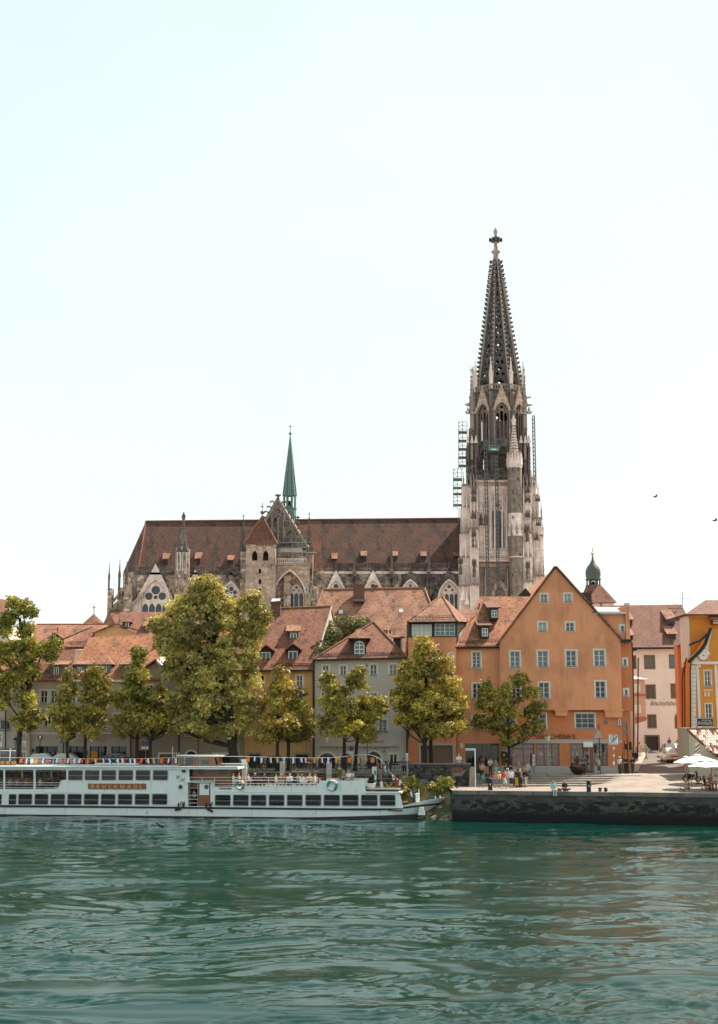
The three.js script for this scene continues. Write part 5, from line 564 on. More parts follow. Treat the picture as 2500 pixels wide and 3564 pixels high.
// --- pale grey house with hipped roof
{
  const H = house('grey_house', 'pale grey rendered house with hipped red roof and arched dormer', 131.6, 1258, YS), d = 131.6;
  for (const [a, b, c, e] of [[1118, 2311, 1150, 2353], [1179, 2311, 1211, 2353], [1284, 2309, 1317, 2353], [1351, 2308, 1386, 2351], [1114, 2405, 1145, 2453], [1284, 2407, 1317, 2451], [1350, 2405, 1386, 2450], [1180, 2407, 1212, 2452]]) H.win(a, b, c, e, { cols: 2, rows: 2 });
  H.win(1240, 2312, 1260, 2350, { cols: 1, rows: 2 }); H.win(1314, 2500, 1352, 2549, { cols: 2, rows: 3, pane: 3 }); H.win(1194, 2502, 1228, 2549, { cols: 2, rows: 3, pane: 3 });
  H.door(1108, 2621, 1168, 2680, MT.pane[3], true, MT.trim); H.door(1186, 2622, 1225, 2680, MT.brownFrame, true, MT.trim); H.door(1276, 2616, 1326, 2680, MT.pane[3], true, MT.trim); H.win(1352, 2620, 1388, 2662, { cols: 2, rows: 1, pane: 3 });
  H.wall([[1096, 2680], [1423, 2680], [1423, 2288], [1096, 2290]], MT.grey, 11);
  H.add('corbel_frieze', [1150, 1172, 1270, 1308, 1340].map((u) => pbox(u - 3, 2600, u + 3, 2607, d - 0.2, 0.25)), MT.beigeDark); H.add('string_course', [pbox(1112, 2597, 1390, 2600.5, d - 0.15, 0.2)], MT.beigeDark);
  H.add('lettering', mv(text('FÜHRUNGEN EVENTS', X(1338, 2580, d) - X(1240, 2580, d), 0.2, 0.03, fontS, 0.02), X(1289, 2584, d), Y(2585, d), -d + 0.005), MT.beigeDark); H.add('house_number_plate', pbox(1334, 2613, 1341, 2619, d - 0.03, 0.05), std([0.05, 0.12, 0.25], 0.4));
  const A = at(1300, 2165, 136.5), A2 = at(1292, 2168, 141), e0 = at(1090, 2295, 131.1), e1 = at(1416, 2288, 131.1), b1 = at(1410, 2288, 142), b0 = at(1098, 2295, 142);
  H.add('roof', faces([[e0, e1, A], [e1, b1, A2, A], [b0, e0, A, A2], [b1, b0, A2], [e0.clone().setY(e0.y - 0.02), b0, b1, e1]]), MT.tileRed); H.add('ridge_tiles', [bar(e0, A, 0.13), bar(e1, A, 0.13)], MT.tileOld);
  H.gutter(1090, 2297, 1416, 2290, 131, 0.1); H.snow(1110, 2280, 1232, 2276, 131.6); H.snow(1278, 2275, 1395, 2276, 131.6);
  H.dormer({ u0: 1229, u1: 1275, v0: 2222, v1: 2292, dd: 131.7, back: 4.5, rise: 1.05, kind: 'hip', cheek: MT.darkWood, roofM: MT.tilePink, win: [1234, 2231, 1269, 2289], wo: { cols: 2, rows: 4, arch: 1, paneMat: MT.pane[2] }, ov: 0.5 });
  H.dormer({ u0: 1372, u1: 1402, v0: 2218, v1: 2275, dd: 134, back: 3, rise: 0.3, kind: 'shed', cheek: MT.darkWood, roofM: MT.tileRed, win: [1396, 2222, 1402, 2268], wo: { cols: 1, rows: 2 }, ov: 0.25 });
  H.pipe([[1094, 2300, 131.2], [1092, 2340, 131.3], [1092, 2560, 131.3], [1090, 2680, 131.3]], 0.09); H.add('roof_vents', [1338, 1346, 1358].map((u) => bar(at(u, 2205, 137), at(u, 2192, 137), 0.12, 6)), MT.brick); H.pipe([[1418, 2296, 131.2], [1417, 2400, 131.3], [1417, 2680, 131.3]], 0.07);
}
// --- tan house with steep old tile roof
{
  const H = house('tan_house', 'ochre plastered house under a steep old tile roof with small dormers', 132, 975, YS), d = 132;
  H.win(1027, 2346, 1059, 2394, { cols: 2, rows: 2, pane: 3 }); H.win(958, 2346, 990, 2394, { cols: 2, rows: 2 }); H.win(892, 2346, 925, 2394, { cols: 2, rows: 2 }); H.win(888, 2534, 922, 2580, { cols: 2, rows: 2, pane: 3 }); H.win(956, 2536, 990, 2580, { cols: 2, rows: 2, pane: 3 }); H.win(956, 2440, 990, 2490, { cols: 2, rows: 2 }); H.win(1026, 2440, 1060, 2490, { cols: 2, rows: 2 });
  H.door(866, 2626, 905, 2680, MT.darkWood, false, MT.beigeDark); H.door(928, 2630, 980, 2680, MT.pane[3]); H.door(1030, 2626, 1072, 2680, MT.darkWood, false, MT.beigeDark);
  H.wall([[852, 2680], [1090, 2680], [1088, 2328], [850, 2330]], MT.tan, 12);
  const R0 = H.roof([[815, 2333, 131.5], [1090, 2331, 131.5], [1154, 2111, 139], [952, 2119, 139]], MT.tileRed); H.add('gable_wall', faces([[at(1087, 2330, 132.2), at(1190, 2330, 146), at(1152, 2113, 139)]]), MT.cream); H.add('back_roof', pslab([[1154, 2111, 139], [1192, 2330, 146.5], [860, 2330, 146.5], [952, 2119, 139]].reverse().reverse(), 0.15), MT.tileRed); H.add('verge', bar(at(1091, 2331, 131.5), at(1154, 2111, 139), 0.12, 4), MT.trimGrey);
  H.hips([[[952, 2118, 139], [1154, 2110, 139]]], MT.tilePink); H.gutter(815, 2335, 1090, 2333, 131.4, 0.1); H.snow(945, 2316, 1085, 2314, 132);
  H.dormer({ u0: 1004, u1: 1038, v0: 2196, v1: 2230, dd: 135.2, back: 3, rise: 1.35, kind: 'shed', cheek: MT.darkWood, roofM: MT.tilePink, win: [1010, 2202, 1034, 2226], wo: { cols: 2, rows: 1, paneMat: MT.paneBlue } });
  H.dormer({ u0: 1002, u1: 1040, v0: 2262, v1: 2306, dd: 132.8, back: 2.6, rise: 0.55, kind: 'gable', cheek: MT.darkWood, roofM: MT.tileOld, win: [1004, 2266, 1036, 2302], wo: { cols: 2, rows: 1, paneMat: MT.pane[3] } });
  H.dormer({ u0: 908, u1: 946, v0: 2266, v1: 2306, dd: 132.8, back: 2.6, rise: 0.55, kind: 'gable', cheek: MT.darkWood, roofM: MT.tileOld, win: [911, 2270, 942, 2304], wo: { cols: 2, rows: 1, paneMat: MT.paneBlue } });
  H.add('chimney', [box(X(944, 2120, 138), X(976, 2120, 138), Y(2150, 138), Y(2096, 138), -139.2, -138), box(X(941, 2120, 138), X(979, 2120, 138), Y(2098, 138), Y(2094, 138), -139.4, -137.9)], MT.brick); H.add('chimney_hood', pslab([[944, 2094, 138], [976, 2090, 138], [976, 2083, 139.2], [948, 2083, 139.2]], 0.08), MT.zinc); H.add('bench_stain', pbox(1063, 2560, 1067, 2620, d - 0.012, 0.02), MT.olive);
}
// --- olive house behind the big tree
{
  const H = house('olive_house', 'olive grey rendered house behind the largest tree', 132.4, 735, YS), d = 132.4;
  H.win(642, 2532, 702, 2565, { cols: 3, rows: 1, pane: 3 }); H.door(646, 2615, 684, 2680, MT.darkWood, true, MT.trim); H.door(744, 2626, 800, 2680, MT.pane[3], false, MT.trim); for (const u of [650, 720, 790]) { H.win(u, 2380, u + 34, 2432, { cols: 2, rows: 3 }); if (u > 700) H.win(u, 2465, u + 34, 2515, { cols: 2, rows: 3 }); }
  H.wall([[624, 2680], [853, 2680], [853, 2330], [624, 2332]], MT.olive, 12); H.roof([[618, 2336, 131.9], [856, 2334, 131.9], [850, 2180, 138], [640, 2180, 138]], MT.tileRed); H.add('side_gable', faces([[at(624, 2332, 132.4), at(640, 2182, 138), at(640, 2332, 144)].reverse()]), MT.cream); H.pipe([[626, 2340, 131.9], [624, 2480, 132], [624, 2680, 132]], 0.08); H.gutter(618, 2337, 856, 2336, 131.8);
}
// --- beige houses on the left
{
  const H = house('beige_gable_house', 'small beige house with low brown gable and white bargeboard', 132.6, 530, YS), d = 132.6;
  H.win(505, 2380, 535, 2425, { cols: 2, rows: 3 }); H.win(585, 2420, 612, 2462, { cols: 2, rows: 3 }); H.door(556, 2625, 604, 2680, MT.brownFrame, false, MT.trim); H.door(470, 2612, 520, 2680, std([0.07, 0.035, 0.022], 0.7)); H.win(545, 2480, 575, 2530, { cols: 2, rows: 3 });
  H.wall([[458, 2680], [626, 2680], [626, 2380], [548, 2302], [458, 2352]], MT.beigeDark, 12); H.add('roof', [pslab([[450, 2362, 132.1], [546, 2296, 132.1], [540, 2300, 145], [455, 2365, 145]].reverse(), 0.15), pslab([[546, 2296, 132.1], [634, 2386, 132.1], [626, 2386, 145], [540, 2300, 145]].reverse(), 0.15)], MT.tilePink); H.add('bargeboard', bar(at(546, 2298, 131.9), at(634, 2389, 131.9), 0.14, 4), MT.white);
  H.dormer({ u0: 575, u1: 622, v0: 2340, v1: 2364, dd: 136, back: 3, rise: 0.5, kind: 'shed', cheek: MT.darkWood, roofM: MT.tileRed, win: [580, 2344, 616, 2361], wo: { cols: 2, rows: 1, paneMat: MT.pane[3] } });
}
{
  const H = house('beige_shop_house', 'light beige house with white framed windows and dark shop fronts', 132.6, 300, YS), d = 132.6;
  for (const u of [137, 172, 235, 300, 365, 420]) H.win(u, 2398, u + 33, 2451, { cols: 2, rows: 2, pane: u === 137 ? 3 : 0 }); for (const u of [150, 235, 310, 390]) H.win(u, 2480, u + 32, 2530, { cols: 2, rows: 2 });
  for (const [a, b] of [[124, 200], [240, 292], [312, 371], [387, 439]]) { const dr = H.door(a, 2597, b, 2680, MT.pane[3]); }
  H.add('shop_frames', [[124, 200], [240, 292], [312, 371], [387, 439]].flatMap(([a, b]) => [pbox(a, 2597, a + 2.5, 2675, d + 0.05, 0.1), pbox((a + b) / 2 - 1, 2597, (a + b) / 2 + 1, 2675, d + 0.05, 0.1), pbox(b - 2.5, 2597, b, 2675, d + 0.05, 0.1)]), MT.darkWood);
  const displayOrange = std([0.7, 0.3, 0.03], 0.7); H.add('shop_display', pbox(316, 2615, 340, 2650, d + 0.12, 0.05), displayOrange);  // plain matt orange panel in the shop front
  H.wall([[104, 2680], [459, 2680], [459, 2370], [104, 2372]], MT.beige, 12); H.add('cornice', [pbox(102, 2366, 460, 2373, d - 0.25, 0.6)], MT.trim); H.add('string_course', pbox(104, 2550, 459, 2555, d - 0.08, 0.1), MT.trim);
  H.add('lettering', mv(text('KUTSCH', 1.5, 0.42, 0.04, font), X(343, 2572, d), Y(2579, d), -d + 0.01), MT.trimGrey); H.add('sign_disc', fin(new THREE.CylinderGeometry(0.26, 0.26, 0.04, 18).rotateX(Math.PI / 2).translate(X(322, 2573, d), Y(2573, d), -d + 0.04)), MT.white); H.add('small_lettering', [mv(text('INTERIOR', 0.9, 0.16, 0.03, fontR), X(280, 2574, d), Y(2578, d), -d + 0.01), mv(text('LOUNGE', 0.9, 0.16, 0.03, fontR), X(415, 2574, d), Y(2578, d), -d + 0.01)], MT.trimGrey);
  for (const u of [221, 455]) H.pipe([[u, 2375, 132.3], [u, 2500, 132.4], [u, 2680, 132.4]], 0.06); H.add('wall_box', [pbox(111, 2606, 118, 2618, d - 0.15, 0.2), pbox(298, 2613, 304, 2626, d - 0.15, 0.2)], MT.black);
  H.roof([[100, 2368, 132.2], [250, 2368, 132.2], [262, 2262, 136], [150, 2262, 136]], MT.tileRed); 
  const R0 = H.roof([[228, 2368, 132.4], [560, 2366, 132.4], [556, 2207, 139], [312, 2218, 139]], MT.tileBright, 0.18, 'main_roof'); H.add('roof_gable', faces([[at(560, 2366, 132.5), at(600, 2366, 145), at(556, 2208, 139)]]), MT.trim); H.add('back_roof', pslab([[556, 2207, 139], [590, 2360, 146], [270, 2368, 146], [312, 2218, 139]], 0.15), MT.tileRed);
  for (const [u0, u1, wn, dd] of [[178, 228, [188, 2322, 205, 2356], 132.9], [264, 320, [270, 2321, 285, 2340], 133.6], [330, 386, [338, 2319, 372, 2342], 133.4], [425, 475, [435, 2318, 460, 2346], 133.2]]) H.dormer({ u0, u1, v0: 2312, v1: 2366, dd, back: 3.6, rise: 0.9, kind: u0 === 330 ? 'hip' : 'shed', cheek: MT.lead, roofM: MT.tilePink, win: wn, wo: { cols: 2, rows: 1, paneMat: MT.paneBlue } });
}
{
  const H = house('pinkish_house', 'pinkish beige house with art shop sign at the left edge', 132.2, 30, YS), d = 132.2;
  H.win(68, 2546, 93, 2570, { cols: 2, rows: 2 }); H.win(-15, 2546, 10, 2580, { cols: 2, rows: 2 }); for (const u of [-60, -10, 40]) { H.win(u, 2395, u + 34, 2450, { cols: 2, rows: 3 }); } H.win(-70, 2500, 40, 2545, { cols: 3, rows: 1, pane: 3, trim: MT.beigeDark }); H.win(68, 2612, 95, 2648, { cols: 2, rows: 2 }); H.door(0, 2605, 55, 2680, MT.pane[3]);
  H.wall([[-140, 2680], [103, 2680], [103, 2375], [-140, 2380]], plaster([0.5, 0.4, 0.33], 291, 0.25), 12); H.roof([[-150, 2382, 131.6], [108, 2376, 131.6], [95, 2255, 137], [-140, 2255, 137]], MT.tileBright);
  H.add('shop_sign', pbox(64, 2579, 92, 2598, d - 0.06, 0.06), MT.white); H.add('sign_text', mv(text('Arts', 0.62, 0.28, 0.02, fontR), X(77, 2590, d), Y(2593, d), -d + 0.065), std([0.25, 0.02, 0.03], 0.6)); H.add('sign_line', pbox(66, 2595, 85, 2596, d - 0.07, 0.03), std([0.25, 0.02, 0.03], 0.6)); H.add('shop_sign', pbox(-20, 2583, 8, 2598, d - 0.06, 0.06), MT.white); H.pipe([[22, 2380, 131.9], [20, 2520, 131.9], [20, 2680, 131.9]], 0.07); H.add('facade_stain', pbox(50, 2505, 52, 2535, d - 0.01, 0.02), MT.beigeDark);
}
// --- roofs behind
{
  const H = house('long_roof_hall', 'big hall with long steep mottled tile roof below the cathedral', 160, 1300, 3.2), d = 160;
  H.wall([[1085, 2680], [1520, 2680], [1520, 2262], [1085, 2262]], MT.beige, 16); H.roof([[1040, 2270, 159.4], [1560, 2270, 159.4], [1478, 2047, 169], [1125, 2053, 169]], MT.tilePink); H.add('hip_roof', [pslab([[1560, 2270, 159.4], [1552, 2270, 178], [1478, 2047, 169]], 0.15), pslab([[1062, 2270, 178], [1040, 2270, 159.4], [1125, 2053, 169]], 0.15)], MT.tilePink); H.hips([[[1125, 2052, 169], [1478, 2046, 169]], [[1478, 2047, 169], [1560, 2269, 159.4]], [[1125, 2053, 169], [1040, 2269, 159.4]]], MT.tilePink, 0.15);
  H.add('chimney', [box(X(1230, 2060, 166), X(1269, 2060, 166), Y(2096, 166), Y(2032, 166), -168, -166.2)], MT.brick); H.add('chimney_base', box(X(1229, 2085, 166), X(1270, 2085, 166), Y(2092, 166), Y(2086, 166), -168.1, -165.9), MT.lead); H.add('small_chimney', box(X(1300, 2045, 169), X(1316, 2045, 169), Y(2052, 169), Y(2036, 169), -170, -169), MT.brick);
  for (const [u, v] of [[1187, 2130], [1396, 2126]]) { const dd = mix(159.4, 169, (2270 - v) / 220) - 0.25, p = at(u, v, dd); H.add('skylight', fin(new THREE.BoxGeometry(0.55, 0.12, 0.7).rotateX(0.82).translate(p.x, p.y, p.z)), MT.zinc); }
}
{
  const H = house('left_hall', 'long hall with orange tile roof behind the left trees', 158, 220, 3.2); H.wall([[60, 2680], [300, 2680], [300, 2262], [60, 2262]], MT.pink, 14); H.roof([[40, 2266, 157.4], [420, 2250, 157.4], [372, 2173, 164], [128, 2173, 164]], MT.tilePink); H.snow(230, 2238, 300, 2236, 158.1); H.hips([[[128, 2173, 164], [372, 2173, 164]], [[220, 2222, 160], [322, 2180, 163.4]]], MT.tilePink, 0.12); H.roof([[222, 2250, 157], [325, 2250, 157], [372, 2230, 162], [322, 2180, 163.2]], MT.tileRed, 0.15, 'cross_roof'); H.dormer({ u0: 180, u1: 210, v0: 2220, v1: 2230, dd: 159, back: 2.5, rise: 0.5, kind: 'gable', cheek: MT.darkWood, roofM: MT.tileOld, win: [186, 2222, 204, 2229], wo: { cols: 1, rows: 1 } }); H.add('vent_pipe', [bar(at(184, 2214, 160), at(184, 2203, 160), 0.08, 5), bar(at(191, 2214, 160), at(191, 2203, 160), 0.08, 5), bar(at(201, 2196, 162), at(201, 2184, 162), 0.09, 5)], MT.brick);
  const H2 = house('red_roof_house', 'red roofed house between the left trees and cathedral choir', 175, 520, 3.2); H2.wall([[345, 2680], [680, 2680], [680, 2210], [345, 2210]], MT.cream, 14); H2.roof([[418, 2215, 174.4], [700, 2215, 174.4], [690, 2130, 181], [420, 2130, 181]], MT.tileRed); H2.add('hip_roof', pslab([[340, 2215, 180], [418, 2215, 174.4], [420, 2130, 181], [380, 2127, 182]], 0.15), MT.tilePink); H2.dormer({ u0: 430, u1: 450, v0: 2164, v1: 2186, dd: 176.5, back: 2, rise: 0.05, kind: 'shed', cheek: MT.darkWood, roofM: MT.darkWood, win: [438, 2166, 449, 2184], wo: { cols: 1, rows: 1 } }); H2.dormer({ u0: 503, u1: 528, v0: 2178, v1: 2195, dd: 176, back: 3, rise: 1.4, kind: 'shed', cheek: MT.darkWood, roofM: MT.tileBright, win: [507, 2181, 524, 2193], wo: { cols: 2, rows: 1, paneMat: MT.pane[3] } });
  const H3 = house('yellow_gable_house', 'low yellow gable wall peeking above orange roofs', 152, 405, 3.2); H3.wall([[328, 2400], [478, 2400], [478, 2208], [402, 2178], [330, 2202]], MT.tan, 10); H3.add('roof', [pslab([[322, 2206, 151.6], [402, 2174, 151.6], [402, 2174, 162], [330, 2206, 162]].reverse(), 0.15), pslab([[402, 2174, 151.6], [508, 2204, 151.6], [508, 2204, 162], [402, 2174, 162]].reverse(), 0.15)], MT.tileOld);
  const c = at(326, 2170, 170); const T = thing('red_turret', 'small red tiled turret cone with golden ball', 'turret', V3(c.x, 3.2, c.z)); part('turret_wall', fin(new THREE.CylinderGeometry(1.1, 1.1, c.y - 3.2, 8).translate(c.x, (c.y + 3.2) / 2, c.z)), MT.cream, T); part('turret_roof', fin(new THREE.CylinderGeometry(0.1, 1.45, Y(2138, 170) - c.y, 8).translate(c.x, (c.y + Y(2138, 170)) / 2, c.z)), MT.tileRed, T); part('spike', bar(V3(c.x, Y(2140, 170), c.z), V3(c.x, Y(2105, 170), c.z), 0.05, 5), MT.copperDark, T); part('gold_ball', ball(0.2, c.x, Y(2113, 170), c.z), MT.gold, T);
  const H4 = house('far_left_house', 'house with steep orange roof at the far left edge', 150, 0, 3.2); H4.wall([[-160, 2680], [30, 2680], [30, 2180], [-160, 2180]], MT.cream, 12); H4.roof([[-170, 2185, 149.5], [36, 2170, 149.5], [28, 2088, 154], [-140, 2070, 154]], MT.tilePink);
}
// --- right: pink house closing the street, side-street row, gate tower
{
  const d = 168, H = house('pink_inn', 'pink rendered inn with brown windows closing the side street', d, 2290, 4.5);
  for (const [a, b, c, e, o] of [[2242, 2280, 2281, 2329, { paneMat: MT.paneBlue }], [2329, 2278, 2370, 2327, { paneMat: MT.paneBlue }], [2247, 2382, 2283, 2433, { pane: 1 }], [2334, 2379, 2372, 2431, { paneMat: MT.brownFrame }], [2253, 2486, 2286, 2535, { pane: 1 }], [2200, 2281, 2216, 2329, { pane: 0 }]]) H.win(a, b, c, e, { cols: 2, rows: 2, trim: MT.brownFrame, frame: MT.brownFrame, tw: 0.14, ...o });
  H.door(2249, 2563, 2292, 2612, MT.darkWood, false, MT.brownFrame); H.holes.push(archPts(X(2350, 2500, d), X(2396, 2500, d), Y(2534, d), Y(2478, d), false, 6)); H.add('archway_glass', extr(archPts(X(2350, 2500, d), X(2396, 2500, d), Y(2534, d), Y(2478, d), false, 6), -d - 0.3, -d - 0.2), MT.pane[3]); H.add('archway_frame', extr(archPts(X(2348, 2500, d), X(2398, 2500, d), Y(2536, d), Y(2475, d), false, 6), -d - 0.05, -d + 0.04, [archPts(X(2352, 2500, d), X(2394, 2500, d), Y(2533, d), Y(2480, d), false, 6)]), MT.brownFrame);
  H.wall([[2100, 2640], [2440, 2640], [2440, 2258], [2100, 2258]], MT.pink, 12); H.roof([[2100, 2258, 167.4], [2450, 2254, 167.4], [2372, 2104, 175], [2100, 2108, 175]], MT.tileOld); H.add('hip_roof', pslab([[2450, 2254, 167.4], [2445, 2254, 182], [2372, 2104, 175]], 0.15), MT.tileOld); H.gutter(2100, 2256, 2372, 2254, 167.2, 0.16);
  for (const [u0, u1, v0, v1, wn, dd] of [[2322, 2350, 2154, 2172, [2326, 2156, 2348, 2170], 171.2], [2326, 2354, 2206, 2226, [2330, 2209, 2350, 2223], 168.9], [2180, 2202, 2156, 2174, [2186, 2158, 2200, 2172], 171.2], [2184, 2204, 2211, 2230, [2186, 2213, 2202, 2228], 168.9]]) H.dormer({ u0, u1, v0, v1, dd, back: 3.4, rise: 1.75, kind: 'shed', cheek: MT.tileOld, roofM: MT.tilePink, win: wn, wo: { cols: 3, rows: 1, paneMat: MT.pane[3], frame: MT.darkWood }, ov: 0.2 });
  H.add('lettering', [mv(text('Bischofshof', X(2358, 2452, d) - X(2262, 2452, d), 0.52, 0.03, fontS, -0.02, 0.4), X(2310, 2452, d), Y(2455, d), -d + 0.005), mv(text('ST', 0.34, 0.2, 0.03, fontS), X(2246, 2452, d), Y(2453, d), -d + 0.005)], MT.darkWood); for (const u of [2265, 2312, 2355]) H.add('wall_lamp', [bar(at(u, 2437, d), at(u, 2430, d - 0.5), 0.03, 4), ball(0.12, at(u, 2432, d - 0.5).x, Y(2433, d - 0.5), -d + 0.5, 6, 5)], MT.cream);
  const an = thing('roof_antenna', 'thin television aerial on the roof of the pink inn', 'antenna', at(2376, 2112, 175)); part('mast', bar(at(2376, 2115, 175), at(2376, 2062, 175), 0.05, 5), MT.galv, an); part('boom', [bar(at(2342, 2085, 175), at(2404, 2083, 175), 0.03, 4), bar(at(2366, 2063, 175), at(2386, 2063, 175), 0.03, 4)], MT.galv, an);
  const S = house('side_street_house', 'narrow pale house front along the side street with an oriel', 146, 2225, YP); const x0 = X(2206, 2500, 146) - 6, x1 = X(2207, 2500, 146) + 0.15; S.add('wall', [box(x0, x1, 3.2, Y(2262, 146), -160, -146.2)], MT.cream); S.add('eaves', [box(x0, x1 + 0.5, Y(2264, 146), Y(2254, 146), -160, -146)], MT.iron); S.pipe([[2222, 2290, 143], [2221, 2380, 144], [2221, 2520, 145], [2219, 2640, 145]], 0.08);
  for (let r = 0; r < 3; r++) for (let k = 0; k < 3; k++) S.add('side_window', box(x1 - 0.02, x1 + 0.05, 6.5 + r * 3.2, 8.1 + r * 3.2, -149 - k * 3.6, -147.9 - k * 3.6), MT.pane[0]);
  const oz = -157, ox = x1 + 0.05, ow = X(2246, 2420, 157) - ox; S.add('oriel', [box(ox, ox + ow, Y(2500, 157), Y(2362, 157), oz - 2.2, oz)], std([0.62, 0.36, 0.27], 0.9)); S.add('oriel_base', extr([[ox, Y(2540, 157)], [ox + ow, Y(2508, 157)], [ox + ow + 0.1, Y(2498, 157)], [ox, Y(2498, 157)]], oz - 2.2, oz), std([0.45, 0.2, 0.13], 0.9)); S.add('oriel_roof', slab([V3(ox - 0.1, Y(2362, 157), oz + 0.3), V3(ox + ow + 0.4, Y(2364, 157), oz + 0.3), V3(ox + ow * 0.2, Y(2342, 157), oz - 1), V3(ox - 0.1, Y(2342, 157), oz - 1)], 0.08), MT.zinc);
  for (const v of [2415, 2495]) S.add('oriel_band', box(ox, ox + ow + 0.08, Y(v + 8, 157), Y(v, 157), oz - 2.2, oz + 0.08), std([0.42, 0.17, 0.12], 0.9)); for (const v of [2380, 2452]) for (const k of [0.15, 0.55]) S.add('oriel_window', box(ox + ow * k, ox + ow * (k + 0.3), Y(v + 30, 157), Y(v, 157), oz - 0.1, oz + 0.03), MT.trim);
  const gt = thing('gate_tower', 'stone gate tower with clock face and dark onion dome', 'tower', at(2085, 2200, 185).setY(3.2)), dd = 185, gx0 = X(2048, 2105, dd), gx1 = X(2138, 2105, dd); part('wall', box(gx0, gx1, 3.2, Y(2100, dd), -dd - 5.6, -dd), MT.pink, gt);
  const E = [V3(gx0 - 0.6, Y(2098, dd), -dd + 0.6), V3(gx1 + 0.3, Y(2098, dd), -dd + 0.6), V3(gx1 + 0.3, Y(2098, dd), -dd - 6.2), V3(gx0 - 0.6, Y(2098, dd), -dd - 6.2)], oc = at(2066, 2040, dd + 2.8), hw = 1.0, Tt = [V3(oc.x - hw, oc.y, oc.z + hw), V3(oc.x + hw, oc.y, oc.z + hw), V3(oc.x + hw, oc.y, oc.z - hw), V3(oc.x - hw, oc.y, oc.z - hw)]; part('tile_roof', faces([[E[0], E[1], Tt[1], Tt[0]], [E[1], E[2], Tt[2], Tt[1]], [E[3], E[0], Tt[0], Tt[3]], [E[2], E[3], Tt[3], Tt[2]], Tt, [...E].reverse()]), MT.tileRed, gt);
  const clk = at(2076, 2116, dd); part('clock_face', fin(new THREE.CylinderGeometry(0.85, 0.85, 0.1, 24).rotateX(Math.PI / 2).translate(clk.x, clk.y, -dd + 0.06)), MT.trim, gt); part('clock_ring', smooth(new THREE.TorusGeometry(0.86, 0.07, 6, 24).translate(clk.x, clk.y, -dd + 0.1)), MT.darkWood, gt); part('clock_numeral', Array.from({ length: 12 }, (_, k) => box(-0.04, 0.04, 0.55, 0.76, 0, 0.03).rotateZ(k * Math.PI / 6).translate(clk.x, clk.y, -dd + 0.12)), MT.darkWood, gt);
  const oy = oc.y, sc = (X(2093, 2000, dd) - X(2066, 2000, dd)), q = Y(2012, dd) - oy, od = lathe([[sc * 0.98, q], [sc * 1.04, q + 0.15], [sc * 0.9, q + 0.3], [sc * 1.0, q + 0.8], [sc * 0.98, q + 1.4], [sc * 0.78, q + 2.0], [sc * 0.42, q + 2.5], [sc * 0.16, q + 3.1], [sc * 0.07, q + 3.8], [0.04, q + 5]], 16).translate(oc.x, oy, oc.z); part('onion_dome', od, MT.copperDark, gt); for (let k = 0; k < 6; k++) { const a = k * Math.PI / 3 + 0.2; part('lantern_post', bar(V3(oc.x + Math.sin(a) * sc * 0.82, oy, oc.z + Math.cos(a) * sc * 0.82), V3(oc.x + Math.sin(a) * sc * 0.82, oy + q, oc.z + Math.cos(a) * sc * 0.82), 0.13, 5), MT.copperDark, gt); } part('bell', lathe([[0.02, 0.8], [0.2, 0.75], [0.26, 0.3], [0.4, 0], [0, 0]], 10).translate(oc.x, oy + q - 0.95, oc.z), MT.iron, gt); part('gold_ball', ball(0.24, oc.x, Y(1927, dd + 2.8), oc.z), MT.gold, gt); part('spike', bar(V3(oc.x, oy + q + 4, oc.z), V3(oc.x, Y(1905, dd + 2.8), oc.z), 0.04, 5), MT.gold, gt); part('lantern_base', fin(new THREE.CylinderGeometry(sc * 1.05, sc * 1.05, 0.25, 8).translate(oc.x, oy, oc.z)), MT.copperDark, gt);
}
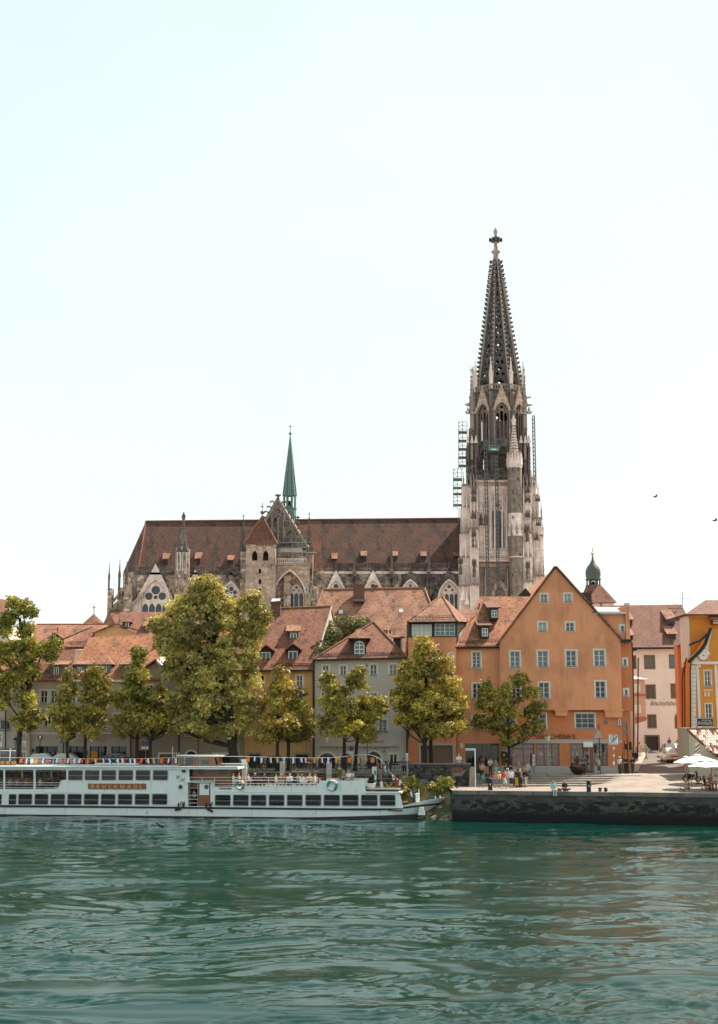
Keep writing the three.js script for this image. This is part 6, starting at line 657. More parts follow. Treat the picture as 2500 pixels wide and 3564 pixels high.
// --- yellow baroque house at the right edge
{
  const d = 138, H = house('yellow_baroque_house', 'yellow house with white scroll gable and pilasters at street corner', d, 2450, YP);
  H.win(2449, 2331, 2478, 2391, { cols: 2, rows: 3, pane: 1, trim: MT.trim, tw: 0.12 }); H.win(2453, 2446, 2482, 2505, { cols: 2, rows: 3, pane: 3, trim: MT.trim, tw: 0.12 }); H.win(2515, 2331, 2544, 2391, { cols: 2, rows: 3 }); H.win(2518, 2446, 2548, 2505, { cols: 2, rows: 3 });
  H.wall([[2400, 2690], [2700, 2690], [2700, 2190], [2478, 2190], [2467, 2215], [2455, 2245], [2440, 2266], [2420, 2285], [2400, 2302]], MT.yellow, 2.6);
  H.add('scroll_band', ppoly([[2398, 2304], [2420, 2284], [2440, 2264], [2455, 2243], [2466, 2213], [2476, 2188], [2480, 2190], [2473, 2222], [2466, 2250], [2470, 2300], [2404, 2303]], d - 0.06, 0.08), MT.trim); const sc = at(2448, 2280, d); H.add('scroll_spiral', (() => { const P = []; for (let k = 0; k <= 40; k++) { const a = k / 40 * Math.PI * 5, r = 0.62 * (1 - k / 46); P.push(V3(sc.x + Math.cos(a) * r + 0.0, sc.y + Math.sin(a) * r, -d + 0.12)); } return tube(P, 0.1, 80, 5); })(), MT.white); H.add('scroll_ground', extr(circ(sc.x, sc.y, 0.78, 22), -d, -d + 0.09), MT.yellow);
  H.add('gable_coping', tube([[2396, 2304, 137.8], [2418, 2284, 137.8], [2438, 2264, 137.8], [2453, 2243, 137.8], [2463, 2215, 137.8], [2474, 2186, 137.8]].map((p) => at(...p)), 0.2, 20, 5), MT.iron); H.add('cornice', pbox(2403, 2302, 2600, 2312, d - 0.3, 0.4), MT.trim);
  H.add('corner_quoins', Array.from({ length: 15 }, (_, k) => pbox(2405, 2315 + k * 14.8, 2423, 2328.6 + k * 14.8, d - 0.08, 0.1)), MT.trim); H.add('pilaster', [pbox(2428, 2314, 2438, 2540, d - 0.1, 0.12), pbox(2426, 2312, 2440, 2322, d - 0.14, 0.16)], MT.trim); for (const u of [2492]) H.add('pilaster', pbox(u, 2314, u + 10, 2540, d - 0.1, 0.12), MT.trim); H.add('panel_ornament', [pbox(2449, 2400, 2482, 2404, d - 0.05, 0.06), pbox(2452, 2408, 2458, 2424, d - 0.05, 0.06), pbox(2464, 2408, 2470, 2424, d - 0.05, 0.06)], MT.trim);
  H.add('tower_wall', pbox(2395, 2136, 2600, 2320, 141, 3), MT.yellow); H.add('tower_corner', [pbox(2394, 2137, 2402, 2320, 140.9, 3.2), pbox(2394, 2137, 2600, 2145, 140.9, 0.2)], MT.trim); const A = [2455, 2090, 145]; H.add('tower_roof', [pslab([[2386, 2137, 140.2], [2610, 2137, 140.2], [2610, 2088, 145], [2455, 2089, 145]], 0.15), pslab([[2392, 2137, 150], [2386, 2137, 140.2], [2455, 2089, 145]], 0.15)], MT.tileOld); H.add('tower_eaves', pbox(2387, 2136, 2600, 2141, 140.3, 9), MT.darkWood);
  H.add('side_wing', pbox(2367, 2245, 2400, 2690, 146, 1.6), MT.orangeDeep); H.add('wing_eaves', pslab([[2358, 2246, 145.5], [2404, 2240, 145.5], [2404, 2228, 150], [2372, 2240, 150]], 0.12), MT.tileOld);
  for (const [u, v0, v1] of [[2384, 2300, 2620], [2404, 2300, 2560], [2376, 2330, 2560]]) H.pipe([[u + 6, v0 - 10, 137.4], [u, v0 + 20, 137.5], [u, (v0 + v1) / 2, 137.5], [u, v1, 137.6]], 0.08); H.add('downpipe_elbow', tube([at(2400, 2245, 137.6), at(2420, 2235, 137.6), at(2440, 2228, 137.6), at(2462, 2205, 137.6)], 0.14, 12, 6), MT.iron);
  H.dormer({ u0: 2480, u1: 2506, v0: 2156, v1: 2172, dd: 140.2, back: 2, rise: 1.3, kind: 'shed', cheek: MT.tileOld, roofM: MT.tilePink, win: [2484, 2158, 2502, 2170], wo: { cols: 2, rows: 1, paneMat: MT.pane[3] } });
}
MT.kitchen = plaster([0.4, 0.36, 0.28], 295, 0.3);
// --- low sausage kitchen with tiled lean-to roof
{
  const d = 124, H = house('sausage_kitchen', 'low cream inn with lean-to roof of mixed tiles and striped shutter', d, 2460, YP, undefined, 'inn'), yG = 2.9;
  H.add('wall', extr([[X(2398, 2600, d), yG], [X(2640, 2600, d), yG], ...pp([[2640, 2636], [2494, 2636], [2398, 2552]], d)], -d - 2, -d), MT.kitchen);
  H.add('upper_wall', pbox(2396, 2534, 2640, 2660, 126.4, 4), MT.kitchen);
  const RT = [std([0.72, 0.6, 0.52], 0.8), std([0.35, 0.1, 0.06], 0.8), std([0.55, 0.34, 0.26], 0.8), std([0.16, 0.07, 0.05], 0.8)], R = rng(31), tg = cached('rooftile', () => { const g = new THREE.CylinderGeometry(0.13, 0.11, 0.42, 7, 1, false, 0, Math.PI).rotateY(-Math.PI / 2); return smooth(g.rotateX(-0.95)); });
  for (let j = 0; j < 9; j++) for (let i = 0; i < 22; i++) { const u = 2398 + i * 7.6, v = 2546 + j * 9.2; const lim = 2398 + (v - 2546) * 1.05; if (u < lim) continue; const dd = 126 - j * 0.28, p = at(u, v, dd); put('roof_tile', tg, RT[Math.floor(R() * 4) * (R() < 0.5 ? 0 : 1)], H.t, p.sub(H.t.org)); }
  H.add('roof_board', pslab([[2494, 2632, 123.7], [2640, 2632, 123.7], [2640, 2540, 126.3], [2396, 2540, 126.3]], 0.08), MT.tileOld); H.add('verge', bar(at(2394, 2540, 126), at(2492, 2630, 123.5), 0.12, 5), MT.tileRed); H.add('ridge', bar(at(2394, 2537, 126.2), at(2640, 2537, 126.2), 0.13, 6), MT.brick);
  const sx = X(2423, 2605, d), sw = X(2437, 2605, d) - sx; H.add('striped_shutter', [pbox(2421, 2586, 2437, 2627, d - 0.04, 0.05)], MT.trim); H.add('shutter_stripe', [[2421, 2600, 2437, 2586, 9], [2421, 2615, 2437, 2600, 9], [2421, 2627, 2437, 2613, 7]].map(([a, b, c, e, w]) => ppoly([[a, b], [c, e], [c, e + w * 0.6], [a, b + w * 0.6]], d - 0.08, 0.02)), std([0.2, 0.04, 0.05], 0.7));
  const sg = thing('inn_sign', 'black hanging sign board with gothic white lettering beside yellow house', 'sign', at(2450, 2530, 126)); const sd = 127.5; part('board', pbox(2425, 2499, 2482, 2529, sd, 0.1), MT.black, sg); part('board_edge', [pbox(2425, 2499, 2482, 2500.5, sd - 0.03, 0.12), pbox(2425, 2527.5, 2482, 2529, sd - 0.03, 0.12), pbox(2425, 2499, 2426.5, 2529, sd - 0.03, 0.12)], MT.trim, sg); part('lettering', [mv(text('HISTORISCHE', 0.95, 0.12, 0.02, fontR), X(2459, 2506, sd), Y(2509, sd), -sd + 0.01), mv(text('Wurstkuchl', 1.45, 0.32, 0.02, fontS, 0, 0.05), X(2454, 2520, sd), Y(2522, sd), -sd + 0.01)], MT.trim, sg); part('bracket', [bar(at(2424, 2496, sd), at(2424, 2537, sd + 0.3), 0.03, 5), bar(at(2415, 2497, sd), at(2490, 2497, sd), 0.03, 5), bar(at(2424, 2537, sd + 0.3), at(2424, 2545, 127), 0.04, 5)], MT.iron, sg);
}

// ---------------------------------------------------------------- trees and plants
const leafGeo = (() => { // a sprig of seven leaves
  const v = [], R = rng(8); for (let k = 0; k < 7; k++) { const c = V3(R() - 0.5, (R() - 0.5) * 0.8, R() - 0.5).multiplyScalar(0.42), a = R() * 6.28, tl = (R() - 0.35) * 1.3, s = 0.1 + R() * 0.05, e = V3(Math.cos(a) * Math.cos(tl), Math.sin(tl), Math.sin(a) * Math.cos(tl)), f = V3(-Math.sin(a), (R() - 0.5) * 0.9, Math.cos(a)).normalize(); const P = [c.clone().addScaledVector(e, -s), c.clone().addScaledVector(f, s * 0.72), c.clone().addScaledVector(e, s), c.clone().addScaledVector(f, -s * 0.72)]; for (const q of [P[0], P[1], P[2], P[0], P[2], P[3]]) v.push(q.x, q.y, q.z); }
  const g = new THREE.BufferGeometry(); g.setAttribute('position', new THREE.Float32BufferAttribute(v, 3)); return fin(g);
})();
const leafMat = (c) => new THREE.MeshPhysicalMaterial({ color: new THREE.Color().setRGB(...c), roughness: 0.62, transmission: 0.3, thickness: 0, side: THREE.DoubleSide });
const leafMats = [leafMat([1, 1, 1])];
function foliage(parent, name, blobs, dens, seed, c0, c1, size = 1) {
  const R = rng(seed), M = [], C = [], m4 = new THREE.Matrix4(), q = new THREE.Quaternion(), e = new THREE.Euler(), org = (parent.root ?? parent).org;
  for (const [p, r, tone] of blobs) { const n = Math.round(dens * r * r * 12.6); for (let k = 0; k < n; k++) { const z = R() * 2 - 1, a = R() * 6.283, s = Math.sqrt(1 - z * z), rr = r * (0.3 + 0.8 * Math.sqrt(R()) + (R() < 0.12 ? R() * 0.5 : 0)); const w = V3(p.x + s * Math.cos(a) * rr, p.y + z * rr * 0.82, p.z + s * Math.sin(a) * rr); if (z < -0.35 && R() < 0.55) continue; e.set(R() * 6.28, R() * 6.28, R() * 6.28); const k2 = size * (0.7 + R() * 0.7); m4.compose(w.sub(org), q.setFromEuler(e), V3(k2, k2, k2)); M.push(m4.clone()); const t = clamp(tone * 0.6 + R() * 0.55); C.push(mix3(c0, c1, t)); } }
  const im = new THREE.InstancedMesh(leafGeo, leafMats[0], M.length), col = new THREE.Color(); M.forEach((m, i) => { im.setMatrixAt(i, m); im.setColorAt(i, col.setRGB(...C[i])); }); im.name = name; im.userData.kind = 'stuff'; im.castShadow = im.receiveShadow = true; parent.add(im); return im;
}
function tree(label, ells, trunk, d, seed, o = {}) { // ells: crown lobes [u, v, ru, rv]; trunk: points [u, v] from the ground up
  d = Math.max(d, wallLine(X(trunk[0][0], 2680, d)) + 1.2); const R = rng(seed), base = at(trunk[0][0], trunk[0][1], d).setY(YS), t = thing('lime_tree', label, 'tree', base, 'lime trees along the river street'), blobs = [], s = d / 4240;
  for (let [u, v, ru, rv] of ells) { ru *= o.grow ?? 1.06; rv *= o.grow ?? 1.05; const n = Math.max(3, Math.round(ru * rv * s * s * (o.fill ?? 3.8))); for (let k = 0; k < n; k++) { const a = R() * 6.283, z = R() * 2 - 1, q = Math.sqrt(1 - z * z), f = Math.cbrt(0.2 + 0.8 * R()), c = at(u, v, d); const sub = (o.sub ?? 0.64) * (0.65 + R() * 0.7); const rx = Math.max(0.2, ru * s - sub * 0.8), ry = Math.max(0.2, rv * s - sub * 0.7), rz = Math.min(rx * 1.0, o.deep ?? 3.6); blobs.push([V3(c.x + q * Math.cos(a) * rx * f, c.y + z * ry * f, c.z + q * Math.sin(a) * rz * f), sub, R()]); } }
  const hv = R(), hw = 0.82 + R() * 0.36, tint = (c) => [c[0] * hw * mix(0.86, 1.06, hv), c[1] * hw * mix(1.02, 0.95, hv), c[2] * hw]; foliage(t, 'crown', blobs, o.dens ?? 17, seed + 1, tint(o.c0 ?? [0.05, 0.043, 0.006]), tint(o.c1 ?? [0.7, 0.52, 0.085]), o.size ?? 0.76);
  const P = trunk.map(([u, v]) => at(u, v, d)); P[0].y = YS - 0.1; const r0 = o.r ?? 0.2, G = []; for (let k = 0; k + 1 < P.length; k++) G.push(bar(P[k], P[k + 1], r0 * (1 - 0.8 * k / P.length), 9, r0 * (1 - 0.8 * (k + 1) / P.length))); G.push(cone(r0 * 1.5, 0.5, 9, P[0].x, P[0].y, P[0].z, r0 * 0.95)); part('trunk', G, MT.bark, t);
  const nb = o.limbs ?? 7; for (let k = 0; k < nb; k++) { const b = blobs[Math.floor(R() * blobs.length)][0]; let j = P.length - 1; while (j > 1 && P[j].y > b.y - 0.5) j--; const a = P[j].clone().lerp(P[Math.max(1, j - 1)], R() * 0.7); if (b.y < a.y + 0.3) continue; const m = a.clone().lerp(b, 0.5).add(V3(0, -0.3, 0)); part('limb', tube([a, m, b], r0 * 0.26, 8, 5), MT.bark, t); }
  return t;
}
tree('gangling lime tree at the far left with a long side branch', [[62, 2110, 46, 50], [105, 2135, 36, 30], [30, 2180, 50, 60], [95, 2190, 40, 45], [20, 2270, 70, 70], [85, 2270, 60, 60], [60, 2360, 60, 60], [110, 2330, 40, 50], [150, 2260, 28, 22], [195, 2240, 30, 24], [178, 2290, 28, 30], [90, 2440, 52, 50], [10, 2370, 50, 70], [85, 2515, 62, 45], [130, 2500, 35, 40], [5, 2440, 40, 50]], [[66, 2680], [68, 2560], [84, 2450], [112, 2370], [90, 2260], [70, 2150]], 125.5, 1001, { r: 0.3, limbs: 12, grow: 0.92 });
tree('small cone shaped lime tree beside the black street lamp', [[238, 2355, 22, 40], [232, 2420, 42, 45], [230, 2480, 58, 45], [225, 2540, 66, 40], [260, 2500, 60, 45]], [[238, 2680], [234, 2580], [234, 2450], [236, 2370]], 124.5, 1011);
tree('rounded lime tree behind the cone shaped one', [[320, 2360, 48, 45], [345, 2370, 42, 40], [335, 2430, 50, 50], [320, 2500, 55, 50], [330, 2545, 45, 30]], [[294, 2680], [298, 2570], [310, 2470], [322, 2380]], 127.5, 1021);
tree('bushy lime tree with a pointed top left of the giant tree', [[480, 2285, 26, 38], [470, 2340, 48, 45], [500, 2385, 60, 50], [455, 2430, 72, 60], [530, 2450, 65, 55], [475, 2510, 95, 50], [570, 2500, 60, 45], [420, 2530, 50, 40]], [[476, 2680], [478, 2570], [480, 2450], [480, 2320]], 124.5, 1031, { limbs: 9 });
tree('bushy lime tree half behind the pointed one', [[560, 2420, 40, 45], [590, 2490, 45, 42], [540, 2530, 60, 35], [600, 2535, 32, 28]], [[522, 2680], [524, 2580], [545, 2500], [560, 2440]], 126, 1041);
tree('giant lime tree with a thick dark trunk in front of olive house', [[715, 2050, 75, 48], [690, 2110, 95, 60], [780, 2110, 80, 55], [870, 2105, 62, 50], [905, 2150, 45, 45], [620, 2130, 70, 50], [560, 2180, 45, 40], [660, 2190, 110, 60], [780, 2200, 110, 70], [880, 2220, 65, 60], [590, 2250, 65, 55], [690, 2280, 110, 65], [820, 2300, 100, 65], [610, 2340, 60, 60], [720, 2370, 110, 65], [850, 2390, 85, 60], [640, 2430, 75, 60], [750, 2450, 100, 65], [870, 2470, 60, 60], [690, 2520, 95, 50], [830, 2530, 70, 40], [640, 2530, 50, 40], [720, 2570, 50, 25]], [[826, 2690], [812, 2600], [800, 2500], [768, 2400], [740, 2280], [720, 2130]], 124, 1051, { r: 0.62, limbs: 26, deep: 5, c0: [0.1, 0.08, 0.015], c1: [0.95, 0.72, 0.2], sub: 0.7, dens: 16, fill: 4.2, grow: 0.98 });
tree('slim lime tree in front of the tan house', [[982, 2345, 28, 34], [985, 2400, 45, 45], [960, 2450, 58, 50], [965, 2510, 75, 50], [945, 2560, 60, 30]], [[966, 2680], [966, 2590], [970, 2480], [980, 2370]], 124, 1061);
tree('leafy lime tree right of the slim one before tan house', [[1020, 2430, 48, 45], [1045, 2490, 50, 50], [1030, 2550, 66, 40], [1070, 2530, 28, 40]], [[1005, 2680], [1004, 2580], [1015, 2500], [1022, 2450]], 126, 1071);
tree('lime tree with twin tops before the grey house', [[1240, 2340, 30, 30], [1145, 2365, 24, 30], [1235, 2390, 48, 40], [1160, 2420, 50, 50], [1200, 2470, 75, 50], [1170, 2530, 75, 45], [1240, 2540, 60, 40]], [[1198, 2680], [1199, 2580], [1200, 2480], [1205, 2400]], 124, 1081);
tree('lime tree with an outstretched right branch before grey house', [[1280, 2450, 36, 36], [1318, 2440, 28, 28], [1290, 2490, 48, 36], [1265, 2550, 50, 36], [1330, 2470, 22, 20]], [[1236, 2680], [1242, 2590], [1258, 2520], [1285, 2460]], 125.5, 1091);
tree('dense tall lime tree in front of the attic windows', [[1475, 2245, 34, 34], [1485, 2290, 58, 45], [1430, 2330, 50, 40], [1530, 2320, 48, 45], [1470, 2370, 90, 60], [1560, 2390, 55, 50], [1420, 2430, 60, 55], [1500, 2460, 105, 60], [1590, 2440, 45, 50], [1430, 2520, 60, 45], [1530, 2540, 85, 45], [1600, 2520, 38, 45]], [[1478, 2680], [1478, 2590], [1482, 2450], [1482, 2300]], 124, 1101, { r: 0.26, limbs: 10 });
tree('lime trunk and crown close behind the dense tall tree', [[1500, 2430, 70, 60], [1540, 2500, 60, 50], [1470, 2520, 60, 40]], [[1501, 2680], [1500, 2590], [1502, 2500], [1505, 2420]], 126, 1111, { r: 0.22 });
{ const t = tree('open crowned lime tree before the gift shop', [[1810, 2370, 30, 30], [1700, 2400, 36, 34], [1760, 2400, 42, 34], [1850, 2405, 34, 36], [1690, 2455, 42, 40], [1770, 2460, 66, 48], [1855, 2470, 44, 46], [1735, 2520, 66, 42], [1830, 2530, 66, 42], [1770, 2570, 55, 30], [1670, 2510, 28, 30]], [[1772, 2690], [1772, 2600], [1770, 2520], [1768, 2430]], 127.5, 1121, { r: 0.18, limbs: 14, fill: 2.8 }); t.traverse((o) => { if (o.name === 'trunk') o.position.y = -0.35; }); }
{ // greenery between the roofs, on the gable and along the bank
  const R = rng(55), vine = thing('climbing_vine', 'ivy covering the cream gable of the tan house', 'vine', at(1130, 2280, 131).setY(12)), B = []; for (let k = 0; k < 46; k++) { const t = R(); B.push([at(mix(1096, 1172, R()), mix(2175, 2272, t), 138 - 5 * t + R() * 3), 0.3 + R() * 0.25, R()]); } foliage(vine, 'leaves', B, 22, 77, [0.1, 0.11, 0.03], [0.3, 0.28, 0.1]);
  const bt = thing('background_tree', 'bushy treetop between the roofs behind the grey house', 'tree', at(1225, 2300, 150).setY(3.2)), B2 = []; for (let k = 0; k < 50; k++) B2.push([at(mix(1160, 1300, R()), mix(2165, 2250, R()), 148 + R() * 4), 0.6 + R() * 0.4, R()]); foliage(bt, 'crown', B2, 12, 78, [0.1, 0.1, 0.025], [0.32, 0.28, 0.09]); part('trunk', bar(at(1225, 2300, 150).setY(3.2), at(1225, 2230, 150), 0.3, 7, 0.15), MT.bark, bt);
  for (const [lab, u0, u1, vB, h, sd, dd] of [['tangled bush on the bank just behind the boat bow', 1395, 1450, 2800, 1.5, 1, 119.8], ['leafy shrub on the bank between bow and quay', 1535, 1572, 2775, 1.4, 2, 119.2], ['low weeds on the path edge above the bow', 1460, 1530, 2770, 0.8, 3, 119.6], ['grassy bush on the bank beside the yellow anchor', 1405, 1440, 2760, 1.1, 4, 120.2]]) { const x0 = X(u0, 2750, dd), x1 = X(u1, 2750, dd), b = thing('bank_shrub', lab, 'shrub', V3((x0 + x1) / 2, 1.6, -dd), 'shrubs on the river bank'), L = []; for (let k = 0; k < 26; k++) L.push([V3(mix(x0, x1, R()), 1.9 + R() * h, -dd + (R() - 0.5) * 1.2), 0.22 + R() * 0.2, R()]); foliage(b, 'leaves', L, 26, 90 + sd, [0.1, 0.1, 0.015], [0.5, 0.44, 0.09]); for (let k = 0; k < 4; k++) part('stem', bar(V3(mix(x0, x1, 0.2 + k * 0.2), 1.2, -dd), V3(mix(x0, x1, 0.2 + k * 0.2) + 0.1, 2.2, -dd), 0.025, 5), MT.bark, b); }
  for (let k = 0; k < 26; k++) { const x = mix(BX + 0.5, QL.x - 0.3, R()), b = mix(bankD(BX), 118.7, clamp((x - BX) / (QL.x - BX))), f = R() * 0.75, s = 0.2 + R() * 0.35; const g = new THREE.DodecahedronGeometry(s, 0).scale(1.2, 0.7, 1).rotateY(R() * 6).rotateZ(R()); single('bank_stone', fin(g.translate(x, mix(-0.3, 2.2, f) * 0.9, -(b - 3.2 * (1 - f)))), MT.rock, 'rough stone lying on the bank between bow and quay', 'stone', V3(x, mix(-0.3, 2.2, f) * 0.9, -(b - 3.2 * (1 - f))), 'stones on the river bank'); }
}

// ---------------------------------------------------------------- the excursion boat
const bA = onGround(0, 2838, 0), bB = onGround(1400, 2853, 0), be = bB.clone().sub(bA).setY(0).normalize(), bTurn = Math.atan2(-be.z, be.x), bn = V3(Math.sin(bTurn), 0, Math.cos(bTurn));
function bl(u, v, off = 0) { const r = ray(u, v), O = bB.clone().addScaledVector(bn, off), E = V3(0, EYE, 0), t = O.clone().sub(E).dot(bn) / r.dot(bn), p = E.addScaledVector(r, t).sub(O); return [p.dot(be), p.y]; } // place on the boat's side: metres ahead of the origin, metres above water
const boat = thing('excursion_boat', 'white two deck excursion boat with bunting moored along the bank', 'boat', bB.clone()); boat.local = true; boat.rotation.y = bTurn;
{
  const W = 4.4, bp = (n, g, m, par = boat) => part(n, g, m, par), bs = (u, v) => bl(u, v), bx = (u, v = 2790) => bl(u, v)[0], by = (u, v) => bl(u, v)[1];
  const XS = bx(-420), XB = bx(1548, 2781), XW = bx(1490, 2850), X0 = bx(1290);
  const breadth = (x, t) => { const end = mix(XW, XB, t); if (x <= X0) return W / 2; const q = clamp((x - X0) / (end - X0)); return W / 2 * Math.pow(1 - Math.pow(q, 2.1), 0.85); };
  const yStr = by(600, 2812), sheer = (x) => yStr + sstep(bx(1300), XB, x) * (by(1548, 2781) - yStr) , boot = (x) => 0.12 + 0.32 * sstep(bx(1000), XW, x);
  const side = (f0, f1, sgn, n = 90, m = 4) => gridMesh((s, t) => { const tt = mix(f0, f1, t), end = mix(XW, XB, clamp(tt)), x = mix(XS, end, s < 0.5 ? s * 1.2 : 0.6 + (s - 0.5) * 0.8); const q = Math.min(x, end), y = tt < 0 ? tt * 1.2 + boot(q) : mix(boot(q), sheer(q), tt); return [q, y, -W / 2 + sgn * breadth(q, clamp(tt))]; }, n, m);
  const fix = (g, flip) => { g = g.toNonIndexed(); const p = g.attributes.position.array; if (flip) for (let i = 0; i < p.length; i += 9) for (let c = 0; c < 3; c++) { const k = p[i + 3 + c]; p[i + 3 + c] = p[i + 6 + c]; p[i + 6 + c] = k; } g.computeVertexNormals(); g.deleteAttribute('uv'); return metric(g); };
  bp('hull', [fix(side(0, 1, 1)), fix(side(0, 1, -1), true), box(XS - 0.05, XS, -0.3, yStr, -W, 0)], MT.boatWhite); bp('boot_stripe', [fix(side(-0.8, 0, 1, 90, 2)), fix(side(-0.8, 0, -1, 90, 2), true)], MT.boatDark);
  const strake = (sgn) => tube(Array.from({ length: 26 }, (_, k) => { const x = k < 14 ? mix(XS, X0, k / 13) : mix(X0, XB - 0.35, (k - 13) / 12), y = yStr + 0.04 + sstep(bx(1300), XB, x) * (by(1530, 2804) - yStr); return V3(x, y, -W / 2 + sgn * (breadth(x, 0.8) + 0.03)); }), 0.095, 120, 6); bp('rubbing_strake', strake(1), MT.boatDark); bp('rubbing_strake', strake(-1), MT.boatDark);
  bp('foredeck', gridMesh((s, t) => { const x = mix(bx(1300), XB - 0.05, s), b = breadth(x, 1); return [x, sheer(x) - 0.12, -W / 2 + mix(-b, b, 1 - t)]; }, 20, 4), std([0.4, 0.42, 0.4], 0.7)); bp('lower_floor', box(XS, bx(1400), 0.75, 0.85, -W + 0.1, -0.1), std([0.12, 0.09, 0.07], 0.7));
  // side plates with window openings, both sides; window frames and panes
  const rr = (u0, v0, u1, v1, r = 0.12) => { const a = bl(u0, v1), b = bl(u1, v0), P = [], x0 = a[0], x1 = b[0], y0 = a[1], y1 = b[1]; for (const [cx, cy, st] of [[x1 - r, y0 + r, -Math.PI / 2], [x1 - r, y1 - r, 0], [x0 + r, y1 - r, Math.PI / 2], [x0 + r, y0 + r, Math.PI]]) for (let k = 0; k <= 3; k++) P.push([cx + r * Math.cos(st + k * Math.PI / 6), cy + r * Math.sin(st + k * Math.PI / 6)]); return P; };
  const grow = (P, e) => { const c = P.reduce((s, p) => [s[0] + p[0] / P.length, s[1] + p[1] / P.length], [0, 0]); return P.map(([x, y]) => [x + Math.sign(x - c[0]) * e, y + Math.sign(y - c[1]) * e]); };
  const loU = [[-330, -280], [-270, -220], [-212, -162], [-154, -104], [-96, -46], [-42, 8], [30, 59], [63, 114], [120, 170], [176, 228], [234, 286], [292, 345], [351, 403], [410, 462], [469, 522], [529, 584]], upU = [[237, 290], [295, 348], [353, 406], [412, 465], [472, 525], [532, 586]], foU = [[748, 804], [811, 867], [873, 928], [936, 991], [999, 1054], [1063, 1119], [1127, 1184], [1191, 1249], [1257, 1315], [1322, 1377]];
  const lo = loU.map(([a, b]) => rr(a, 2763, b, 2801)), up = upU.map(([a, b]) => rr(a, 2680, b, 2716)), fo = foU.map(([a, b]) => rr(a, 2766, b, 2805));
  const P = (L) => L.map(([u, v]) => bl(u, v)), topL = 2669;
  const open = [P([[18, 2746], [117, 2746], [117, 2679], [18, 2679]]), P([[124, 2746], [196, 2745], [206, 2738], [212, 2716], [231, 2714], [231, 2679], [124, 2679]]), P([[-90, 2746], [12, 2746], [12, 2679], [-90, 2679]]), P([[-190, 2746], [-96, 2746], [-96, 2679], [-190, 2679]])], doorH = P([[655, 2806], [688, 2806], [688, 2724], [655, 2724]]), doorH2 = P([[688.5, 2806], [733, 2806], [733, 2724], [688.5, 2724]]);
  const plateA = P([[-420, 2811], [745, 2813], [745, 2739], [747, 2721], [659, 2721], [659, 2672], [-420, topL]]), plateB = P([[745, 2813], [1403, 2813], [1392, 2760], [1274, 2757], [1264, 2717], [1113, 2717], [1104, 2738], [745, 2739]]);
  const put2 = (name, pts, holes, m) => { for (const z of [[-0.07, 0], [-W, -W + 0.07]]) bp(name, extr(pts, z[0], z[1], holes), m); };
  const port = (u, v, r) => circ(bl(u, v)[0], bl(u, v)[1], r, 16);
  put2('side_plate', plateA, [...lo, ...up, ...open, doorH, doorH2, port(629, 2739, 0.21)], MT.boatWhite); put2('bulwark_plate', plateB, fo, MT.boatWhite);
  bp('porthole', [extr(port(629, 2739, 0.25), -0.02, 0.03, [port(629, 2739, 0.19)])], MT.steel); bp('porthole_glass', extr(port(629, 2739, 0.2), -0.05, -0.03), MT.pane[0]);
  for (const L of [lo, up, fo]) for (const w of L) { const f = bp('window', extr(grow(w, 0.045), -0.03, 0.03, [grow(w, -0.03)]), MT.steel); bp('pane', extr(grow(w, -0.01), -0.045, -0.04), MT.tinted, f); bp('pane', extr(grow(w, -0.01), -W + 0.04, -W + 0.045), MT.clear, f); const xs = w.map((p) => p[0]), ys = w.map((p) => p[1]), x0 = Math.min(...xs), x1 = Math.max(...xs), y0 = Math.min(...ys), y1 = Math.max(...ys); bp('window_bar', box(x0, x1, mix(y0, y1, 0.44), mix(y0, y1, 0.44) + 0.02, -0.04, -0.01), MT.steel, f); }
  // decks, roof, interior
  const yMid = 2.74, yUp = by(300, 2757); bp('roof', [box(XS, bx(828), by(300, 2675), by(300, 2667), -W - 0.12, 0.12)], MT.boatWhite); bp('roof_edge', tube([V3(XS, by(0, 2669), 0.14), V3(bx(300), by(300, 2669), 0.14), V3(bx(825), by(825, 2669), 0.14)], 0.06, 20, 6), MT.boatWhite); bp('upper_floor', box(XS, bx(660), yUp - 0.1, yUp, -W + 0.08, -0.08), std([0.2, 0.16, 0.12], 0.7)); bp('sun_deck', box(bx(660), bx(1390), yMid - 0.12, yMid, -W + 0.08, -0.08), std([0.25, 0.2, 0.15], 0.7)); bp('bow_roof', box(bx(1270), bx(1398), by(1330, 2761), by(1330, 2755), -W + 0.2, 0.1), MT.boatWhite); bp('cabin_end', [box(bx(655), bx(658), 0.8, by(600, 2724), -W + 0.1, -0.1)], MT.beigeDark);
  bp('moulding', [box(bx(150), bx(585), by(400, 2759), by(400, 2757.5), 0, 0.04), box(bx(745), bx(1100), by(900, 2757), by(900, 2755), 0, 0.04)], MT.boatWhite);
  for (let k = 0; k < 26; k++) { const x = mix(XS + 1, bx(1360), k / 25); bp('saloon_seat', [box(x, x + 0.5, 0.86, 1.3, -W + 0.5, -W + 1.9), box(x + 0.42, x + 0.5, 1.3, 1.75, -W + 0.5, -W + 1.9)], MT.cloth([0.12, 0.03, 0.025])); if (k % 2) bp('saloon_table', [box(x + 0.7, x + 1.4, 1.5, 1.54, -2.2, -0.7), box(x + 1.0, x + 1.1, 0.86, 1.5, -1.5, -1.4)], MT.brownFrame); }
  for (const u of [20, 118, 175, 300, 420, 540]) bp('interior_post', bar(V3(bx(u), yUp, -W / 2), V3(bx(u), by(300, 2675), -W / 2), 0.05, 6), MT.varnish);
  bp('open_deck_lining', [box(XS + 0.1, bx(120), yUp, by(100, 2716), -W + 0.08, -W + 0.12)], MT.varnish);
  for (const [v, m] of [[2713, MT.varnish], [2724, MT.white], [2733, MT.white], [2742, MT.white]]) bp('deck_rail', bar(V3(XS + 1, by(100, v), -0.05), V3(bx(v > 2735 ? 200 : v > 2720 ? 208 : 231), by(200, v), -0.05), 0.025, 5), m);
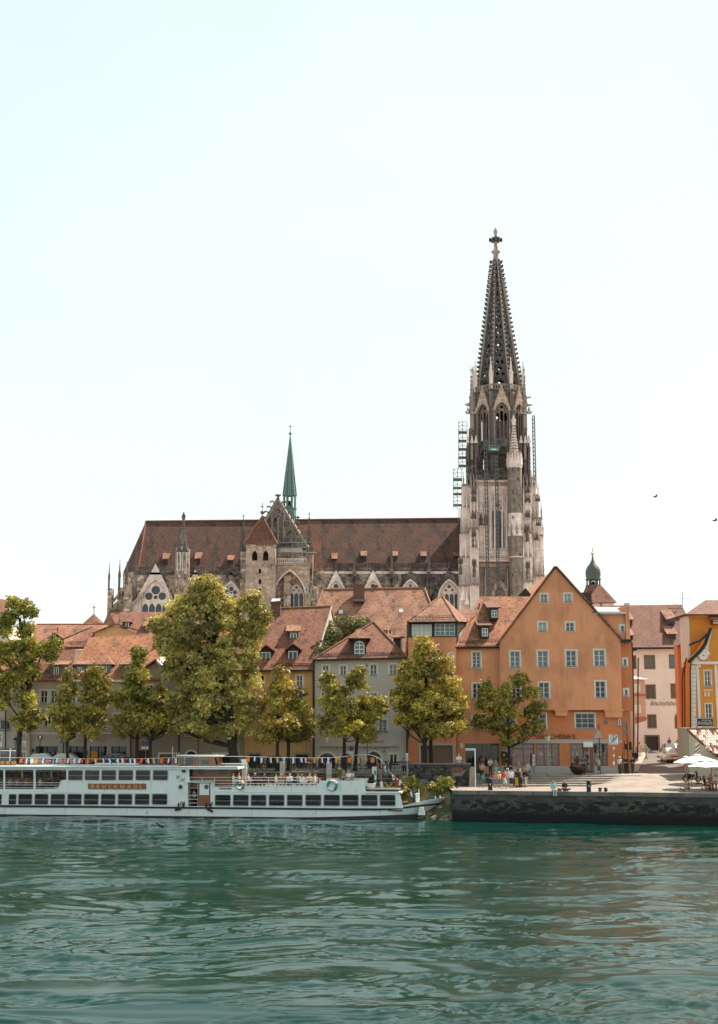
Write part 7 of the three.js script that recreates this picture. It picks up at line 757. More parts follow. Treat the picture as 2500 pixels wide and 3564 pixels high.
  // wooden cabin front and entrance
  bp('wood_cabin', [box(bx(659), bx(797, 2710), yMid, by(700, 2676), -W + 0.5, -0.75)], MT.varnish); bp('cabin_corner', [box(bx(757, 2710), bx(760, 2710), yMid, by(700, 2676), -0.76, -0.72)], MT.brownFrame); for (const u of [701, 781]) bp('porthole', [smooth(new THREE.TorusGeometry(0.2, 0.04, 6, 18).translate(bl(u, 2687, -0.75)[0], bl(u, 2687, -0.75)[1], -0.72)), smooth(new THREE.CircleGeometry(0.2, 16).translate(bl(u, 2687, -0.75)[0], bl(u, 2687, -0.75)[1], -0.735))], MT.pane[1]);
  bp('entrance_recess', box(bx(656), bx(734), 0.85, 0.9, -1.4, -0.08), MT.darkWood); bp('entrance_wall', box(bx(656), bx(734), 0.9, by(690, 2726), -1.5, -1.42), MT.darkWood); const dr = bp('door', extr(P([[689, 2805], [732, 2805], [732, 2725], [689, 2725]]), -0.06, -0.02), MT.varnish); bp('door_panel', extr(P([[695, 2767], [728, 2767], [728, 2726], [695, 2726]]), -0.02, 0.0), MT.white, dr); bp('door_porthole', extr(port(719, 2739, 0.21), 0.0, 0.02), MT.pane[1], dr); bp('door_handle', ball(0.05, bl(690, 2764)[0], bl(690, 2764)[1], 0.02, 6, 5), MT.gold, dr); for (const v of [2769, 2782, 2795]) bp('gate_rail', bar(V3(bx(655), by(655, v), -0.03), V3(bx(688), by(688, v), -0.03), 0.025, 5), MT.white);
  bp('canopy_edge', extr(P([[650, 2723], [747, 2723], [747, 2720], [650, 2720]]), 0, 0.18), MT.boatWhite);
  // deck railing
  for (const v of [2706, 2717, 2727, 2736]) bp('railing', bar(V3(bx(v < 2720 && v > 2700 ? 660 : 745, v), by(745, v), -0.04), V3(bx(1106, v), by(1106, v), -0.04), 0.022, 5), v === 2706 ? MT.white : MT.white); for (const u of [660, 704, 747, 811, 873, 935, 998, 1060, 1104]) bp('stanchion', bar(V3(bx(u, 2720), by(u, u < 740 ? 2720 : 2740), -0.04), V3(bx(u, 2720), by(u, 2706), -0.04), 0.024, 5), MT.white); for (const v of [2706, 2722]) bp('far_railing', bar(V3(bx(745, v), by(745, v), -W + 0.05), V3(bx(1270, v), by(1106, v), -W + 0.05), 0.022, 5), MT.varnish); for (const u of [1113, 1190, 1262]) bp('stanchion', bar(V3(bx(u, 2716), by(u, 2717), -0.05), V3(bx(u, 2716), by(u, 2708), -0.05), 0.02, 5), MT.white); bp('railing', bar(V3(bx(1106, 2708), by(1106, 2708), -0.05), V3(bx(1264, 2708), by(1264, 2708), -0.05), 0.022, 5), MT.varnish);
  // wheelhouse
  const wh = (u, v) => bl(u, v, -1.6), PW = (L) => L.map(([u, v]) => wh(u, v)), win = [PW([[628, 2664], [673, 2664], [673, 2636], [628, 2636]]), PW([[679, 2664], [728, 2664], [724, 2636], [679, 2636]]), PW([[737, 2663], [747, 2663], [740, 2637], [731, 2637]])], whp = bp('wheelhouse', [extr(PW([[622, 2669], [768, 2669], [759, 2632], [622, 2632]]), -1.7, -1.62, [...win, PW([[752, 2662], [765, 2662], [757, 2637], [746, 2637]])]), extr(PW([[622, 2669], [768, 2669], [759, 2632], [622, 2632]]), -W + 1.5, -W + 1.58, win), box(wh(622, 2650)[0], wh(625, 2650)[0], by(622, 2672), wh(622, 2632)[1], -W + 1.5, -1.63)], MT.varnish); bp('wheelhouse_roof', box(wh(617, 2630)[0], wh(774, 2630)[0], wh(700, 2632)[1], wh(700, 2628)[1], -W + 1.3, -1.4), MT.boatWhite, whp); for (const w of win) bp('pane', extr(w, -1.67, -1.66), MT.clear, whp); bp('helm_seat', box(wh(695, 2650)[0], wh(715, 2650)[0], by(700, 2672), wh(700, 2648)[1], -2.8, -2.3), MT.black, whp);
  bp('funnel', [box(bl(842, 2680, -3)[0], bl(858, 2680, -3)[0], yMid, bl(850, 2648, -3)[1], -3.6, -3), box(bl(840, 2680, -3)[0], bl(862, 2680, -3)[0], bl(850, 2650, -3)[1], bl(850, 2643, -3)[1], -3.7, -2.9)], MT.boatWhite); bp('gangway', [box(bl(770, 2668, -3)[0], bl(860, 2668, -3)[0], bl(800, 2660, -3)[1], bl(800, 2656, -3)[1], -3.2, -2.8)], MT.boatWhite); bp('life_raft', [box(bl(330, 2660, -2)[0], bl(475, 2660, -2)[0], by(400, 2667) + 0.08, by(400, 2667) + 0.2, -3, -2)], MT.boatWhite); for (const u of [600, 615, 622]) bp('roof_aerial', bar(V3(bl(u, 2660, -2)[0], by(600, 2667), -2), V3(bl(u, 2660, -2)[0], by(600, u === 600 ? 2600 : 2620), -2), 0.02, 5), MT.white);
  // name boards and lettering
  const nb = bp('name_board', extr(P([[306, 2748], [308, 2746], [510, 2747], [509, 2727], [307, 2727]].slice(1)), 0.01, 0.06), MT.varnish); bp('name_lettering', mv(text('BRUCKMADL', bx(496, 2738) - bx(318, 2738), by(400, 2731) - by(400, 2744), 0.03, font, 0.5), bx(407, 2738), by(407, 2744), 0.06), std([0.62, 0.36, 0.1], 0.5), nb);
  const nb2 = bp('roof_board', [box(XS + 3, bl(56, 2660, -1)[0], by(0, 2667) + 0.02, by(0, 2650), -1.1, -1.0)], MT.varnish); bp('roof_lettering', mv(text('KRU', bl(54, 2660, -1)[0] - bl(4, 2660, -1)[0], 0.32, 0.03, font, 0.4), bl(29, 2660, -1)[0], by(0, 2662), -1.0), std([0.55, 0.33, 0.12], 0.5), nb2); bp('windscreen', [box(XS + 3, bl(54, 2640, -1.4)[0], by(0, 2650), by(0, 2610), -1.5, -1.48)], MT.clear); bp('windscreen_frame', [bar(V3(bl(34, 2640, -1.4)[0], by(0, 2650), -1.45), V3(bl(34, 2640, -1.4)[0], by(0, 2606), -1.45), 0.05, 5), bar(V3(XS + 3, by(0, 2614), -1.45), V3(bl(54, 2640, -1.4)[0], by(0, 2614), -1.45), 0.03, 5)], MT.white);
  bp('hull_number', mv(text('04804950', bx(806, 2745) - bx(763, 2745), 0.19, 0.02, font, 0.08), bx(785, 2745), by(785, 2748), 0.005), MT.black); bp('monogram', [mv(text('W', 0.44, 0.3, 0.015, fontS, 0, 0.4), bx(618, 2705), by(618, 2710), 0.005), mv(text('+', 0.12, 0.12, 0.015, fontS, 0, 0.3), bx(626, 2712), by(626, 2714), 0.005), mv(text('N', 0.34, 0.28, 0.015, fontS, 0, 0.5), bx(633, 2714), by(633, 2720), 0.005)], MT.black);
  bp('deck_light', [extr(P([[634, 2687], [648, 2687], [646, 2680], [635, 2680]]), 0, 0.2)], MT.iron); bp('bollard', [623, 640, 719, 733].map((u) => bar(V3(bx(u, 2800), by(u, 2808), 0.1), V3(bx(u, 2800), by(u, 2795), 0.1), 0.08, 8)), MT.black); bp('fender', [bar(V3(bx(611, 2818), by(611, 2819), 0.12), V3(bx(632, 2815), by(632, 2814), 0.12), 0.1, 8), bar(V3(bx(722, 2815), by(722, 2814), 0.12), V3(bx(742, 2822), by(742, 2825), 0.12), 0.1, 8)], MT.black); bp('draught_mark', smooth(new THREE.TorusGeometry(0.1, 0.018, 5, 16).translate(bx(512, 2828), by(512, 2828), 0.01)), MT.black); bp('vent_grille', [extr(P([[628, 2805], [645, 2805], [645, 2789], [628, 2789]]), 0, 0.03), extr(P([[735, 2805], [742, 2805], [742, 2789], [735, 2789]]), 0, 0.03)], MT.galv);
  // mast, anchor, bow gear
  const z0 = -W / 2; bp('mast', [bar(V3(bl(1328, 2725, z0)[0], bl(1328, 2725, z0)[1], z0), V3(bl(1309, 2634, z0)[0], bl(1309, 2634, z0)[1], z0), 0.12, 6, 0.07), bar(V3(bl(1315, 2660, z0)[0] - 0.15, bl(1315, 2658, z0)[1], z0), V3(bl(1315, 2660, z0)[0] + 0.35, bl(1315, 2661, z0)[1], z0), 0.06, 6)], MT.varnish); bp('mast_foot', bar(V3(bl(1331, 2753, z0)[0], bl(1331, 2756, z0)[1], z0), V3(bl(1327, 2720, z0)[0], bl(1327, 2720, z0)[1], z0), 0.15, 8), MT.boatWhite);
  const am = std([0.75, 0.4, 0.04], 0.5), ax = bl(1353, 2740, z0)[0], ay = bl(1353, 2754, z0)[1]; bp('deck_anchor', [bar(V3(ax - 0.4, ay, z0), V3(ax + 0.35, ay + 0.75, z0), 0.05, 6), bar(V3(ax + 0.4, ay, z0), V3(ax - 0.35, ay + 0.78, z0), 0.05, 6), tube([V3(ax - 0.5, ay + 0.22, z0), V3(ax - 0.35, ay, z0), V3(ax, ay - 0.02, z0), V3(ax + 0.35, ay, z0), V3(ax + 0.52, ay + 0.22, z0)], 0.05, 16, 6)], am);
  bp('bow_anchor', [extr(P([[1454, 2838], [1478, 2838], [1473, 2811], [1459, 2811]]), -0.75, -0.4)], MT.boatWhite); bp('windlass', [box(bl(1448, 2780, z0)[0], bl(1460, 2780, z0)[0], sheer(bx(1450)) - 0.1, by(1450, 2766), z0 - 0.3, z0 + 0.3), bar(V3(bx(1452), by(1450, 2768), z0), V3(bx(1452), by(1450, 2752), z0), 0.04, 5)], MT.boatWhite); bp('bow_bitts', [1510, 1527].map((u) => bar(V3(bx(u, 2780), sheer(bx(u, 2780)) - 0.1, z0), V3(bx(u, 2780), sheer(bx(u, 2780)) + 0.18, z0), 0.06, 6)), MT.white); bp('end_window', slab([V3(bx(1378, 2806), by(1378, 2806), -0.1), V3(bx(1404, 2800), by(1404, 2800), -0.9), V3(bx(1396, 2764), by(1396, 2764), -0.9), V3(bx(1376, 2764), by(1376, 2764), -0.1)], 0.03), MT.clear); bp('front_wall', box(bx(1392, 2785), bx(1394, 2785), by(1390, 2812), by(1390, 2806), -W + 0.6, -0.6), MT.boatWhite);
  const world = (x, y, z) => boat.localToWorld(V3(x, y, z)); boat.updateMatrixWorld(true);
  // lifebuoys hung on the rail, potted plants
  for (const [u, v, r, lab] of [[837, 2732, 0.34, 'green and white lifebuoy on the deck railing by the number'], [1157, 2733, 0.4, 'green and white lifebuoy on the solid white bulwark']]) { const q = bl(u, v), p = world(q[0], q[1], 0.1), t = thing('lifebuoy', lab, 'lifebuoy', p, 'lifebuoys on the boat'); t.local = true; t.rotation.y = bTurn; const gm = std([0.03, 0.24, 0.2], 0.6); for (let k = 0; k < 4; k++) part('ring_segment', smooth(new THREE.TorusGeometry(r, r * 0.27, 8, 10, Math.PI / 2).rotateZ(k * Math.PI / 2 + 0.4)), k % 2 ? gm : MT.white, t); part('grab_line', smooth(new THREE.TorusGeometry(r * 1.3, 0.012, 4, 24, 2).rotateZ(3.7)), MT.galv, t); }
  { const q = bl(1294, 2752, -0.9), p = world(q[0], q[1], -0.9), t = thing('topiary_pot', 'white bucket planter with clipped topiary on the bow roof', 'plant pot', p); part('pot', lathe([[0, 0], [0.3, 0], [0.4, 0.62], [0.42, 0.64], [0.42, 0.68], [0.36, 0.68], [0.34, 0.6], [0, 0.58]], 16).translate(p.x, p.y, p.z), MT.boatWhite, t); const L = []; for (const [y, r] of [[0.85, 0.26], [1.1, 0.17], [1.3, 0.14]]) for (let k = 0; k < 5; k++) L.push([V3(p.x + (hash(k, y * 10, 1) - 0.5) * r, p.y + y, p.z + (hash(k, y * 10, 2) - 0.5) * r), r * 0.9, 0.3]); foliage(t, 'leaves', L, 60, 310, [0.03, 0.05, 0.012], [0.1, 0.12, 0.03], 0.45); part('stem', bar(V3(p.x, p.y + 0.58, p.z), V3(p.x, p.y + 1.3, p.z), 0.03, 5), MT.bark, t); }
  { const q = bl(1190, 2716, -3.8), p = world(q[0], yMid, -3.8), t = thing('deck_bush', 'round yellow green bush in a tub on the sun deck', 'plant pot', p); part('tub', lathe([[0, 0], [0.25, 0], [0.33, 0.5], [0, 0.5]], 12).translate(p.x, p.y, p.z), MT.brownFrame, t); const L = []; for (let k = 0; k < 16; k++) L.push([V3(p.x + (hash(k, 1, 5) - 0.5) * 0.5, p.y + 0.7 + hash(k, 2, 5) * 0.8, p.z + (hash(k, 3, 5) - 0.5) * 0.5), 0.22, 0.8]); foliage(t, 'leaves', L, 60, 320, [0.1, 0.1, 0.02], [0.3, 0.27, 0.06], 0.55); }
  // bunting: one line of signal flags
  const bt = thing('flag_bunting', 'string of colourful signal flags above the boat roof', 'bunting', world(bl(600, 2640, -1.6)[0], 4, -1.6)); const LN = (u, v, z = -1.6) => { const q = bl(u, v, z); return world(q[0], q[1], z); };
  const line = [[-200, 2640], [60, 2637], [300, 2641], [500, 2640], [620, 2636], [760, 2633], [860, 2633], [1000, 2637], [1150, 2637], [1308, 2633], [1360, 2690], [1400, 2726], [1448, 2768]].map(([u, v]) => LN(u, v)); part('line', tube(line, 0.015, 120, 4), MT.white, bt);
  const cols = { o: [0.7, 0.22, 0.02], r: [0.6, 0.03, 0.02], w: [0.75, 0.75, 0.75], b: [0.03, 0.07, 0.22], y: [0.75, 0.38, 0.03] }, fm = {}; for (const k in cols) fm[k] = std(cols[k], 0.9, { side: THREE.DoubleSide });
  const flags = [[75, 'o'], [92, 'rw'], [112, 'w'], [125, 'oy'], [155, 'wr'], [177, 'rb'], [197, 'bw'], [217, 'or'], [236, 'rw'], [257, 'rw'], [282, 'wr'], [304, 'ro'], [333, 'yo'], [360, 'rwb'], [384, 'wb'], [407, 'bw'], [430, 'wr'], [452, 'bw'], [472, 'wr'], [492, 'ro'], [513, 'rw'], [538, 'yb'], [566, 'or'], [589, 'rwb'], [610, 'rw'], [866, 'o'], [890, 'wb'], [914, 'wb'], [940, 'bw'], [967, 'oyb'], [993, 'wb'], [1018, 'bw'], [1046, 'bw'], [1067, 'wr'], [1094, 'o'], [1118, 'brw'], [1147, 'wb'], [1172, 'oy'], [1218, 'o'], [1250, 'yb'], [1280, 'ob'], [1297, 'o'], [1343, 'wb'], [1371, 'wr'], [1391, 'rw'], [1412, 'oy'], [1434, 'wb']];
  for (const [u, c] of flags) { const i = u < 1308 ? null : 1, v = u < 1308 ? (u < 620 ? 2640 : u < 900 ? 2634 : 2637) : 2634 + (u - 1308) * 0.97, R = rng(u), w = 0.29 + R() * 0.12, h = 0.42 + R() * 0.1, sw = (R() - 0.5) * 0.7, n = c.length, p = LN(u, v), fl = new THREE.Group(); let first = null; for (let k = 0; k < n; k++) { const x0 = -w / 2 + w * k / n, x1 = -w / 2 + w * (k + 1) / n, g = gridMesh((s, t) => { const x = mix(x0, x1, s), y = -h * t; return [x * (1 - 0.15 * t) - sw * 0.3 * t, y, Math.sin((x + t) * 7 + u) * 0.05 * t + 0.01]; }, 3, 4); const m = part('flag', smooth(g).rotateY(bTurn + sw * 0.5).translate(p.x, p.y, p.z), fm[c[k]], first ?? bt); first = first ?? m; } if (n > 1 && u % 2) { const g = box(-w * 0.12, w * 0.12, -h * 0.62, -h * 0.38, 0.06, 0.075).rotateY(bTurn).translate(p.x, p.y, p.z); part('flag_emblem', g, fm[c[0] === 'w' ? 'b' : 'w'], first); } }
  const hf = thing('house_flag', 'white flag hanging beside the wooden mast', 'flag', LN(1308, 2720, -2.6)); part('cloth', smooth(gridMesh((s, t) => { const q = LN(mix(1296, 1312, s) - t * 2, mix(2668, 2728, t), -2.6); return [q.x, q.y, q.z + Math.sin(s * 5 + t * 4) * 0.08]; }, 6, 8)), fm.w, hf); part('flag_emblem', (() => { const q = LN(1306, 2690, -2.48); return box(q.x - 0.06, q.x + 0.06, q.y - 0.2, q.y + 0.2, q.z, q.z + 0.01); })(), fm.b, hf);
}

// ---------------------------------------------------------------- people
function sdf(caps, N, c, h, k = 0.035) { // tapered capsules joined smoothly, meshed
  const mc = new MarchingCubes(N, undefined, false, false, 60000); mc.isolation = 0; const hs = N / 2, F = mc.field; let o = 0;
  const B = caps.map(([a, b, r0, r1]) => ({ ax: a[0], ay: a[1], az: a[2], dx: b[0] - a[0], dy: b[1] - a[1], dz: b[2] - a[2], l: (b[0] - a[0]) ** 2 + (b[1] - a[1]) ** 2 + (b[2] - a[2]) ** 2 || 1e-6, r0, r1: r1 ?? r0 }));
  for (let z = 0; z < N; z++) for (let y = 0; y < N; y++) for (let x = 0; x < N; x++) { const px = c[0] + (x - hs) / hs * h, py = c[1] + (y - hs) / hs * h, pz = c[2] + (z - hs) / hs * h; let d = 9; for (const b of B) { const ex = px - b.ax, ey = py - b.ay, ez = pz - b.az, t = clamp((ex * b.dx + ey * b.dy + ez * b.dz) / b.l), q = Math.hypot(ex - b.dx * t, ey - b.dy * t, ez - b.dz * t) - mix(b.r0, b.r1, t); if (q - d > k) continue; const m = clamp(0.5 + 0.5 * (d - q) / k); d = mix(d, q, m) - k * m * (1 - m); } F[z * N * N + y * N + x] = -d; }
  mc.update(); const n = mc.count, g = new THREE.BufferGeometry(); g.setAttribute('position', new THREE.BufferAttribute(mc.positionArray.slice(0, n * 3).map((v, i) => v * h + c[i % 3]), 3)); g.setAttribute('normal', new THREE.BufferAttribute(mc.normalArray.slice(0, n * 3), 3)); return metric(g);
}
const POSES = {}; // joints in metres, the figure faces +z
const J = (o) => ({ hip: 0.92, hipZ: 0, lean: 0, kn: [[-0.1, 0.49, 0.02], [0.1, 0.49, 0.02]], an: [[-0.11, 0.08, -0.02], [0.11, 0.08, -0.02]], el: [[-0.25, 1.14, -0.03], [0.25, 1.14, -0.03]], wr: [[-0.25, 0.9, 0.06], [0.25, 0.9, 0.06]], ...o });
POSES.stand = J({}); POSES.walk = J({ kn: [[-0.1, 0.52, 0.2], [0.1, 0.48, -0.06]], an: [[-0.1, 0.09, 0.26], [0.1, 0.14, -0.36]], el: [[-0.25, 1.14, -0.12], [0.25, 1.14, 0.1]], wr: [[-0.26, 0.93, -0.1], [0.24, 0.97, 0.27]] }); POSES.fold = J({ el: [[-0.26, 1.16, 0.05], [0.26, 1.16, 0.05]], wr: [[0.08, 1.16, 0.2], [-0.08, 1.13, 0.2]] }); POSES.reach = J({ el: [[-0.25, 1.16, 0.02], [0.26, 1.2, 0.1]], wr: [[-0.22, 0.95, 0.14], [0.14, 1.38, 0.22]] });
POSES.sit = J({ hip: 0.47, kn: [[-0.12, 0.48, 0.42], [0.12, 0.48, 0.42]], an: [[-0.13, 0.08, 0.4], [0.13, 0.08, 0.4]], el: [[-0.27, 0.72, 0.06], [0.27, 0.72, 0.06]], wr: [[-0.16, 0.68, 0.3], [0.16, 0.68, 0.3]] }); POSES.floor = J({ hip: 0.12, kn: [[-0.36, 0.2, 0.32], [0.36, 0.2, 0.32]], an: [[0.12, 0.08, 0.42], [-0.12, 0.08, 0.38]], el: [[-0.27, 0.36, 0.1], [0.27, 0.36, 0.1]], wr: [[-0.14, 0.28, 0.3], [0.14, 0.28, 0.3]] });
POSES.dangle = J({ hip: 0.12, kn: [[-0.11, 0.12, 0.42], [0.11, 0.12, 0.42]], an: [[-0.1, -0.32, 0.44], [0.12, -0.3, 0.42]], el: [[-0.27, 0.38, 0.08], [0.25, 0.36, 0.14]], wr: [[-0.12, 0.3, 0.34], [0.2, 0.36, 0.4]] });
const poseGeo = (name) => cached('pose' + name, () => {
  const p = POSES[name], up = p.hip - 0.92, sh = [[-0.18, 1.42 + up, 0], [0.18, 1.42 + up, 0]], hp = [[-0.09, p.hip, 0], [0.09, p.hip, 0]], hy = 1.615 + up, n = [0, 1.47 + up, 0], chest = [0, 1.28 + up, 0], waist = [0, 1.05 + up, 0.01], cy = hy / 2 + 0.04, hh = Math.max(hy / 2 + 0.2, 0.55); const c0 = [0, (hy + 0.2 + Math.min(0, p.an[0][1] - 0.1)) / 2, 0.08], h0 = (hy + 0.2 - Math.min(0, p.an[0][1] - 0.1)) / 2 + 0.05;
  const toe = (a) => [a[0] * 1.05, Math.max(a[1] - 0.04, a[1] - 0.05), a[2] + 0.16], hand = (e, w) => { const d = V3(w[0] - e[0], w[1] - e[1], w[2] - e[2]).normalize(); return [w[0] + d.x * 0.07, w[1] + d.y * 0.07, w[2] + d.z * 0.07]; };
  const body = [[n, [0, hy - 0.06, 0.01], 0.055], [[0, hy - 0.03, 0.02], [0, hy + 0.03, 0], 0.085, 0.098], [[0, hy - 0.08, 0.05], [0, hy - 0.06, 0.05], 0.052], [[0, hy - 0.02, 0.1], [0, hy - 0.035, 0.115], 0.018, 0.022], [[-0.1, hy - 0.01, 0], [-0.1, hy + 0.02, -0.01], 0.02], [[0.1, hy - 0.01, 0], [0.1, hy + 0.02, -0.01], 0.02], [chest, waist, 0.13, 0.11]];
  for (const s of [0, 1]) body.push([[sh[s][0] * 0.6, sh[s][1] - 0.02, 0], sh[s], 0.06, 0.055], [sh[s], p.el[s], 0.052, 0.04], [p.el[s], p.wr[s], 0.04, 0.028], [p.wr[s], hand(p.el[s], p.wr[s]), 0.034, 0.03], [hp[s], p.kn[s], 0.085, 0.056], [p.kn[s], p.an[s], 0.055, 0.038]);
  const fing = []; for (const s of [0, 1]) { const e = V3(...p.el[s]), w = V3(...p.wr[s]), d = w.clone().sub(e).normalize(), t = V3(0, 0, 1).addScaledVector(d, -d.z).normalize(), q = d.clone().cross(t), h = w.clone().addScaledVector(d, 0.08); [-1.5, -0.5, 0.5, 1.5].forEach((k, i) => { const L = [0.05, 0.065, 0.07, 0.058][i], a = h.clone().addScaledVector(t, k * 0.017), b = a.clone().addScaledVector(d, L * 0.55), c = b.clone().addScaledVector(d, L * 0.4).addScaledVector(q, (s ? 1 : -1) * 0.02); fing.push(bar(a, b, 0.0095, 5, 0.009), bar(b, c, 0.009, 5, 0.007)); }); const tb = w.clone().addScaledVector(d, 0.03).addScaledVector(t, 0.028); fing.push(bar(tb, tb.clone().addScaledVector(d, 0.045).addScaledVector(t, 0.03), 0.011, 5, 0.009)); }
  const tops = [[[0, 1.41 + up, 0], chest, 0.1, 0.15], [[-0.09, 1.3 + up, 0.01], [-0.07, 1.02 + up, 0.01], 0.105, 0.1], [[0.09, 1.3 + up, 0.01], [0.07, 1.02 + up, 0.01], 0.105, 0.1], [[-0.07, p.hip + 0.06, 0], [0.07, p.hip + 0.06, 0], 0.115]]; for (const s of [0, 1]) tops.push([[sh[s][0] * 0.5, sh[s][1] - 0.02, 0], sh[s], 0.07, 0.07], [sh[s], [mix(sh[s][0], p.el[s][0], 0.8), mix(sh[s][1], p.el[s][1], 0.8), mix(sh[s][2], p.el[s][2], 0.8)], 0.07, 0.058]);
  const leg = (f, r) => { const L = [[[-0.06, p.hip + 0.03, 0], [0.06, p.hip + 0.03, 0], 0.12]]; for (const s of [0, 1]) { L.push([hp[s], p.kn[s], 0.1, 0.075 + r]); if (f > 0) L.push([p.kn[s], [mix(p.kn[s][0], p.an[s][0], f), mix(p.kn[s][1], p.an[s][1], f), mix(p.kn[s][2], p.an[s][2], f)], 0.075, 0.058]); } return L; };
  const skirt = [[[0, p.hip + 0.1, 0], [0, p.hip - 0.1, 0.01], 0.12, 0.16]]; for (const s of [0, 1]) skirt.push([hp[s], [mix(p.kn[s][0], 0, 0.3), p.kn[s][1] - 0.02, p.kn[s][2]], 0.13, 0.13]); if (p.hip > 0.8) skirt.push([[0, p.hip, 0], [0, 0.45, 0.02], 0.14, 0.17], [[0, 0.5, 0.02], [0, 0.22, 0.02], 0.16, 0.17]);
  const shoes = []; for (const s of [0, 1]) shoes.push([[p.an[s][0], p.an[s][1] - 0.03, p.an[s][2] - 0.03], toe([p.an[s][0], p.an[s][1] - 0.0, p.an[s][2] - 0.02]), 0.05, 0.042]);
  const G = { hy, body: mergeGeometries([sdf(body, 72, c0, h0), ...fing]), shirt: sdf(tops, 48, [0, 1.2 + up, 0.06], 0.5, 0.05), trousers: sdf(leg(0.95, 0), 52, [0, (p.hip + p.an[0][1]) / 2, 0.12], 0.62), shorts: sdf(leg(0.02, 0.015), 44, [0, (p.hip + p.kn[0][1]) / 2, 0.12], 0.5), skirt: sdf(skirt, 44, [0, (p.hip + 0.2) / 2, 0.1], 0.7, 0.06), shoes: sdf(shoes, 40, [0, (p.an[0][1] + p.an[1][1]) / 2, (p.an[0][2] + p.an[1][2]) / 2 + 0.06], 0.5, 0.01), hair: sdf([[[0, hy + 0.045, -0.025], [0, hy + 0.06, 0.03], 0.1, 0.078], [[0, hy + 0.0, -0.05], [0, hy - 0.05, -0.055], 0.082, 0.06]], 24, [0, hy, 0], 0.22), long: sdf([[[0, hy + 0.045, -0.025], [0, hy + 0.06, 0.03], 0.1, 0.08], [[-0.07, hy, -0.04], [-0.09, hy - 0.22, -0.05], 0.06, 0.05], [[0.07, hy, -0.04], [0.09, hy - 0.22, -0.05], 0.06, 0.05], [[0, hy, -0.06], [0, hy - 0.24, -0.09], 0.09, 0.06]], 30, [0, hy - 0.08, -0.02], 0.3), eyes: mergeGeometries([ball(0.013, -0.035, hy + 0.005, 0.098, 6, 5), ball(0.013, 0.035, hy + 0.005, 0.098, 6, 5)]), mouth: box(-0.025, 0.025, hy - 0.066, hy - 0.058, 0.09, 0.102), hat: lathe([[0, 0.14], [0.08, 0.135], [0.108, 0.08], [0.112, 0.05], [0.17, 0.04], [0.17, 0.03], [0.1, 0.035]], 14).translate(0, hy + 0.02, 0), cap: mergeGeometries([lathe([[0, 0.13], [0.08, 0.12], [0.11, 0.06], [0.112, 0.04]], 12).translate(0, hy + 0.02, 0), box(-0.07, 0.07, hy + 0.055, hy + 0.07, 0.08, 0.2)]), bag: sdf([[[-0.09, 1.36 + up, -0.2], [-0.09, 1.1 + up, -0.22], 0.08, 0.1], [[0.09, 1.36 + up, -0.2], [0.09, 1.1 + up, -0.22], 0.08, 0.1]], 30, [0, 1.22 + up, -0.2], 0.34, 0.05), tote: sdf([[[0.3, 0.95 + up, 0], [0.3, 0.78 + up, 0.02], 0.07, 0.1], [[0.2, 1.4 + up, 0], [0.28, 1.0 + up, 0], 0.012]], 30, [0.25, 1.1 + up, 0], 0.4, 0.02) };
  return G;
});
const SKIN = [std([0.6, 0.36, 0.26], 0.6), std([0.52, 0.3, 0.2], 0.6), std([0.42, 0.23, 0.15], 0.6)], clothCache = new Map(), C = (c) => { const k = c.join(); if (!clothCache.has(k)) clothCache.set(k, std(c, 0.92)); return clothCache.get(k); };
let pn = 0;
function person(label, pos, turn, pose, o, group) {
  const G = poseGeo(pose), t = thing('person', label, 'person', pos, group); t.local = true; t.rotation.y = turn; const s = (o.h ?? 1.72) / 1.74; t.scale.set(s * (o.w ?? 1), s, s * (o.w ?? 1)); pn++;
  const b = put('body', G.body, SKIN[pn % 3], t); put('eyes', G.eyes, MT.black, b); put('mouth', G.mouth, C([0.3, 0.1, 0.08]), b); put(o.dress ? 'dress_top' : 'shirt', G.shirt, C(o.top), t); put(o.low ?? 'trousers', G[o.low ?? 'trousers'], C(o.bot), t); put('shoes', G.shoes, C(o.shoe ?? [0.06, 0.05, 0.05]), t); put('hair', o.long ? G.long : G.hair, C(o.hair ?? [0.06, 0.035, 0.02]), t); if (o.hat) put('hat', G.hat, C(o.hat), t); if (o.cap) put('cap', G.cap, C(o.cap), t); if (o.bag) put('backpack', G.bag, C(o.bag), t); if (o.tote) put('shoulder_bag', G.tote, C(o.tote), t); return t;
}
const stepY = (d) => YQ + (d < 121.6 ? 0 : Math.min(5, Math.floor((d - 121.6) / 1.28) + 1) * 0.16);
function onStep(u, d) { const y = stepY(d), r = X(u, 2700, d); return V3(r, y, -d); }
const vis = 'visitors gathered on the steps', BR = [0.12, 0.06, 0.03], BL = [0.5, 0.34, 0.14], GR = [0.35, 0.33, 0.3], BK = [0.025, 0.025, 0.028], WT = [0.72, 0.72, 0.72], NV = [0.03, 0.04, 0.08];
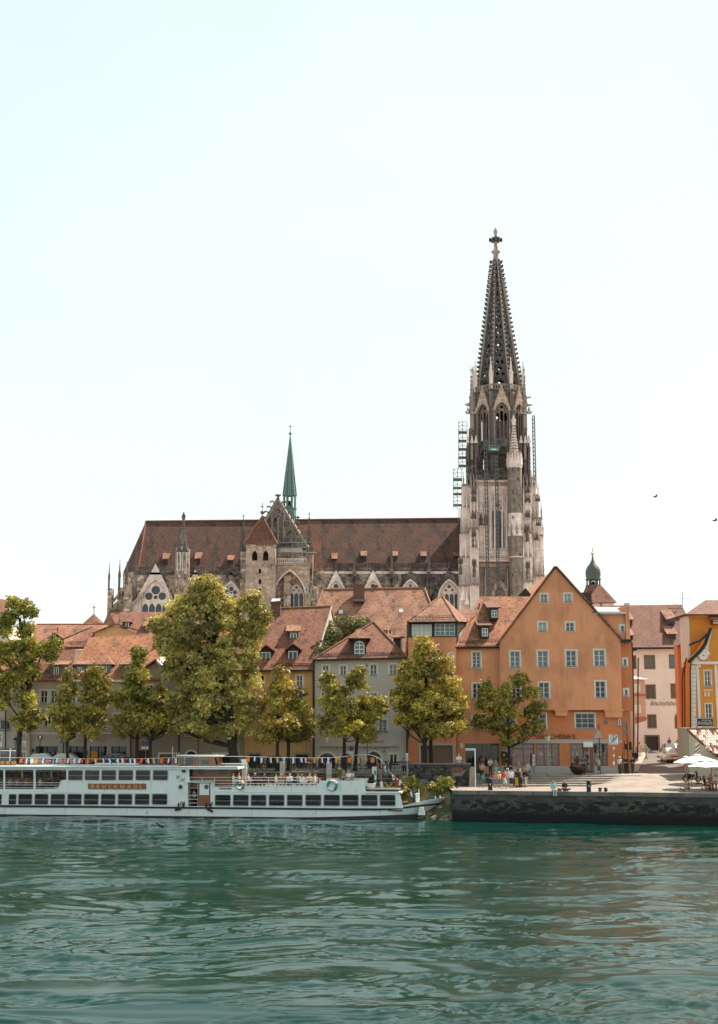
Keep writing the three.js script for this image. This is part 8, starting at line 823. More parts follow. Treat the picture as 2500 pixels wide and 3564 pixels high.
for (const [l, u, d, tr, ps, o] of [
  ['man in light grey shirt and dark trousers standing on top step', 1708, 127, 0.1, 'fold', { top: [0.5, 0.47, 0.45], bot: [0.05, 0.045, 0.05] }], ['dark dressed man behind the curly haired woman on the steps', 1678, 127.6, 0.3, 'stand', { top: [0.05, 0.06, 0.07], bot: BK }], ['curly haired woman in pink top and black trousers', 1679, 124.8, -0.2, 'fold', { top: [0.55, 0.28, 0.32], bot: BK, long: 1, hair: [0.03, 0.015, 0.012], h: 1.66 }], ['woman in grey top with mint jacket round her waist', 1727, 126.6, 0.1, 'stand', { top: [0.2, 0.2, 0.17], bot: [0.24, 0.42, 0.38], low: 'skirt', long: 1, hair: BL, h: 1.66 }],
  ['person in black by the shop pillar', 1767, 128.6, -0.1, 'fold', { top: BK, bot: BK, long: 1 }], ['woman in black vest sitting on an upper step', 1763, 125.8, 0.1, 'sit', { top: BK, bot: BK, long: 1, hair: BR }], ['bearded man in black shirt sitting on an upper step', 1776, 125.8, 0, 'sit', { top: BK, bot: NV }], ['woman in flowered blouse on the upper steps', 1808, 125.4, 0.2, 'stand', { top: [0.28, 0.14, 0.12], bot: BK, hair: [0.5, 0.38, 0.24], long: 1 }], ['woman in grey top carrying a teal shoulder bag', 1838, 124.8, -0.5, 'walk', { top: [0.4, 0.37, 0.33], bot: [0.1, 0.2, 0.2], tote: [0.05, 0.18, 0.18], hair: BR, long: 1 }],
  ['child in teal shirt at the foot of steps', 1683, 121.0, 2.6, 'stand', { top: [0.05, 0.3, 0.3], bot: [0.06, 0.14, 0.16], h: 1.3, low: 'shorts' }], ['teenager in black waving an arm at the foot of steps', 1695, 120.4, 2.8, 'reach', { top: BK, bot: BK, h: 1.45, low: 'shorts' }], ['child in pink shirt and cap with blue shorts', 1723, 120.2, 2.4, 'stand', { top: [0.75, 0.14, 0.2], bot: [0.12, 0.2, 0.35], low: 'shorts', cap: [0.7, 0.3, 0.32], h: 1.36 }], ['child in yellow shirt and white hat', 1738, 120.1, -2.6, 'reach', { top: [0.72, 0.55, 0.12], bot: [0.08, 0.2, 0.2], low: 'shorts', hat: WT, h: 1.45 }], ['man in red shirt and pale shorts striding along the quay', 1756, 118.6, 1.2, 'walk', { top: [0.62, 0.06, 0.04], bot: [0.6, 0.57, 0.5], low: 'shorts', shoe: WT }], ['older man in pale blue shirt and sun hat', 1767, 121.2, 2.9, 'stand', { top: [0.36, 0.5, 0.52], bot: [0.25, 0.36, 0.38], hat: [0.6, 0.55, 0.48] }], ['man in white polo and dark shorts', 1779, 119.2, 0.2, 'stand', { top: [0.72, 0.7, 0.74], bot: NV, low: 'shorts', shoe: BK }], ['woman in black top and ochre skirt', 1799, 120.4, 0.6, 'fold', { top: BK, bot: [0.6, 0.28, 0.05], low: 'skirt', long: 1, h: 1.62 }], ['woman in checked blouse and dark leggings', 1811, 120.2, 2.2, 'stand', { top: [0.3, 0.25, 0.26], bot: BK, bag: BK, long: 1, hair: BL }], ['man with black backpack and jeans shorts', 1820, 120.8, 2.7, 'stand', { top: [0.12, 0.14, 0.18], bot: [0.2, 0.28, 0.36], low: 'shorts', bag: BK }], ['woman in beige trousers with dark backpack', 1831, 120.6, -2.2, 'stand', { top: BK, bot: [0.55, 0.45, 0.36], bag: NV, long: 1, hair: [0.3, 0.14, 0.05] }], ['woman in lilac blouse among the tour group', 1792, 121.3, 0.3, 'stand', { top: [0.4, 0.26, 0.36], bot: BK, hair: BR }]]) person(l, onStep(u, d), tr, ps, o, vis);
{ const q = (u) => { const x = X(u, 2755, -qz(QL.x) - 2.5); return V3(x, YQ + 0.02, qz(x)); };
  person('blonde woman in mint jacket with legs hanging over quay edge', q(1932).add(V3(0, 0, -0.12)), 0.1, 'dangle', { top: [0.3, 0.55, 0.52], bot: [0.45, 0.55, 0.6], long: 1, hair: BL, shoe: WT }); person('blonde woman in black sitting cross legged on quay edge', q(1973).add(V3(0, 0, -0.6)), 0.2, 'floor', { top: BK, bot: BK, long: 1, hair: BL });
  const bag = q(1954).add(V3(0, 0, -0.5)); single('handbag', fin(new THREE.CylinderGeometry(0.12, 0.19, 0.26, 8).scale(1.2, 1, 0.6).translate(bag.x, bag.y + 0.13, bag.z)), C([0.3, 0.1, 0.05]), 'brown handbag between the two women on quay edge', 'bag', bag); }
const up = (u, d, y = YP) => V3(X(u, 2680, d), y, -d), strY = (d) => mix(YP + 0.004, 4.95, clamp((d - 132) / 36)) + 0.11;
person('man in dark uniform shirt and cap behind the bowl', up(2031, 130.2), 0, 'fold', { top: [0.05, 0.1, 0.12], bot: BK, cap: NV }); person('man in grey shirt and dark green shorts looking down', up(2085, 128.9), -1.4, 'stand', { top: [0.42, 0.42, 0.4], bot: [0.02, 0.09, 0.06], low: 'shorts', cap: BK }); person('woman in white blouse and long green skirt near signals', up(2158, 130.6), 0.4, 'stand', { top: [0.55, 0.6, 0.62], bot: [0.03, 0.06, 0.05], low: 'skirt', long: 1, cap: WT }); person('woman in long black dress near the traffic signals', up(2180, 130.8), -0.3, 'fold', { top: BK, bot: BK, low: 'skirt', long: 1, hair: BR, dress: 1 }); person('man in dark sweater and jeans walking towards the quay', up(2203, 130.6), 0, 'walk', { top: [0.03, 0.035, 0.03], bot: [0.03, 0.04, 0.07] });
person('fair haired woman in pale blouse on side street pavement', V3(X(2207, 2640, 146), strY(146), -146), 3, 'stand', { top: [0.5, 0.5, 0.55], bot: BK, long: 1, hair: BL }); person('woman in lilac shirt walking up side street pavement', V3(X(2218, 2640, 146), strY(146), -146), 3, 'walk', { top: [0.48, 0.38, 0.5], bot: BK, hair: BL, long: 1 }); person('woman in short salmon dress on the pavement', V3(X(2228, 2620, 154), strY(154), -154), 0.2, 'stand', { top: [0.6, 0.36, 0.28], bot: [0.55, 0.32, 0.25], low: 'shorts', long: 1 }); person('woman in grey green dress crossing the side street', V3(X(2249, 2625, 151), strY(151) - 0.11, -151), 0.4, 'walk', { top: [0.3, 0.3, 0.24], bot: [0.28, 0.28, 0.24], long: 1, hair: BL }); person('person in dark red at the top of street', V3(X(2331, 2600, 164), strY(164) - 0.11, -164), 0.3, 'stand', { top: [0.2, 0.03, 0.03], bot: [0.16, 0.03, 0.03] }); person('person in black with backpack at the top of street', V3(X(2359, 2600, 160), strY(160) - 0.11, -160), 2.8, 'stand', { top: BK, bot: BK, bag: WT }); person('person in dark clothes by the yellow house corner', V3(X(2385, 2630, 142), strY(142) - 0.11, -142), 2, 'stand', { top: BK, bot: GR });
person('older man in white shirt leaning behind the dark wall', V3(X(1597, 2660, 123.5), YS, -123.5), 0, 'fold', { top: WT, bot: GR, hair: [0.5, 0.45, 0.4] }); person('dark dressed person before the shop at left', V3(X(183, 2660, 130.5), YS, -130.5), 0.4, 'stand', { top: BK, bot: BK }); person('tall dark dressed man before the shop at left', V3(X(198, 2660, 129.8), YS, -129.8), 0, 'stand', { top: BK, bot: BK, h: 1.84 }); person('person in sunglasses resting on bench beside stone wall', V3(X(1404, 2670, 124.3), YS + 0.0, -124.3), 0.2, 'sit', { top: [0.15, 0.13, 0.12], bot: BK });
{ const b = thing('street_bench', 'dark bench with a resting person by the stone wall', 'bench', V3(X(1390, 2670, 124.5), YS, -124.6)); const x0 = X(1355, 2670, 124.5), x1 = X(1412, 2670, 124.5); for (let k = 0; k < 3; k++) part('seat_slat', box(x0, x1, YS + 0.38, YS + 0.42, -124.75 + k * 0.16, -124.62 + k * 0.16), MT.darkWood, b); for (let k = 0; k < 2; k++) part('back_slat', box(x0, x1, YS + 0.58 + k * 0.2, YS + 0.7 + k * 0.2, -124.84, -124.8), MT.darkWood, b); for (const x of [x0 + 0.15, x1 - 0.2]) part('leg', box(x, x + 0.06, YS, YS + 0.9, -124.85, -124.4), MT.iron, b); }
// passengers, their tables and benches on the sun deck
{ const pw = (u, z) => { const q = bl(u, 2716, z); return boat.localToWorld(V3(q[0], 2.74, z)); }, grp = 'passengers on the sun deck';
  [['blonde passenger in white beside wooden cabin', 812, -1.0, 1.3, { top: WT, bot: GR, long: 1, hair: BL }], ['bald passenger in white shirt near the lifebuoy', 831, -1.4, -1.0, { top: WT, bot: GR, hair: [0.45, 0.3, 0.2] }], ['dark haired passenger in lilac bending over a table', 864, -1.0, 1.4, { top: [0.42, 0.36, 0.46], bot: BK, hair: BK }], ['passenger in black shirt and straw hat', 888, -1.5, 0.3, { top: BK, bot: BK, hat: [0.4, 0.26, 0.12] }], ['passenger in navy jacket with brown hair', 921, -1.0, -1.2, { top: NV, bot: BK, hair: BR }], ['passenger in white with cropped hair leaning forward', 961, -1.0, 1.5, { top: WT, bot: GR }], ['passenger in olive top with wavy fair hair', 979, -0.8, 2.9, { top: [0.25, 0.18, 0.09], bot: GR, long: 1, hair: [0.45, 0.28, 0.12] }], ['passenger in red top at the deck table', 992, -2.2, 0.2, { top: [0.6, 0.08, 0.05], bot: BK, hair: BK }], ['grey haired passenger in pale shirt with sunglasses', 1009, -1.0, 0, { top: [0.62, 0.6, 0.66], bot: NV, hair: GR }], ['red haired passenger in grey green top', 1038, -1.6, 1.0, { top: [0.36, 0.36, 0.28], bot: GR, long: 1, hair: [0.35, 0.13, 0.04] }], ['passenger in white blouse with long auburn hair', 1051, -0.8, 2.8, { top: WT, bot: GR, long: 1, hair: [0.35, 0.15, 0.05] }], ['passenger in pink with dark long hair', 1064, -0.9, -2.6, { top: [0.62, 0.4, 0.4], bot: GR, long: 1, hair: BR }], ['fair passenger in apricot top', 1079, -1.5, 0.5, { top: [0.6, 0.42, 0.28], bot: GR, long: 1, hair: BL }], ['passenger in white shirt with chestnut bob', 1096, -1.0, -1.3, { top: WT, bot: GR, long: 1, hair: [0.4, 0.16, 0.06] }], ['passenger in dark blue near the green bush', 1197, -2.4, 0.6, { top: [0.16, 0.18, 0.22], bot: BK, hair: BR }], ['passenger in white near the bow end of deck', 1214, -2.2, -0.6, { top: WT, bot: GR, hair: GR }], ['passenger in pale blue at the bow end of deck', 1224, -2.8, 0, { top: [0.5, 0.55, 0.62], bot: GR }]].forEach(([l, u, z, tr, o]) => person(l, pw(u, z).add(V3(0, u > 1150 ? 0.25 : 0, 0)), tr, 'sit', o, grp));
  const wood = std([0.45, 0.16, 0.04], 0.6); [[850, 'left of the straw hat'], [905, 'right of the straw hat'], [950, 'beside the cropped hair passenger'], [1020, 'beside the grey haired passenger'], [1085, 'beside the apricot top passenger']].forEach(([u, w]) => { const p = pw(u, -1.5), t = thing('deck_table', 'orange wooden deck table ' + w, 'table', p, 'deck tables'); part('table_top', box(p.x - 0.45, p.x + 0.45, p.y + 0.7, p.y + 0.74, p.z - 0.4, p.z + 0.4), wood, t); for (const [a, b] of [[-1, -1], [1, -1], [1, 1], [-1, 1]]) part('leg', bar(V3(p.x + a * 0.38, p.y, p.z + b * 0.33), V3(p.x + a * 0.38, p.y + 0.7, p.z + b * 0.33), 0.025, 5), MT.iron, t); });
  [[835, 'by the lifebuoy'], [888, 'under the straw hat'], [935, 'with orange slats mid deck'], [990, 'behind the red top'], [1050, 'under the auburn hair'], [1100, 'at the bulwark end']].forEach(([u, w]) => { const p = pw(u, -1.75), t = thing('deck_bench', 'orange slatted deck bench ' + w, 'bench', p, 'deck benches'); for (let k = 0; k < 3; k++) part('back_slat', box(p.x - 0.5, p.x + 0.5, p.y + 0.52 + k * 0.13, p.y + 0.62 + k * 0.13, p.z - 0.28, p.z - 0.25), wood, t); part('seat', box(p.x - 0.5, p.x + 0.5, p.y + 0.36, p.y + 0.4, p.z - 0.25, p.z + 0.2), wood, t); for (const a of [-0.4, 0.4]) part('leg', box(p.x + a, p.x + a + 0.04, p.y, p.y + 0.92, p.z - 0.31, p.z - 0.27), MT.iron, t); });
  const cr = bl(676, 2780, -0.8), cw = boat.localToWorld(V3(cr[0], 0.9, -0.75)); person('crew member in pale blue shirt in the boat doorway', cw, -0.6, 'stand', { top: [0.45, 0.5, 0.55], bot: BK, h: 1.65 });
  for (const [l, u, c] of [['passenger in pale blue under the upper deck roof', 35, [0.4, 0.5, 0.55]], ['passenger in orange under the upper deck roof', 92, [0.65, 0.2, 0.02]], ['passenger in white under the upper deck roof', 140, WT], ['passenger in dark clothes under the upper deck roof', 170, BK], ['passenger in grey under the upper deck roof', 60, GR]]) { const q = bl(u, 2740, -1.2), w = boat.localToWorld(V3(q[0], bl(300, 2757)[1], -1.2)); person(l, w, 1.2, 'sit', { top: c, bot: BK, hair: BK }, 'passengers under the roof'); }
}
// ---------------------------------------------------------------- street furniture
function lamp(label, u, vT, d, y, m, glass) { const x = X(u, 2620, d), yT = Y(vT, d), t = thing('street_lamp', label, 'street lamp', V3(x, y, -d), 'lantern street lamps'), hh = yT - y; t.local = true; part('post', lathe([[0, 0], [0.14, 0], [0.14, 0.12], [0.09, 0.2], [0.075, 0.9], [0.045, 1.0], [0.035, hh - 0.9], [0.06, hh - 0.86], [0.03, hh - 0.8]], 10), m, t); part('lantern_frame', [...[0, 1, 2, 3].map((k) => { const a = k * Math.PI / 2 + 0.78; return bar(V3(Math.sin(a) * 0.12, hh - 0.78, Math.cos(a) * 0.12), V3(Math.sin(a) * 0.24, hh - 0.3, Math.cos(a) * 0.24), 0.018, 4); }), fin(new THREE.CylinderGeometry(0.05, 0.36, 0.24, 4).translate(0, hh - 0.17, 0)), ball(0.05, 0, hh - 0.02, 0, 6, 5)], m, t); part('lantern_glass', fin(new THREE.CylinderGeometry(0.3, 0.15, 0.46, 4).translate(0, hh - 0.54, 0)), glass, t); return t; }
const lg = glassy([0.35, 0.34, 0.3], 0.2); lamp('black lantern lamp before the pinkish house', 53, 2565, 129.5, YS, MT.iron, lg); lamp('black lantern lamp beside the dark shop front', 138, 2557, 129.5, YS, MT.iron, lg); lamp('black lantern lamp by the no parking signs', 511, 2555, 130, YS, MT.iron, lg); lamp('black lantern lamp before the olive house arch', 690, 2557, 130, YS, MT.iron, lg); lamp('black lantern lamp before the grey house', 1279, 2553, 129, YS, MT.iron, lg); lamp('slender lantern lamp on top of the wide steps', 1908, 2552, 127.7, YP, MT.galv, std([0.75, 0.68, 0.55], 0.4));
function pole(u, d, y, vT, r = 0.045, m = MT.galv) { const x = X(u, 2640, d); return bar(V3(x, y, -d), V3(x, Y(vT, d), -d), r, 8); }
{ const s = thing('zone_sign', 'square end of zone sign on a stickered pole', 'road sign', up(2137, 129)), d = 129; part('pole', pole(2137, d, YP, 2560), MT.galv, s); const bd = part('sign_board', pbox(2119, 2557, 2153, 2592, d - 0.06, 0.03), MT.white, s); const c = at(2136, 2570, d - 0.11); part('sign_border', extr(rectPts(X(2119.6, 2575, d), Y(2591.4, d), X(2152.4, 2575, d), Y(2557.6, d)), -d + 0.061, -d + 0.068, [rectPts(X(2121, 2575, d), Y(2590, d), X(2151, 2575, d), Y(2559, d))]), MT.lead, bd); part('round_symbol', extr(circ(c.x, c.y, 0.34, 24), -d + 0.062, -d + 0.075), std([0.3, 0.31, 0.33], 0.5), bd); part('inner_symbol', [extr(circ(c.x, c.y, 0.26, 24), -d + 0.076, -d + 0.082)], std([0.55, 0.56, 0.58], 0.5), bd); part('pedestrian_symbol', [extr(circ(c.x, c.y + 0.13, 0.06, 10), -d + 0.083, -d + 0.09), extr([[c.x - 0.09, c.y - 0.18], [c.x + 0.09, c.y - 0.18], [c.x + 0.05, c.y + 0.07], [c.x - 0.05, c.y + 0.07]], -d + 0.083, -d + 0.09)], MT.lead, bd); part('cancel_bar', ppoly([[2123, 2587], [2126, 2589], [2151, 2562], [2148, 2560]], d - 0.1, 0.008), MT.lead, bd); part('lettering', mv(text('ZONE', 0.55, 0.14, 0.01, fontR), X(2139, 2586, d), Y(2588, d), -d + 0.07), MT.lead, bd); part('sticker', [pbox(2134.5, 2600, 2139.5, 2608, d - 0.05, 0.02), pbox(2134.5, 2625, 2139.5, 2633, d - 0.05, 0.02), pbox(2134.5, 2650, 2139.5, 2662, d - 0.05, 0.02)], MT.white, s); }
function signal(label, u, d, heads, extra) { const t = thing('traffic_light', label, 'traffic light', up(u, d)); part('pole', pole(u, d, YP, extra ? 2520 : 2575, 0.05), MT.iron, t); for (const [hu, hv, red, side] of heads) { const x = X(hu, hv, d), y = Y(hv, d), h = part('signal_head', [box(x - 0.13, x + 0.13, y - 0.42, y + 0.42, -d - 0.05, -d + 0.12)], MT.black, t); for (let k = 0; k < 3; k++) { part('lens', fin(new THREE.CylinderGeometry(0.08, 0.08, 0.03, 12).rotateX(Math.PI / 2).translate(x, y + 0.27 - k * 0.27, -d + 0.13)), k === 0 && red ? std([0.8, 0.05, 0.02], 0.3, { emissive: new THREE.Color(0.9, 0.04, 0.01), emissiveIntensity: 0.8 }) : MT.iron, h); part('visor', fin(new THREE.CylinderGeometry(0.1, 0.1, 0.16, 10, 1, true, -1.57, 3.14).rotateX(Math.PI / 2).translate(x, y + 0.28 - k * 0.27, -d + 0.2)), MT.black, h); } } if (extra) extra(t); return t; }
signal('traffic light with triangular sign backs beside the shop door', 2088, 129.6, [[2072, 2606, 0], [2100, 2604, 0]], (t) => { part('sign_back', ppoly([[2068, 2568], [2098, 2568], [2083, 2537]], 129.5, 0.03), MT.galv, t); part('sign_pole', pole(2068, 129.7, YP, 2552, 0.03), MT.galv, t); }); signal('traffic light with red lamp lit at the house corner', 2186, 130.4, [[2178, 2594, 1], [2194, 2596, 0]], (t) => { part('sign_back', [ppoly([[2165, 2513], [2186, 2513], [2176, 2535]], 130.2, 0.03), extr(circ(X(2176, 2548, 130.2), Y(2548, 130.2), 0.3, 18), -130.2, -130.17)], MT.lead, t); });
{ const t = thing('street_name_sign', 'tall pole with street name plate beside the stone post', 'sign', V3(X(1654, 2700, 120.8), YQ, -120.8)); part('pole', pole(1654, 120.8, YQ, 2605, 0.05), MT.white, t); part('name_plate', pbox(1621, 2605, 1655, 2612, 120.7, 0.03), MT.white, t); part('lettering', mv(text('Thundorferstr.', 0.8, 0.09, 0.01, fontR), X(1638, 2608, 120.66), Y(2610.5, 120.66), -120.69), MT.lead, t);
  const n = thing('river_post', 'white marker post with a loop symbol at wall end', 'sign', V3(X(1417, 2700, 120.6), YQ, -120.6)); part('pole', pole(1418, 120.6, YQ, 2625, 0.06), MT.galv, n); part('plate', pbox(1413, 2622, 1421, 2647, 120.5, 0.04), MT.white, n); part('symbol', extr(rectPts(X(1415, 2635, 120.4), Y(2644, 120.4), X(1419, 2635, 120.4), Y(2626, 120.4)), -120.49, -120.47, [rectPts(X(1415.8, 2635, 120.4), Y(2643, 120.4), X(1418.2, 2635, 120.4), Y(2627, 120.4))]), MT.black, n);
  for (const [u, v, d, lab, two] of [[1223, 2605, 127.5, 'round no parking sign between the twin trunks', 0], [507, 2588, 127.5, 'pair of round no parking signs beside the bushy tree', 1]]) { const s = thing('parking_sign', lab, 'road sign', V3(X(u, v, d), YS, -d)); part('pole', pole(u, d + 0.05, YS, v - 14, 0.03), MT.galv, s); for (const k of two ? [-7, 9] : [0]) { const q = at(u + k, v, d); part('disc', extr(circ(q.x, q.y, 0.24, 20), -d, -d + 0.02), std([0.02, 0.06, 0.25], 0.4), s); part('red_ring', extr(circ(q.x, q.y, 0.25, 20), -d + 0.02, -d + 0.03, [circ(q.x, q.y, 0.2, 20)]), std([0.5, 0.02, 0.02], 0.4), s); part('red_bar', box(-0.22, 0.22, -0.025, 0.025, 0, 0.01).rotateZ(-0.78).translate(q.x, q.y, -d + 0.022), std([0.5, 0.02, 0.02], 0.4), s); part('lower_plate', box(q.x - 0.2, q.x + 0.2, q.y - 0.55, q.y - 0.3, -d, -d + 0.02), MT.white, s); } } }
for (const [u, vB, h, lab] of [[1707, 2750, 1.05, 'black mooring bollard in front of the tour group'], [2050, 2756, 1.0, 'black bollard with stickers near the seated women']]) { const p = onGround(u, vB, YQ), t = thing('bollard', lab, 'bollard', p); t.local = true; part('post', lathe([[0, 0], [0.22, 0], [0.2, 0.06], [0.19, h - 0.12], [0.24, h - 0.1], [0.24, h - 0.04], [0.18, h], [0, h]], 16), MT.iron, t); part('sticker', box(-0.05, 0.03, 0.45, 0.6, 0.19, 0.2), MT.white, t); }
for (const [u, lab] of [[2089, 'small iron mooring cleat near the edge'], [2109, 'rounded iron mooring hook near the edge']]) { const p = onGround(u, 2755, YQ), t = thing('mooring_cleat', lab, 'cleat', p); t.local = true; part('base', box(-0.12, 0.12, 0, 0.14, -0.1, 0.1), MT.iron, t); part('head', u < 2100 ? fin(new THREE.CylinderGeometry(0.24, 0.13, 0.16, 6).translate(0, 0.24, 0)) : ball(0.18, 0, 0.2, 0, 10, 6), MT.iron, t); }
{ const p = up(2013, 128.6), t = thing('bronze_bowl', 'large polished bronze bowl standing before the shop', 'bowl', p); t.local = true; const r = X(2043, 2670, 128.6) - p.x; part('bowl', lathe([[0, 0.02], [r * 0.3, 0], [r * 0.62, 0.14], [r * 0.88, 0.42], [r * 0.98, 0.72], [r, 0.86], [r * 0.95, 0.86], [r * 0.9, 0.7], [r * 0.6, 0.3], [0, 0.2]], 28), std([0.09, 0.06, 0.045], 0.35, { metalness: 0.8 }), t); }
{ const t = thing('menu_board', 'teal notice board with leaflets at the shop window', 'notice board', up(1858, 131)); part('board', pbox(1852, 2622, 1864, 2668, 131.3, 0.04), std([0.08, 0.24, 0.26], 0.6), t); for (let k = 0; k < 3; k++) part('leaflet', pbox(1853.5, 2626 + k * 14, 1862.5, 2637 + k * 14, 131.27, 0.02), MT.trim, t); part('stand', pole(1858, 131.4, YP, 2640, 0.03), MT.iron, t); const w = thing('wreath', 'dark round wreath on the orange shop pillar', 'wreath', at(1757, 2628, 131.4)); const q = at(1757, 2628, 131.4); part('ring', smooth(new THREE.TorusGeometry(0.3, 0.1, 7, 18).translate(q.x, q.y, q.z)), std([0.03, 0.03, 0.015], 0.95), w); }
// bicycles at the railing
const bike0 = (() => { const t = thing('bicycle', 'dark bicycle', 'bicycle', V3(0, 0, 0), 'bicycles parked along the railing'); t.local = true; const m = std([0.02, 0.025, 0.028], 0.4), st = MT.steel; for (const x of [-0.52, 0.52]) { const w = part('wheel', smooth(new THREE.TorusGeometry(0.33, 0.022, 6, 24).translate(x, 0.35, 0)), MT.black, t); part('spokes', Array.from({ length: 8 }, (_, k) => { const a = k * Math.PI / 4; return bar(V3(x, 0.35, 0), V3(x + Math.cos(a) * 0.32, 0.35 + Math.sin(a) * 0.32, 0), 0.005, 3); }), st, w); part('mudguard', smooth(new THREE.TorusGeometry(0.37, 0.02, 5, 14, 2.4).rotateZ(0.4).translate(x, 0.35, 0)), m, w); } part('frame', [bar(V3(-0.52, 0.35, 0), V3(-0.1, 0.32, 0), 0.018), bar(V3(-0.1, 0.32, 0), V3(0.36, 0.82, 0), 0.024), bar(V3(-0.1, 0.32, 0), V3(-0.2, 0.85, 0), 0.022), bar(V3(-0.2, 0.78, 0), V3(0.36, 0.84, 0), 0.02), bar(V3(-0.52, 0.35, 0), V3(-0.19, 0.75, 0), 0.015), bar(V3(0.52, 0.35, 0), V3(0.33, 0.98, 0), 0.02)], m, t); part('handlebar', [tube([V3(0.2, 1.02, 0.27), V3(0.36, 1.05, 0.15), V3(0.36, 1.03, 0), V3(0.36, 1.05, -0.15), V3(0.2, 1.02, -0.27)], 0.015, 12, 5), bar(V3(0.33, 0.95, 0), V3(0.36, 1.04, 0), 0.018)], MT.iron, t); part('saddle', [ball(0.1, -0.24, 0.93, 0, 8, 6).scale(1, 1, 1), bar(V3(-0.2, 0.82, 0), V3(-0.22, 0.92, 0), 0.015)], MT.black, t); part('rack', [box(-0.75, -0.35, 0.71, 0.73, -0.06, 0.06)], MT.iron, t); return t; })();
[[882, -0.5, 'by the stone pier left of the pale flag'], [905, 0.4, 'with upright saddle right of the first'], [935, -0.3, 'before the dark doorway'], [1018, 1.2, 'turned nearly end on before the tan house'], [1052, 0.2, 'with basket side on before the tan house'], [1072, 0.9, 'half turned under the red cross flag'], [1105, 0.5, 'leaning by the drainpipe'], [1122, 1.1, 'nearly end on by the drainpipe'], [1180, 0.6, 'under the orange blue flag'], [1200, 0.2, 'beside the twin trunk'], [1262, -0.2, 'pale framed one beside the lamp'], [1292, 0.9, 'with yellow saddlebag beside the lamp'], [1330, -0.4, 'before the arched doorway'], [1352, 0.7, 'near the street bench'], [90, 0.2, 'near the dark lamp at the left'], [345, -0.2, 'above the life raft'], [300, 0.3, 'before the orange display window'], [545, 0.2, 'left of the wheelhouse'], [580, -0.4, 'close to the wheelhouse']].forEach(([u, r, w], i) => { const x = X(u, 2680, 124), d = Math.max(wallLine(x) + 0.9, 123.4) + (i % 3) * 0.3, o = i ? bike0.clone() : bike0; if (i) { o.name = numbered('bicycle'); scene.add(o); o.userData = { ...bike0.userData }; } o.userData.label = 'dark city bicycle parked ' + w; o.position.set(X(u, 2680, d), YS + 0.0, -d); o.rotation.y = r; });
// cars
function car(label, pos, turn, paint, o = {}) {
  const t = thing('parked_car', label, 'car', pos, o.group); t.local = true; t.rotation.y = turn; const W = 0.9; // length along z, front at +z
  const pr = [[-2.2, 0.35], [-2.25, 0.75], [-2.1, 0.95], [-1.2, 1.02], [1.0, 0.95], [2.0, 0.82], [2.2, 0.66], [2.25, 0.4], [2.1, 0.28], [-2.1, 0.28]], cab = [[-1.75, 0.98], [-1.05, 1.42], [0.1, 1.46], [1.05, 0.96]], ex = (P, w, b) => { const g = new THREE.ExtrudeGeometry(shapeOf(P), { depth: w * 2 - b * 2, bevelEnabled: true, bevelSize: b, bevelThickness: b, bevelSegments: 3 }).translate(0, 0, -w + b).rotateY(-Math.PI / 2); return smooth(g); };
  part('body', ex(pr, W, 0.09), paint, t); const cb = part('cabin', ex(cab, W - 0.14, 0.16), paint, t); part('windscreen', slab([V3(-0.62, 0.98, 1.1), V3(0.62, 0.98, 1.1), V3(0.54, 1.44, 0.2), V3(-0.54, 1.44, 0.2)], 0.03), MT.paneBlue, cb); for (const s of [-1, 1]) part('side_window', slab(s < 0 ? [V3(-0.79, 1.0, -1.3), V3(-0.79, 1.0, 0.8), V3(-0.7, 1.38, 0.15), V3(-0.7, 1.38, -0.9)] : [V3(0.79, 1.0, 0.8), V3(0.79, 1.0, -1.3), V3(0.7, 1.38, -0.9), V3(0.7, 1.38, 0.15)], 0.02), MT.pane[3], cb);
  part('grille', box(-0.45, 0.45, 0.56, 0.68, 2.26, 2.32), MT.black, t); part('lower_grille', box(-0.6, 0.6, 0.33, 0.45, 2.28, 2.33), MT.black, t); for (const s of [-1, 1]) { const h = part('headlight', box(s * 0.68 - 0.19, s * 0.68 + 0.19, 0.62, 0.76, 2.12, 2.28), MT.trim, t); part('indicator', box(s * 0.7 - 0.2, s * 0.7 + 0.2, 0.55, 0.61, 2.2, 2.3), std([0.8, 0.35, 0.03], 0.3), h); part('mirror', box(s * 0.98 - 0.1, s * 0.98 + 0.1, 0.98, 1.1, 0.7, 0.82), paint, t); for (const z of [-1.35, 1.4]) { const wl = part('wheel', smooth(new THREE.CylinderGeometry(0.32, 0.32, 0.2, 20).rotateZ(Math.PI / 2).translate(s * 0.82, 0.32, z)), MT.black, t); part('rim', smooth(new THREE.CylinderGeometry(0.2, 0.2, 0.22, 12).rotateZ(Math.PI / 2).translate(s * 0.82, 0.32, z)), MT.steel, wl); } } part('number_plate', box(-0.26, 0.26, 0.47, 0.57, 2.3, 2.345), MT.white, t); return t;
}
const silver = new THREE.MeshPhysicalMaterial({ color: new THREE.Color().setRGB(0.42, 0.38, 0.34), roughness: 0.35, metalness: 0.5, clearcoat: 1 }), darkP = new THREE.MeshPhysicalMaterial({ color: new THREE.Color().setRGB(0.03, 0.035, 0.04), roughness: 0.3, clearcoat: 1 }), whiteP = new THREE.MeshPhysicalMaterial({ color: new THREE.Color().setRGB(0.6, 0.6, 0.6), roughness: 0.3, clearcoat: 1 });
car('silver car coming down the side street with lamps', V3(X(2337, 2646, 147), strY(147) - 0.11, -147), -0.04, silver); car('dark car behind the silver one in side street', V3(X(2333, 2630, 154), strY(154) - 0.11, -154), -0.04, darkP); car('white car parked before the dark shop front', V3(X(165, 2670, 131), YS, -130.2), Math.PI / 2, whiteP); car('white car parked before the orange display', V3(X(245, 2670, 131), YS, -130.4), Math.PI / 2, whiteP); car('dark car parked beside the far left trees', V3(X(420, 2670, 131), YS, -130.3), Math.PI / 2, darkP);
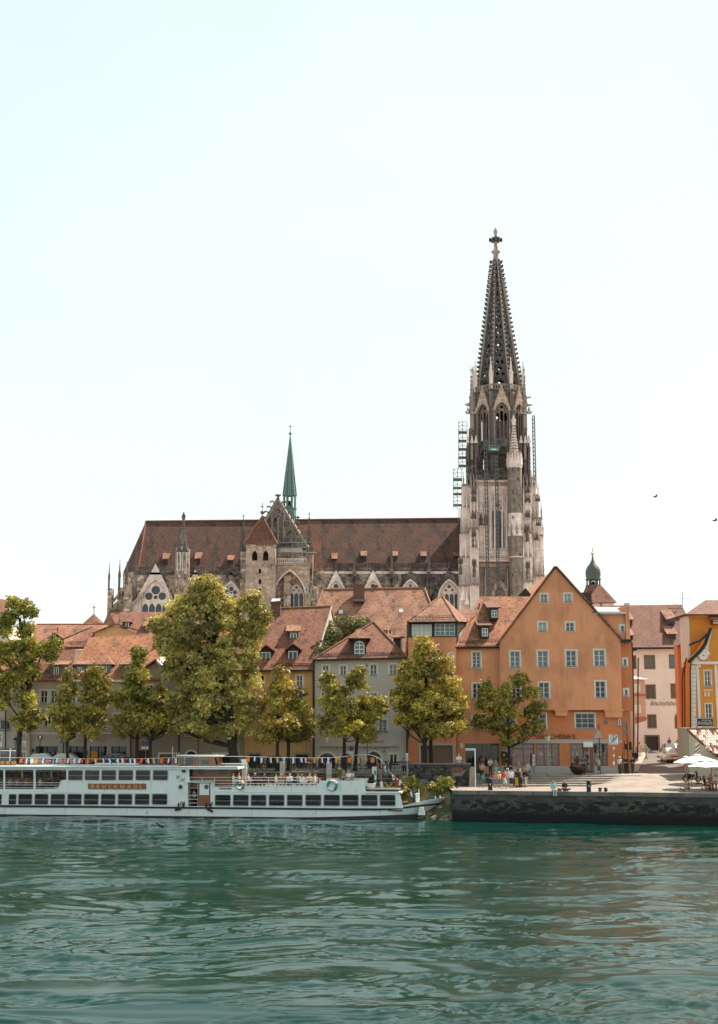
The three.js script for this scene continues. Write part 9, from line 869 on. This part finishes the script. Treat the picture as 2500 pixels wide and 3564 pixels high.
// café: parasols, tables, chairs, rope
function parasol(label, u, vT, d, r, y) { const x = X(u, 2650, d), h = Y(vT, d) - y, t = thing('parasol', label, 'parasol', V3(x, y, -d), 'white parasols of the outdoor café'); t.local = true; const cv = std([0.85, 0.83, 0.8], 0.9, { side: THREE.DoubleSide }), n = 8, a = (k) => k / n * 2 * Math.PI + 0.3, rim = (k) => V3(Math.sin(a(k)) * r, h - 0.55, Math.cos(a(k)) * r), mid = (k) => rim(k).add(rim(k + 1)).multiplyScalar(0.5).setY(h - 0.5); const L = []; for (let k = 0; k < n; k++) L.push([V3(0, h, 0), rim(k), mid(k).multiply(V3(0.98, 1, 0.98))], [V3(0, h, 0), mid(k).multiply(V3(0.98, 1, 0.98)), rim(k + 1)]); part('canopy', faces(L), cv, t); for (let k = 0; k < n; k++) part('rib', bar(V3(0, h - 0.06, 0), rim(k).add(V3(0, -0.03, 0)), 0.015, 4), MT.brownFrame, t); part('pole', bar(V3(0, 0, 0), V3(0, h + 0.08, 0), 0.035, 8), std([0.5, 0.22, 0.07], 0.6), t); part('vent_cap', fin(new THREE.CylinderGeometry(0.03, r * 0.22, 0.1, 8).translate(0, h + 0.03, 0)), cv, t); part('base', lathe([[0, 0], [0.3, 0], [0.3, 0.08], [0.06, 0.1]], 12), MT.iron, t); return t; }
const py = (x, d) => plazaY(x, d); for (const [l, u, vT, d, r] of [['small white parasol nearest the silver car', 2388, 2634, 115.5, 1.25], ['large white parasol by the cream inn wall', 2428, 2627, 119.5, 1.95], ['wide white parasol over the café tables', 2475, 2646, 114.2, 2.3], ['white parasol at the outer edge of café', 2560, 2660, 113.5, 2.2]]) parasol(l, u, vT, d, r, py(X(u, 2700, d), d));
const wd = std([0.32, 0.13, 0.05], 0.6); function chairAt(lab, u, d, turn) { const x = X(u, 2730, d), t = thing('cafe_chair', lab, 'chair', V3(x, py(x, d), -d), 'wooden café chairs'); t.local = true; t.rotation.y = turn; part('seat', box(-0.22, 0.22, 0.43, 0.46, -0.22, 0.22), wd, t); for (const [a, b] of [[-1, -1], [1, -1], [1, 1], [-1, 1]]) part('leg', box(a * 0.2 - 0.02, a * 0.2 + 0.02, 0, b < 0 ? 0.9 : 0.43, b * 0.2 - 0.02, b * 0.2 + 0.02), wd, t); for (let k = 0; k < 3; k++) part('back_slat', box(-0.18, 0.18, 0.56 + k * 0.12, 0.64 + k * 0.12, -0.21, -0.19), wd, t); return t; }
function tableAt(lab, u, d) { const x = X(u, 2730, d), y = py(x, d), t = thing('cafe_table', lab, 'table', V3(x, y, -d), 'wooden café tables'); t.local = true; part('table_top', box(-0.6, 0.6, 0.7, 0.74, -0.4, 0.4), std([0.5, 0.26, 0.1], 0.6), t); for (const [a, b] of [[-1, -1], [1, -1], [1, 1], [-1, 1]]) part('leg', box(a * 0.52 - 0.03, a * 0.52 + 0.03, 0, 0.7, b * 0.32 - 0.03, b * 0.32 + 0.03), wd, t); for (const k of [-0.3, 0.25]) part('glass', lathe([[0, 0.74], [0.035, 0.74], [0.045, 0.9]], 8).translate(k, 0, 0.1), MT.pane[2], t); return t; }
tableAt('café table with glasses before the woman in black', 2478, 113.6); tableAt('café table at the rear beside cream wall', 2490, 116); tableAt('café table at outer edge', 2545, 113.2); chairAt('wooden chair under the seated woman in black', 2452, 113.7, 1.4); chairAt('wooden chair with its back to the quay', 2468, 112.9, 0); chairAt('wooden chair tucked beside the rear table', 2462, 116, 1.4); chairAt('wooden chair with back to the river by outer table', 2535, 112.5, 0); person('woman in black top seated at the café table', V3(X(2453, 2730, 113.7), py(X(2453, 2730, 113.7), 113.7), -113.7), 1.4, 'sit', { top: BK, bot: BK, long: 1, hair: BR }); person('café guest in red brown shirt under the parasol', V3(X(2475, 2720, 115.4), py(X(2475, 2720, 115.4), 115.4), -115.4), -0.4, 'sit', { top: [0.4, 0.14, 0.08], bot: GR, hair: BR }); person('café guest in white under the parasol', V3(X(2492, 2720, 115.0), py(X(2492, 2720, 115), 115), -115.0), -0.6, 'sit', { top: WT, bot: GR });
{ const t = thing('rope_barrier', 'thin posts with a sagging rope round the café', 'rope barrier', up(2420, 113).setY(YQ)); const P = [[2399, 114], [2409, 116], [2424, 117.5], [2398, 112.6], [2482, 111.9]].map(([u, d]) => { const x = X(u, 2740, d); return V3(x, py(x, d), -d); }); for (const p of P) part('post', bar(p, p.clone().setY(p.y + 1.0), 0.025, 6), MT.iron, t); for (const [a, b] of [[2, 1], [1, 0], [0, 3], [3, 4]]) { const A = P[a].clone().add(V3(0, 0.95, 0)), B = P[b].clone().add(V3(0, 0.95, 0)), m = A.clone().lerp(B, 0.5).add(V3(0, -0.25, 0)); part('rope', tube([A, m, B], 0.015, 12, 4), MT.brownFrame, t); } }
{ const t = thing('parked_motorcycle', 'dark scooter standing by the cream inn wall', 'scooter', V3(X(2408, 2690, 121), py(X(2408, 2690, 121), 121), -121)); t.local = true; for (const x of [-0.6, 0.6]) part('wheel', smooth(new THREE.TorusGeometry(0.24, 0.07, 7, 18).translate(x, 0.3, 0)), MT.black, t); part('body', [smooth(new THREE.SphereGeometry(0.3, 10, 8).scale(1.7, 0.8, 0.6).translate(-0.2, 0.62, 0)), box(-0.3, 0.4, 0.3, 0.4, -0.15, 0.15), bar(V3(0.58, 0.3, 0), V3(0.42, 1.0, 0), 0.09, 8)], MT.iron, t); part('handlebar', bar(V3(0.42, 1.02, -0.3), V3(0.42, 1.02, 0.3), 0.025, 6), MT.black, t); }
// birds
function bird(label, p, turn, s, m, fly, cat = 'bird') { const t = thing('bird', label, cat, p); t.local = true; t.rotation.y = turn; t.scale.setScalar(s); part('body', sdf([[[-0.12, 0.16, 0], [0.1, 0.2, 0], 0.08, 0.07], [[0.1, 0.22, 0], [0.17, 0.3, 0], 0.05, 0.045], [[0.19, 0.3, 0], [0.25, 0.29, 0], 0.025, 0.012], [[-0.14, 0.17, 0], [-0.3, 0.19, 0], 0.06, 0.02]], 30, [0, 0.22, 0], 0.36, 0.04), m, t); if (fly) for (const z of [-1, 1]) part('wing', slab(z > 0 ? [V3(0.08, 0.22, 0.05), V3(-0.1, 0.22, 0.05), V3(-0.22, 0.36, 0.5), V3(-0.05, 0.34, 0.42)] : [V3(-0.1, 0.22, -0.05), V3(0.08, 0.22, -0.05), V3(-0.05, 0.34, -0.42), V3(-0.22, 0.36, -0.5)], 0.015), m, t); else for (const z of [-0.04, 0.04]) part('leg', bar(V3(0, 0, z), V3(0, 0.12, z), 0.01, 4), MT.brownFrame, t); return t; }
const bm = std([0.05, 0.05, 0.05], 0.8), dm = std([0.14, 0.11, 0.08], 0.8); bird('duck waddling on the quay edge by the café', (() => { const p = onGround(2376, 2757, YQ); p.y = Math.max(py(p.x, -p.z), YQ); return p; })(), 3.1, 1.1, dm, false, 'duck'); bird('pigeon on the path below the dark wall', onGround(1593, 2745, YQ), 0.3, 0.8, bm, false, 'pigeon'); bird('pigeon on the path above the boat bow', onGround(1467, 2746, YQ), 2.8, 0.8, bm, false, 'pigeon'); bird('dark bird flying low over the water', at(560, 2888, 95), 2.4, 1.6, std([0.03, 0.06, 0.05], 0.8), true); bird('small dark bird flying in the sky right of spire', at(2282, 1735, 150), 0.4, 1.2, bm, true); bird('small dark bird flying beyond the yellow house roof', at(2490, 1818, 150), 0.2, 1.2, bm, true);

scene.traverse((o) => { delete o.userData.org; });
renderer.render(scene, camera);
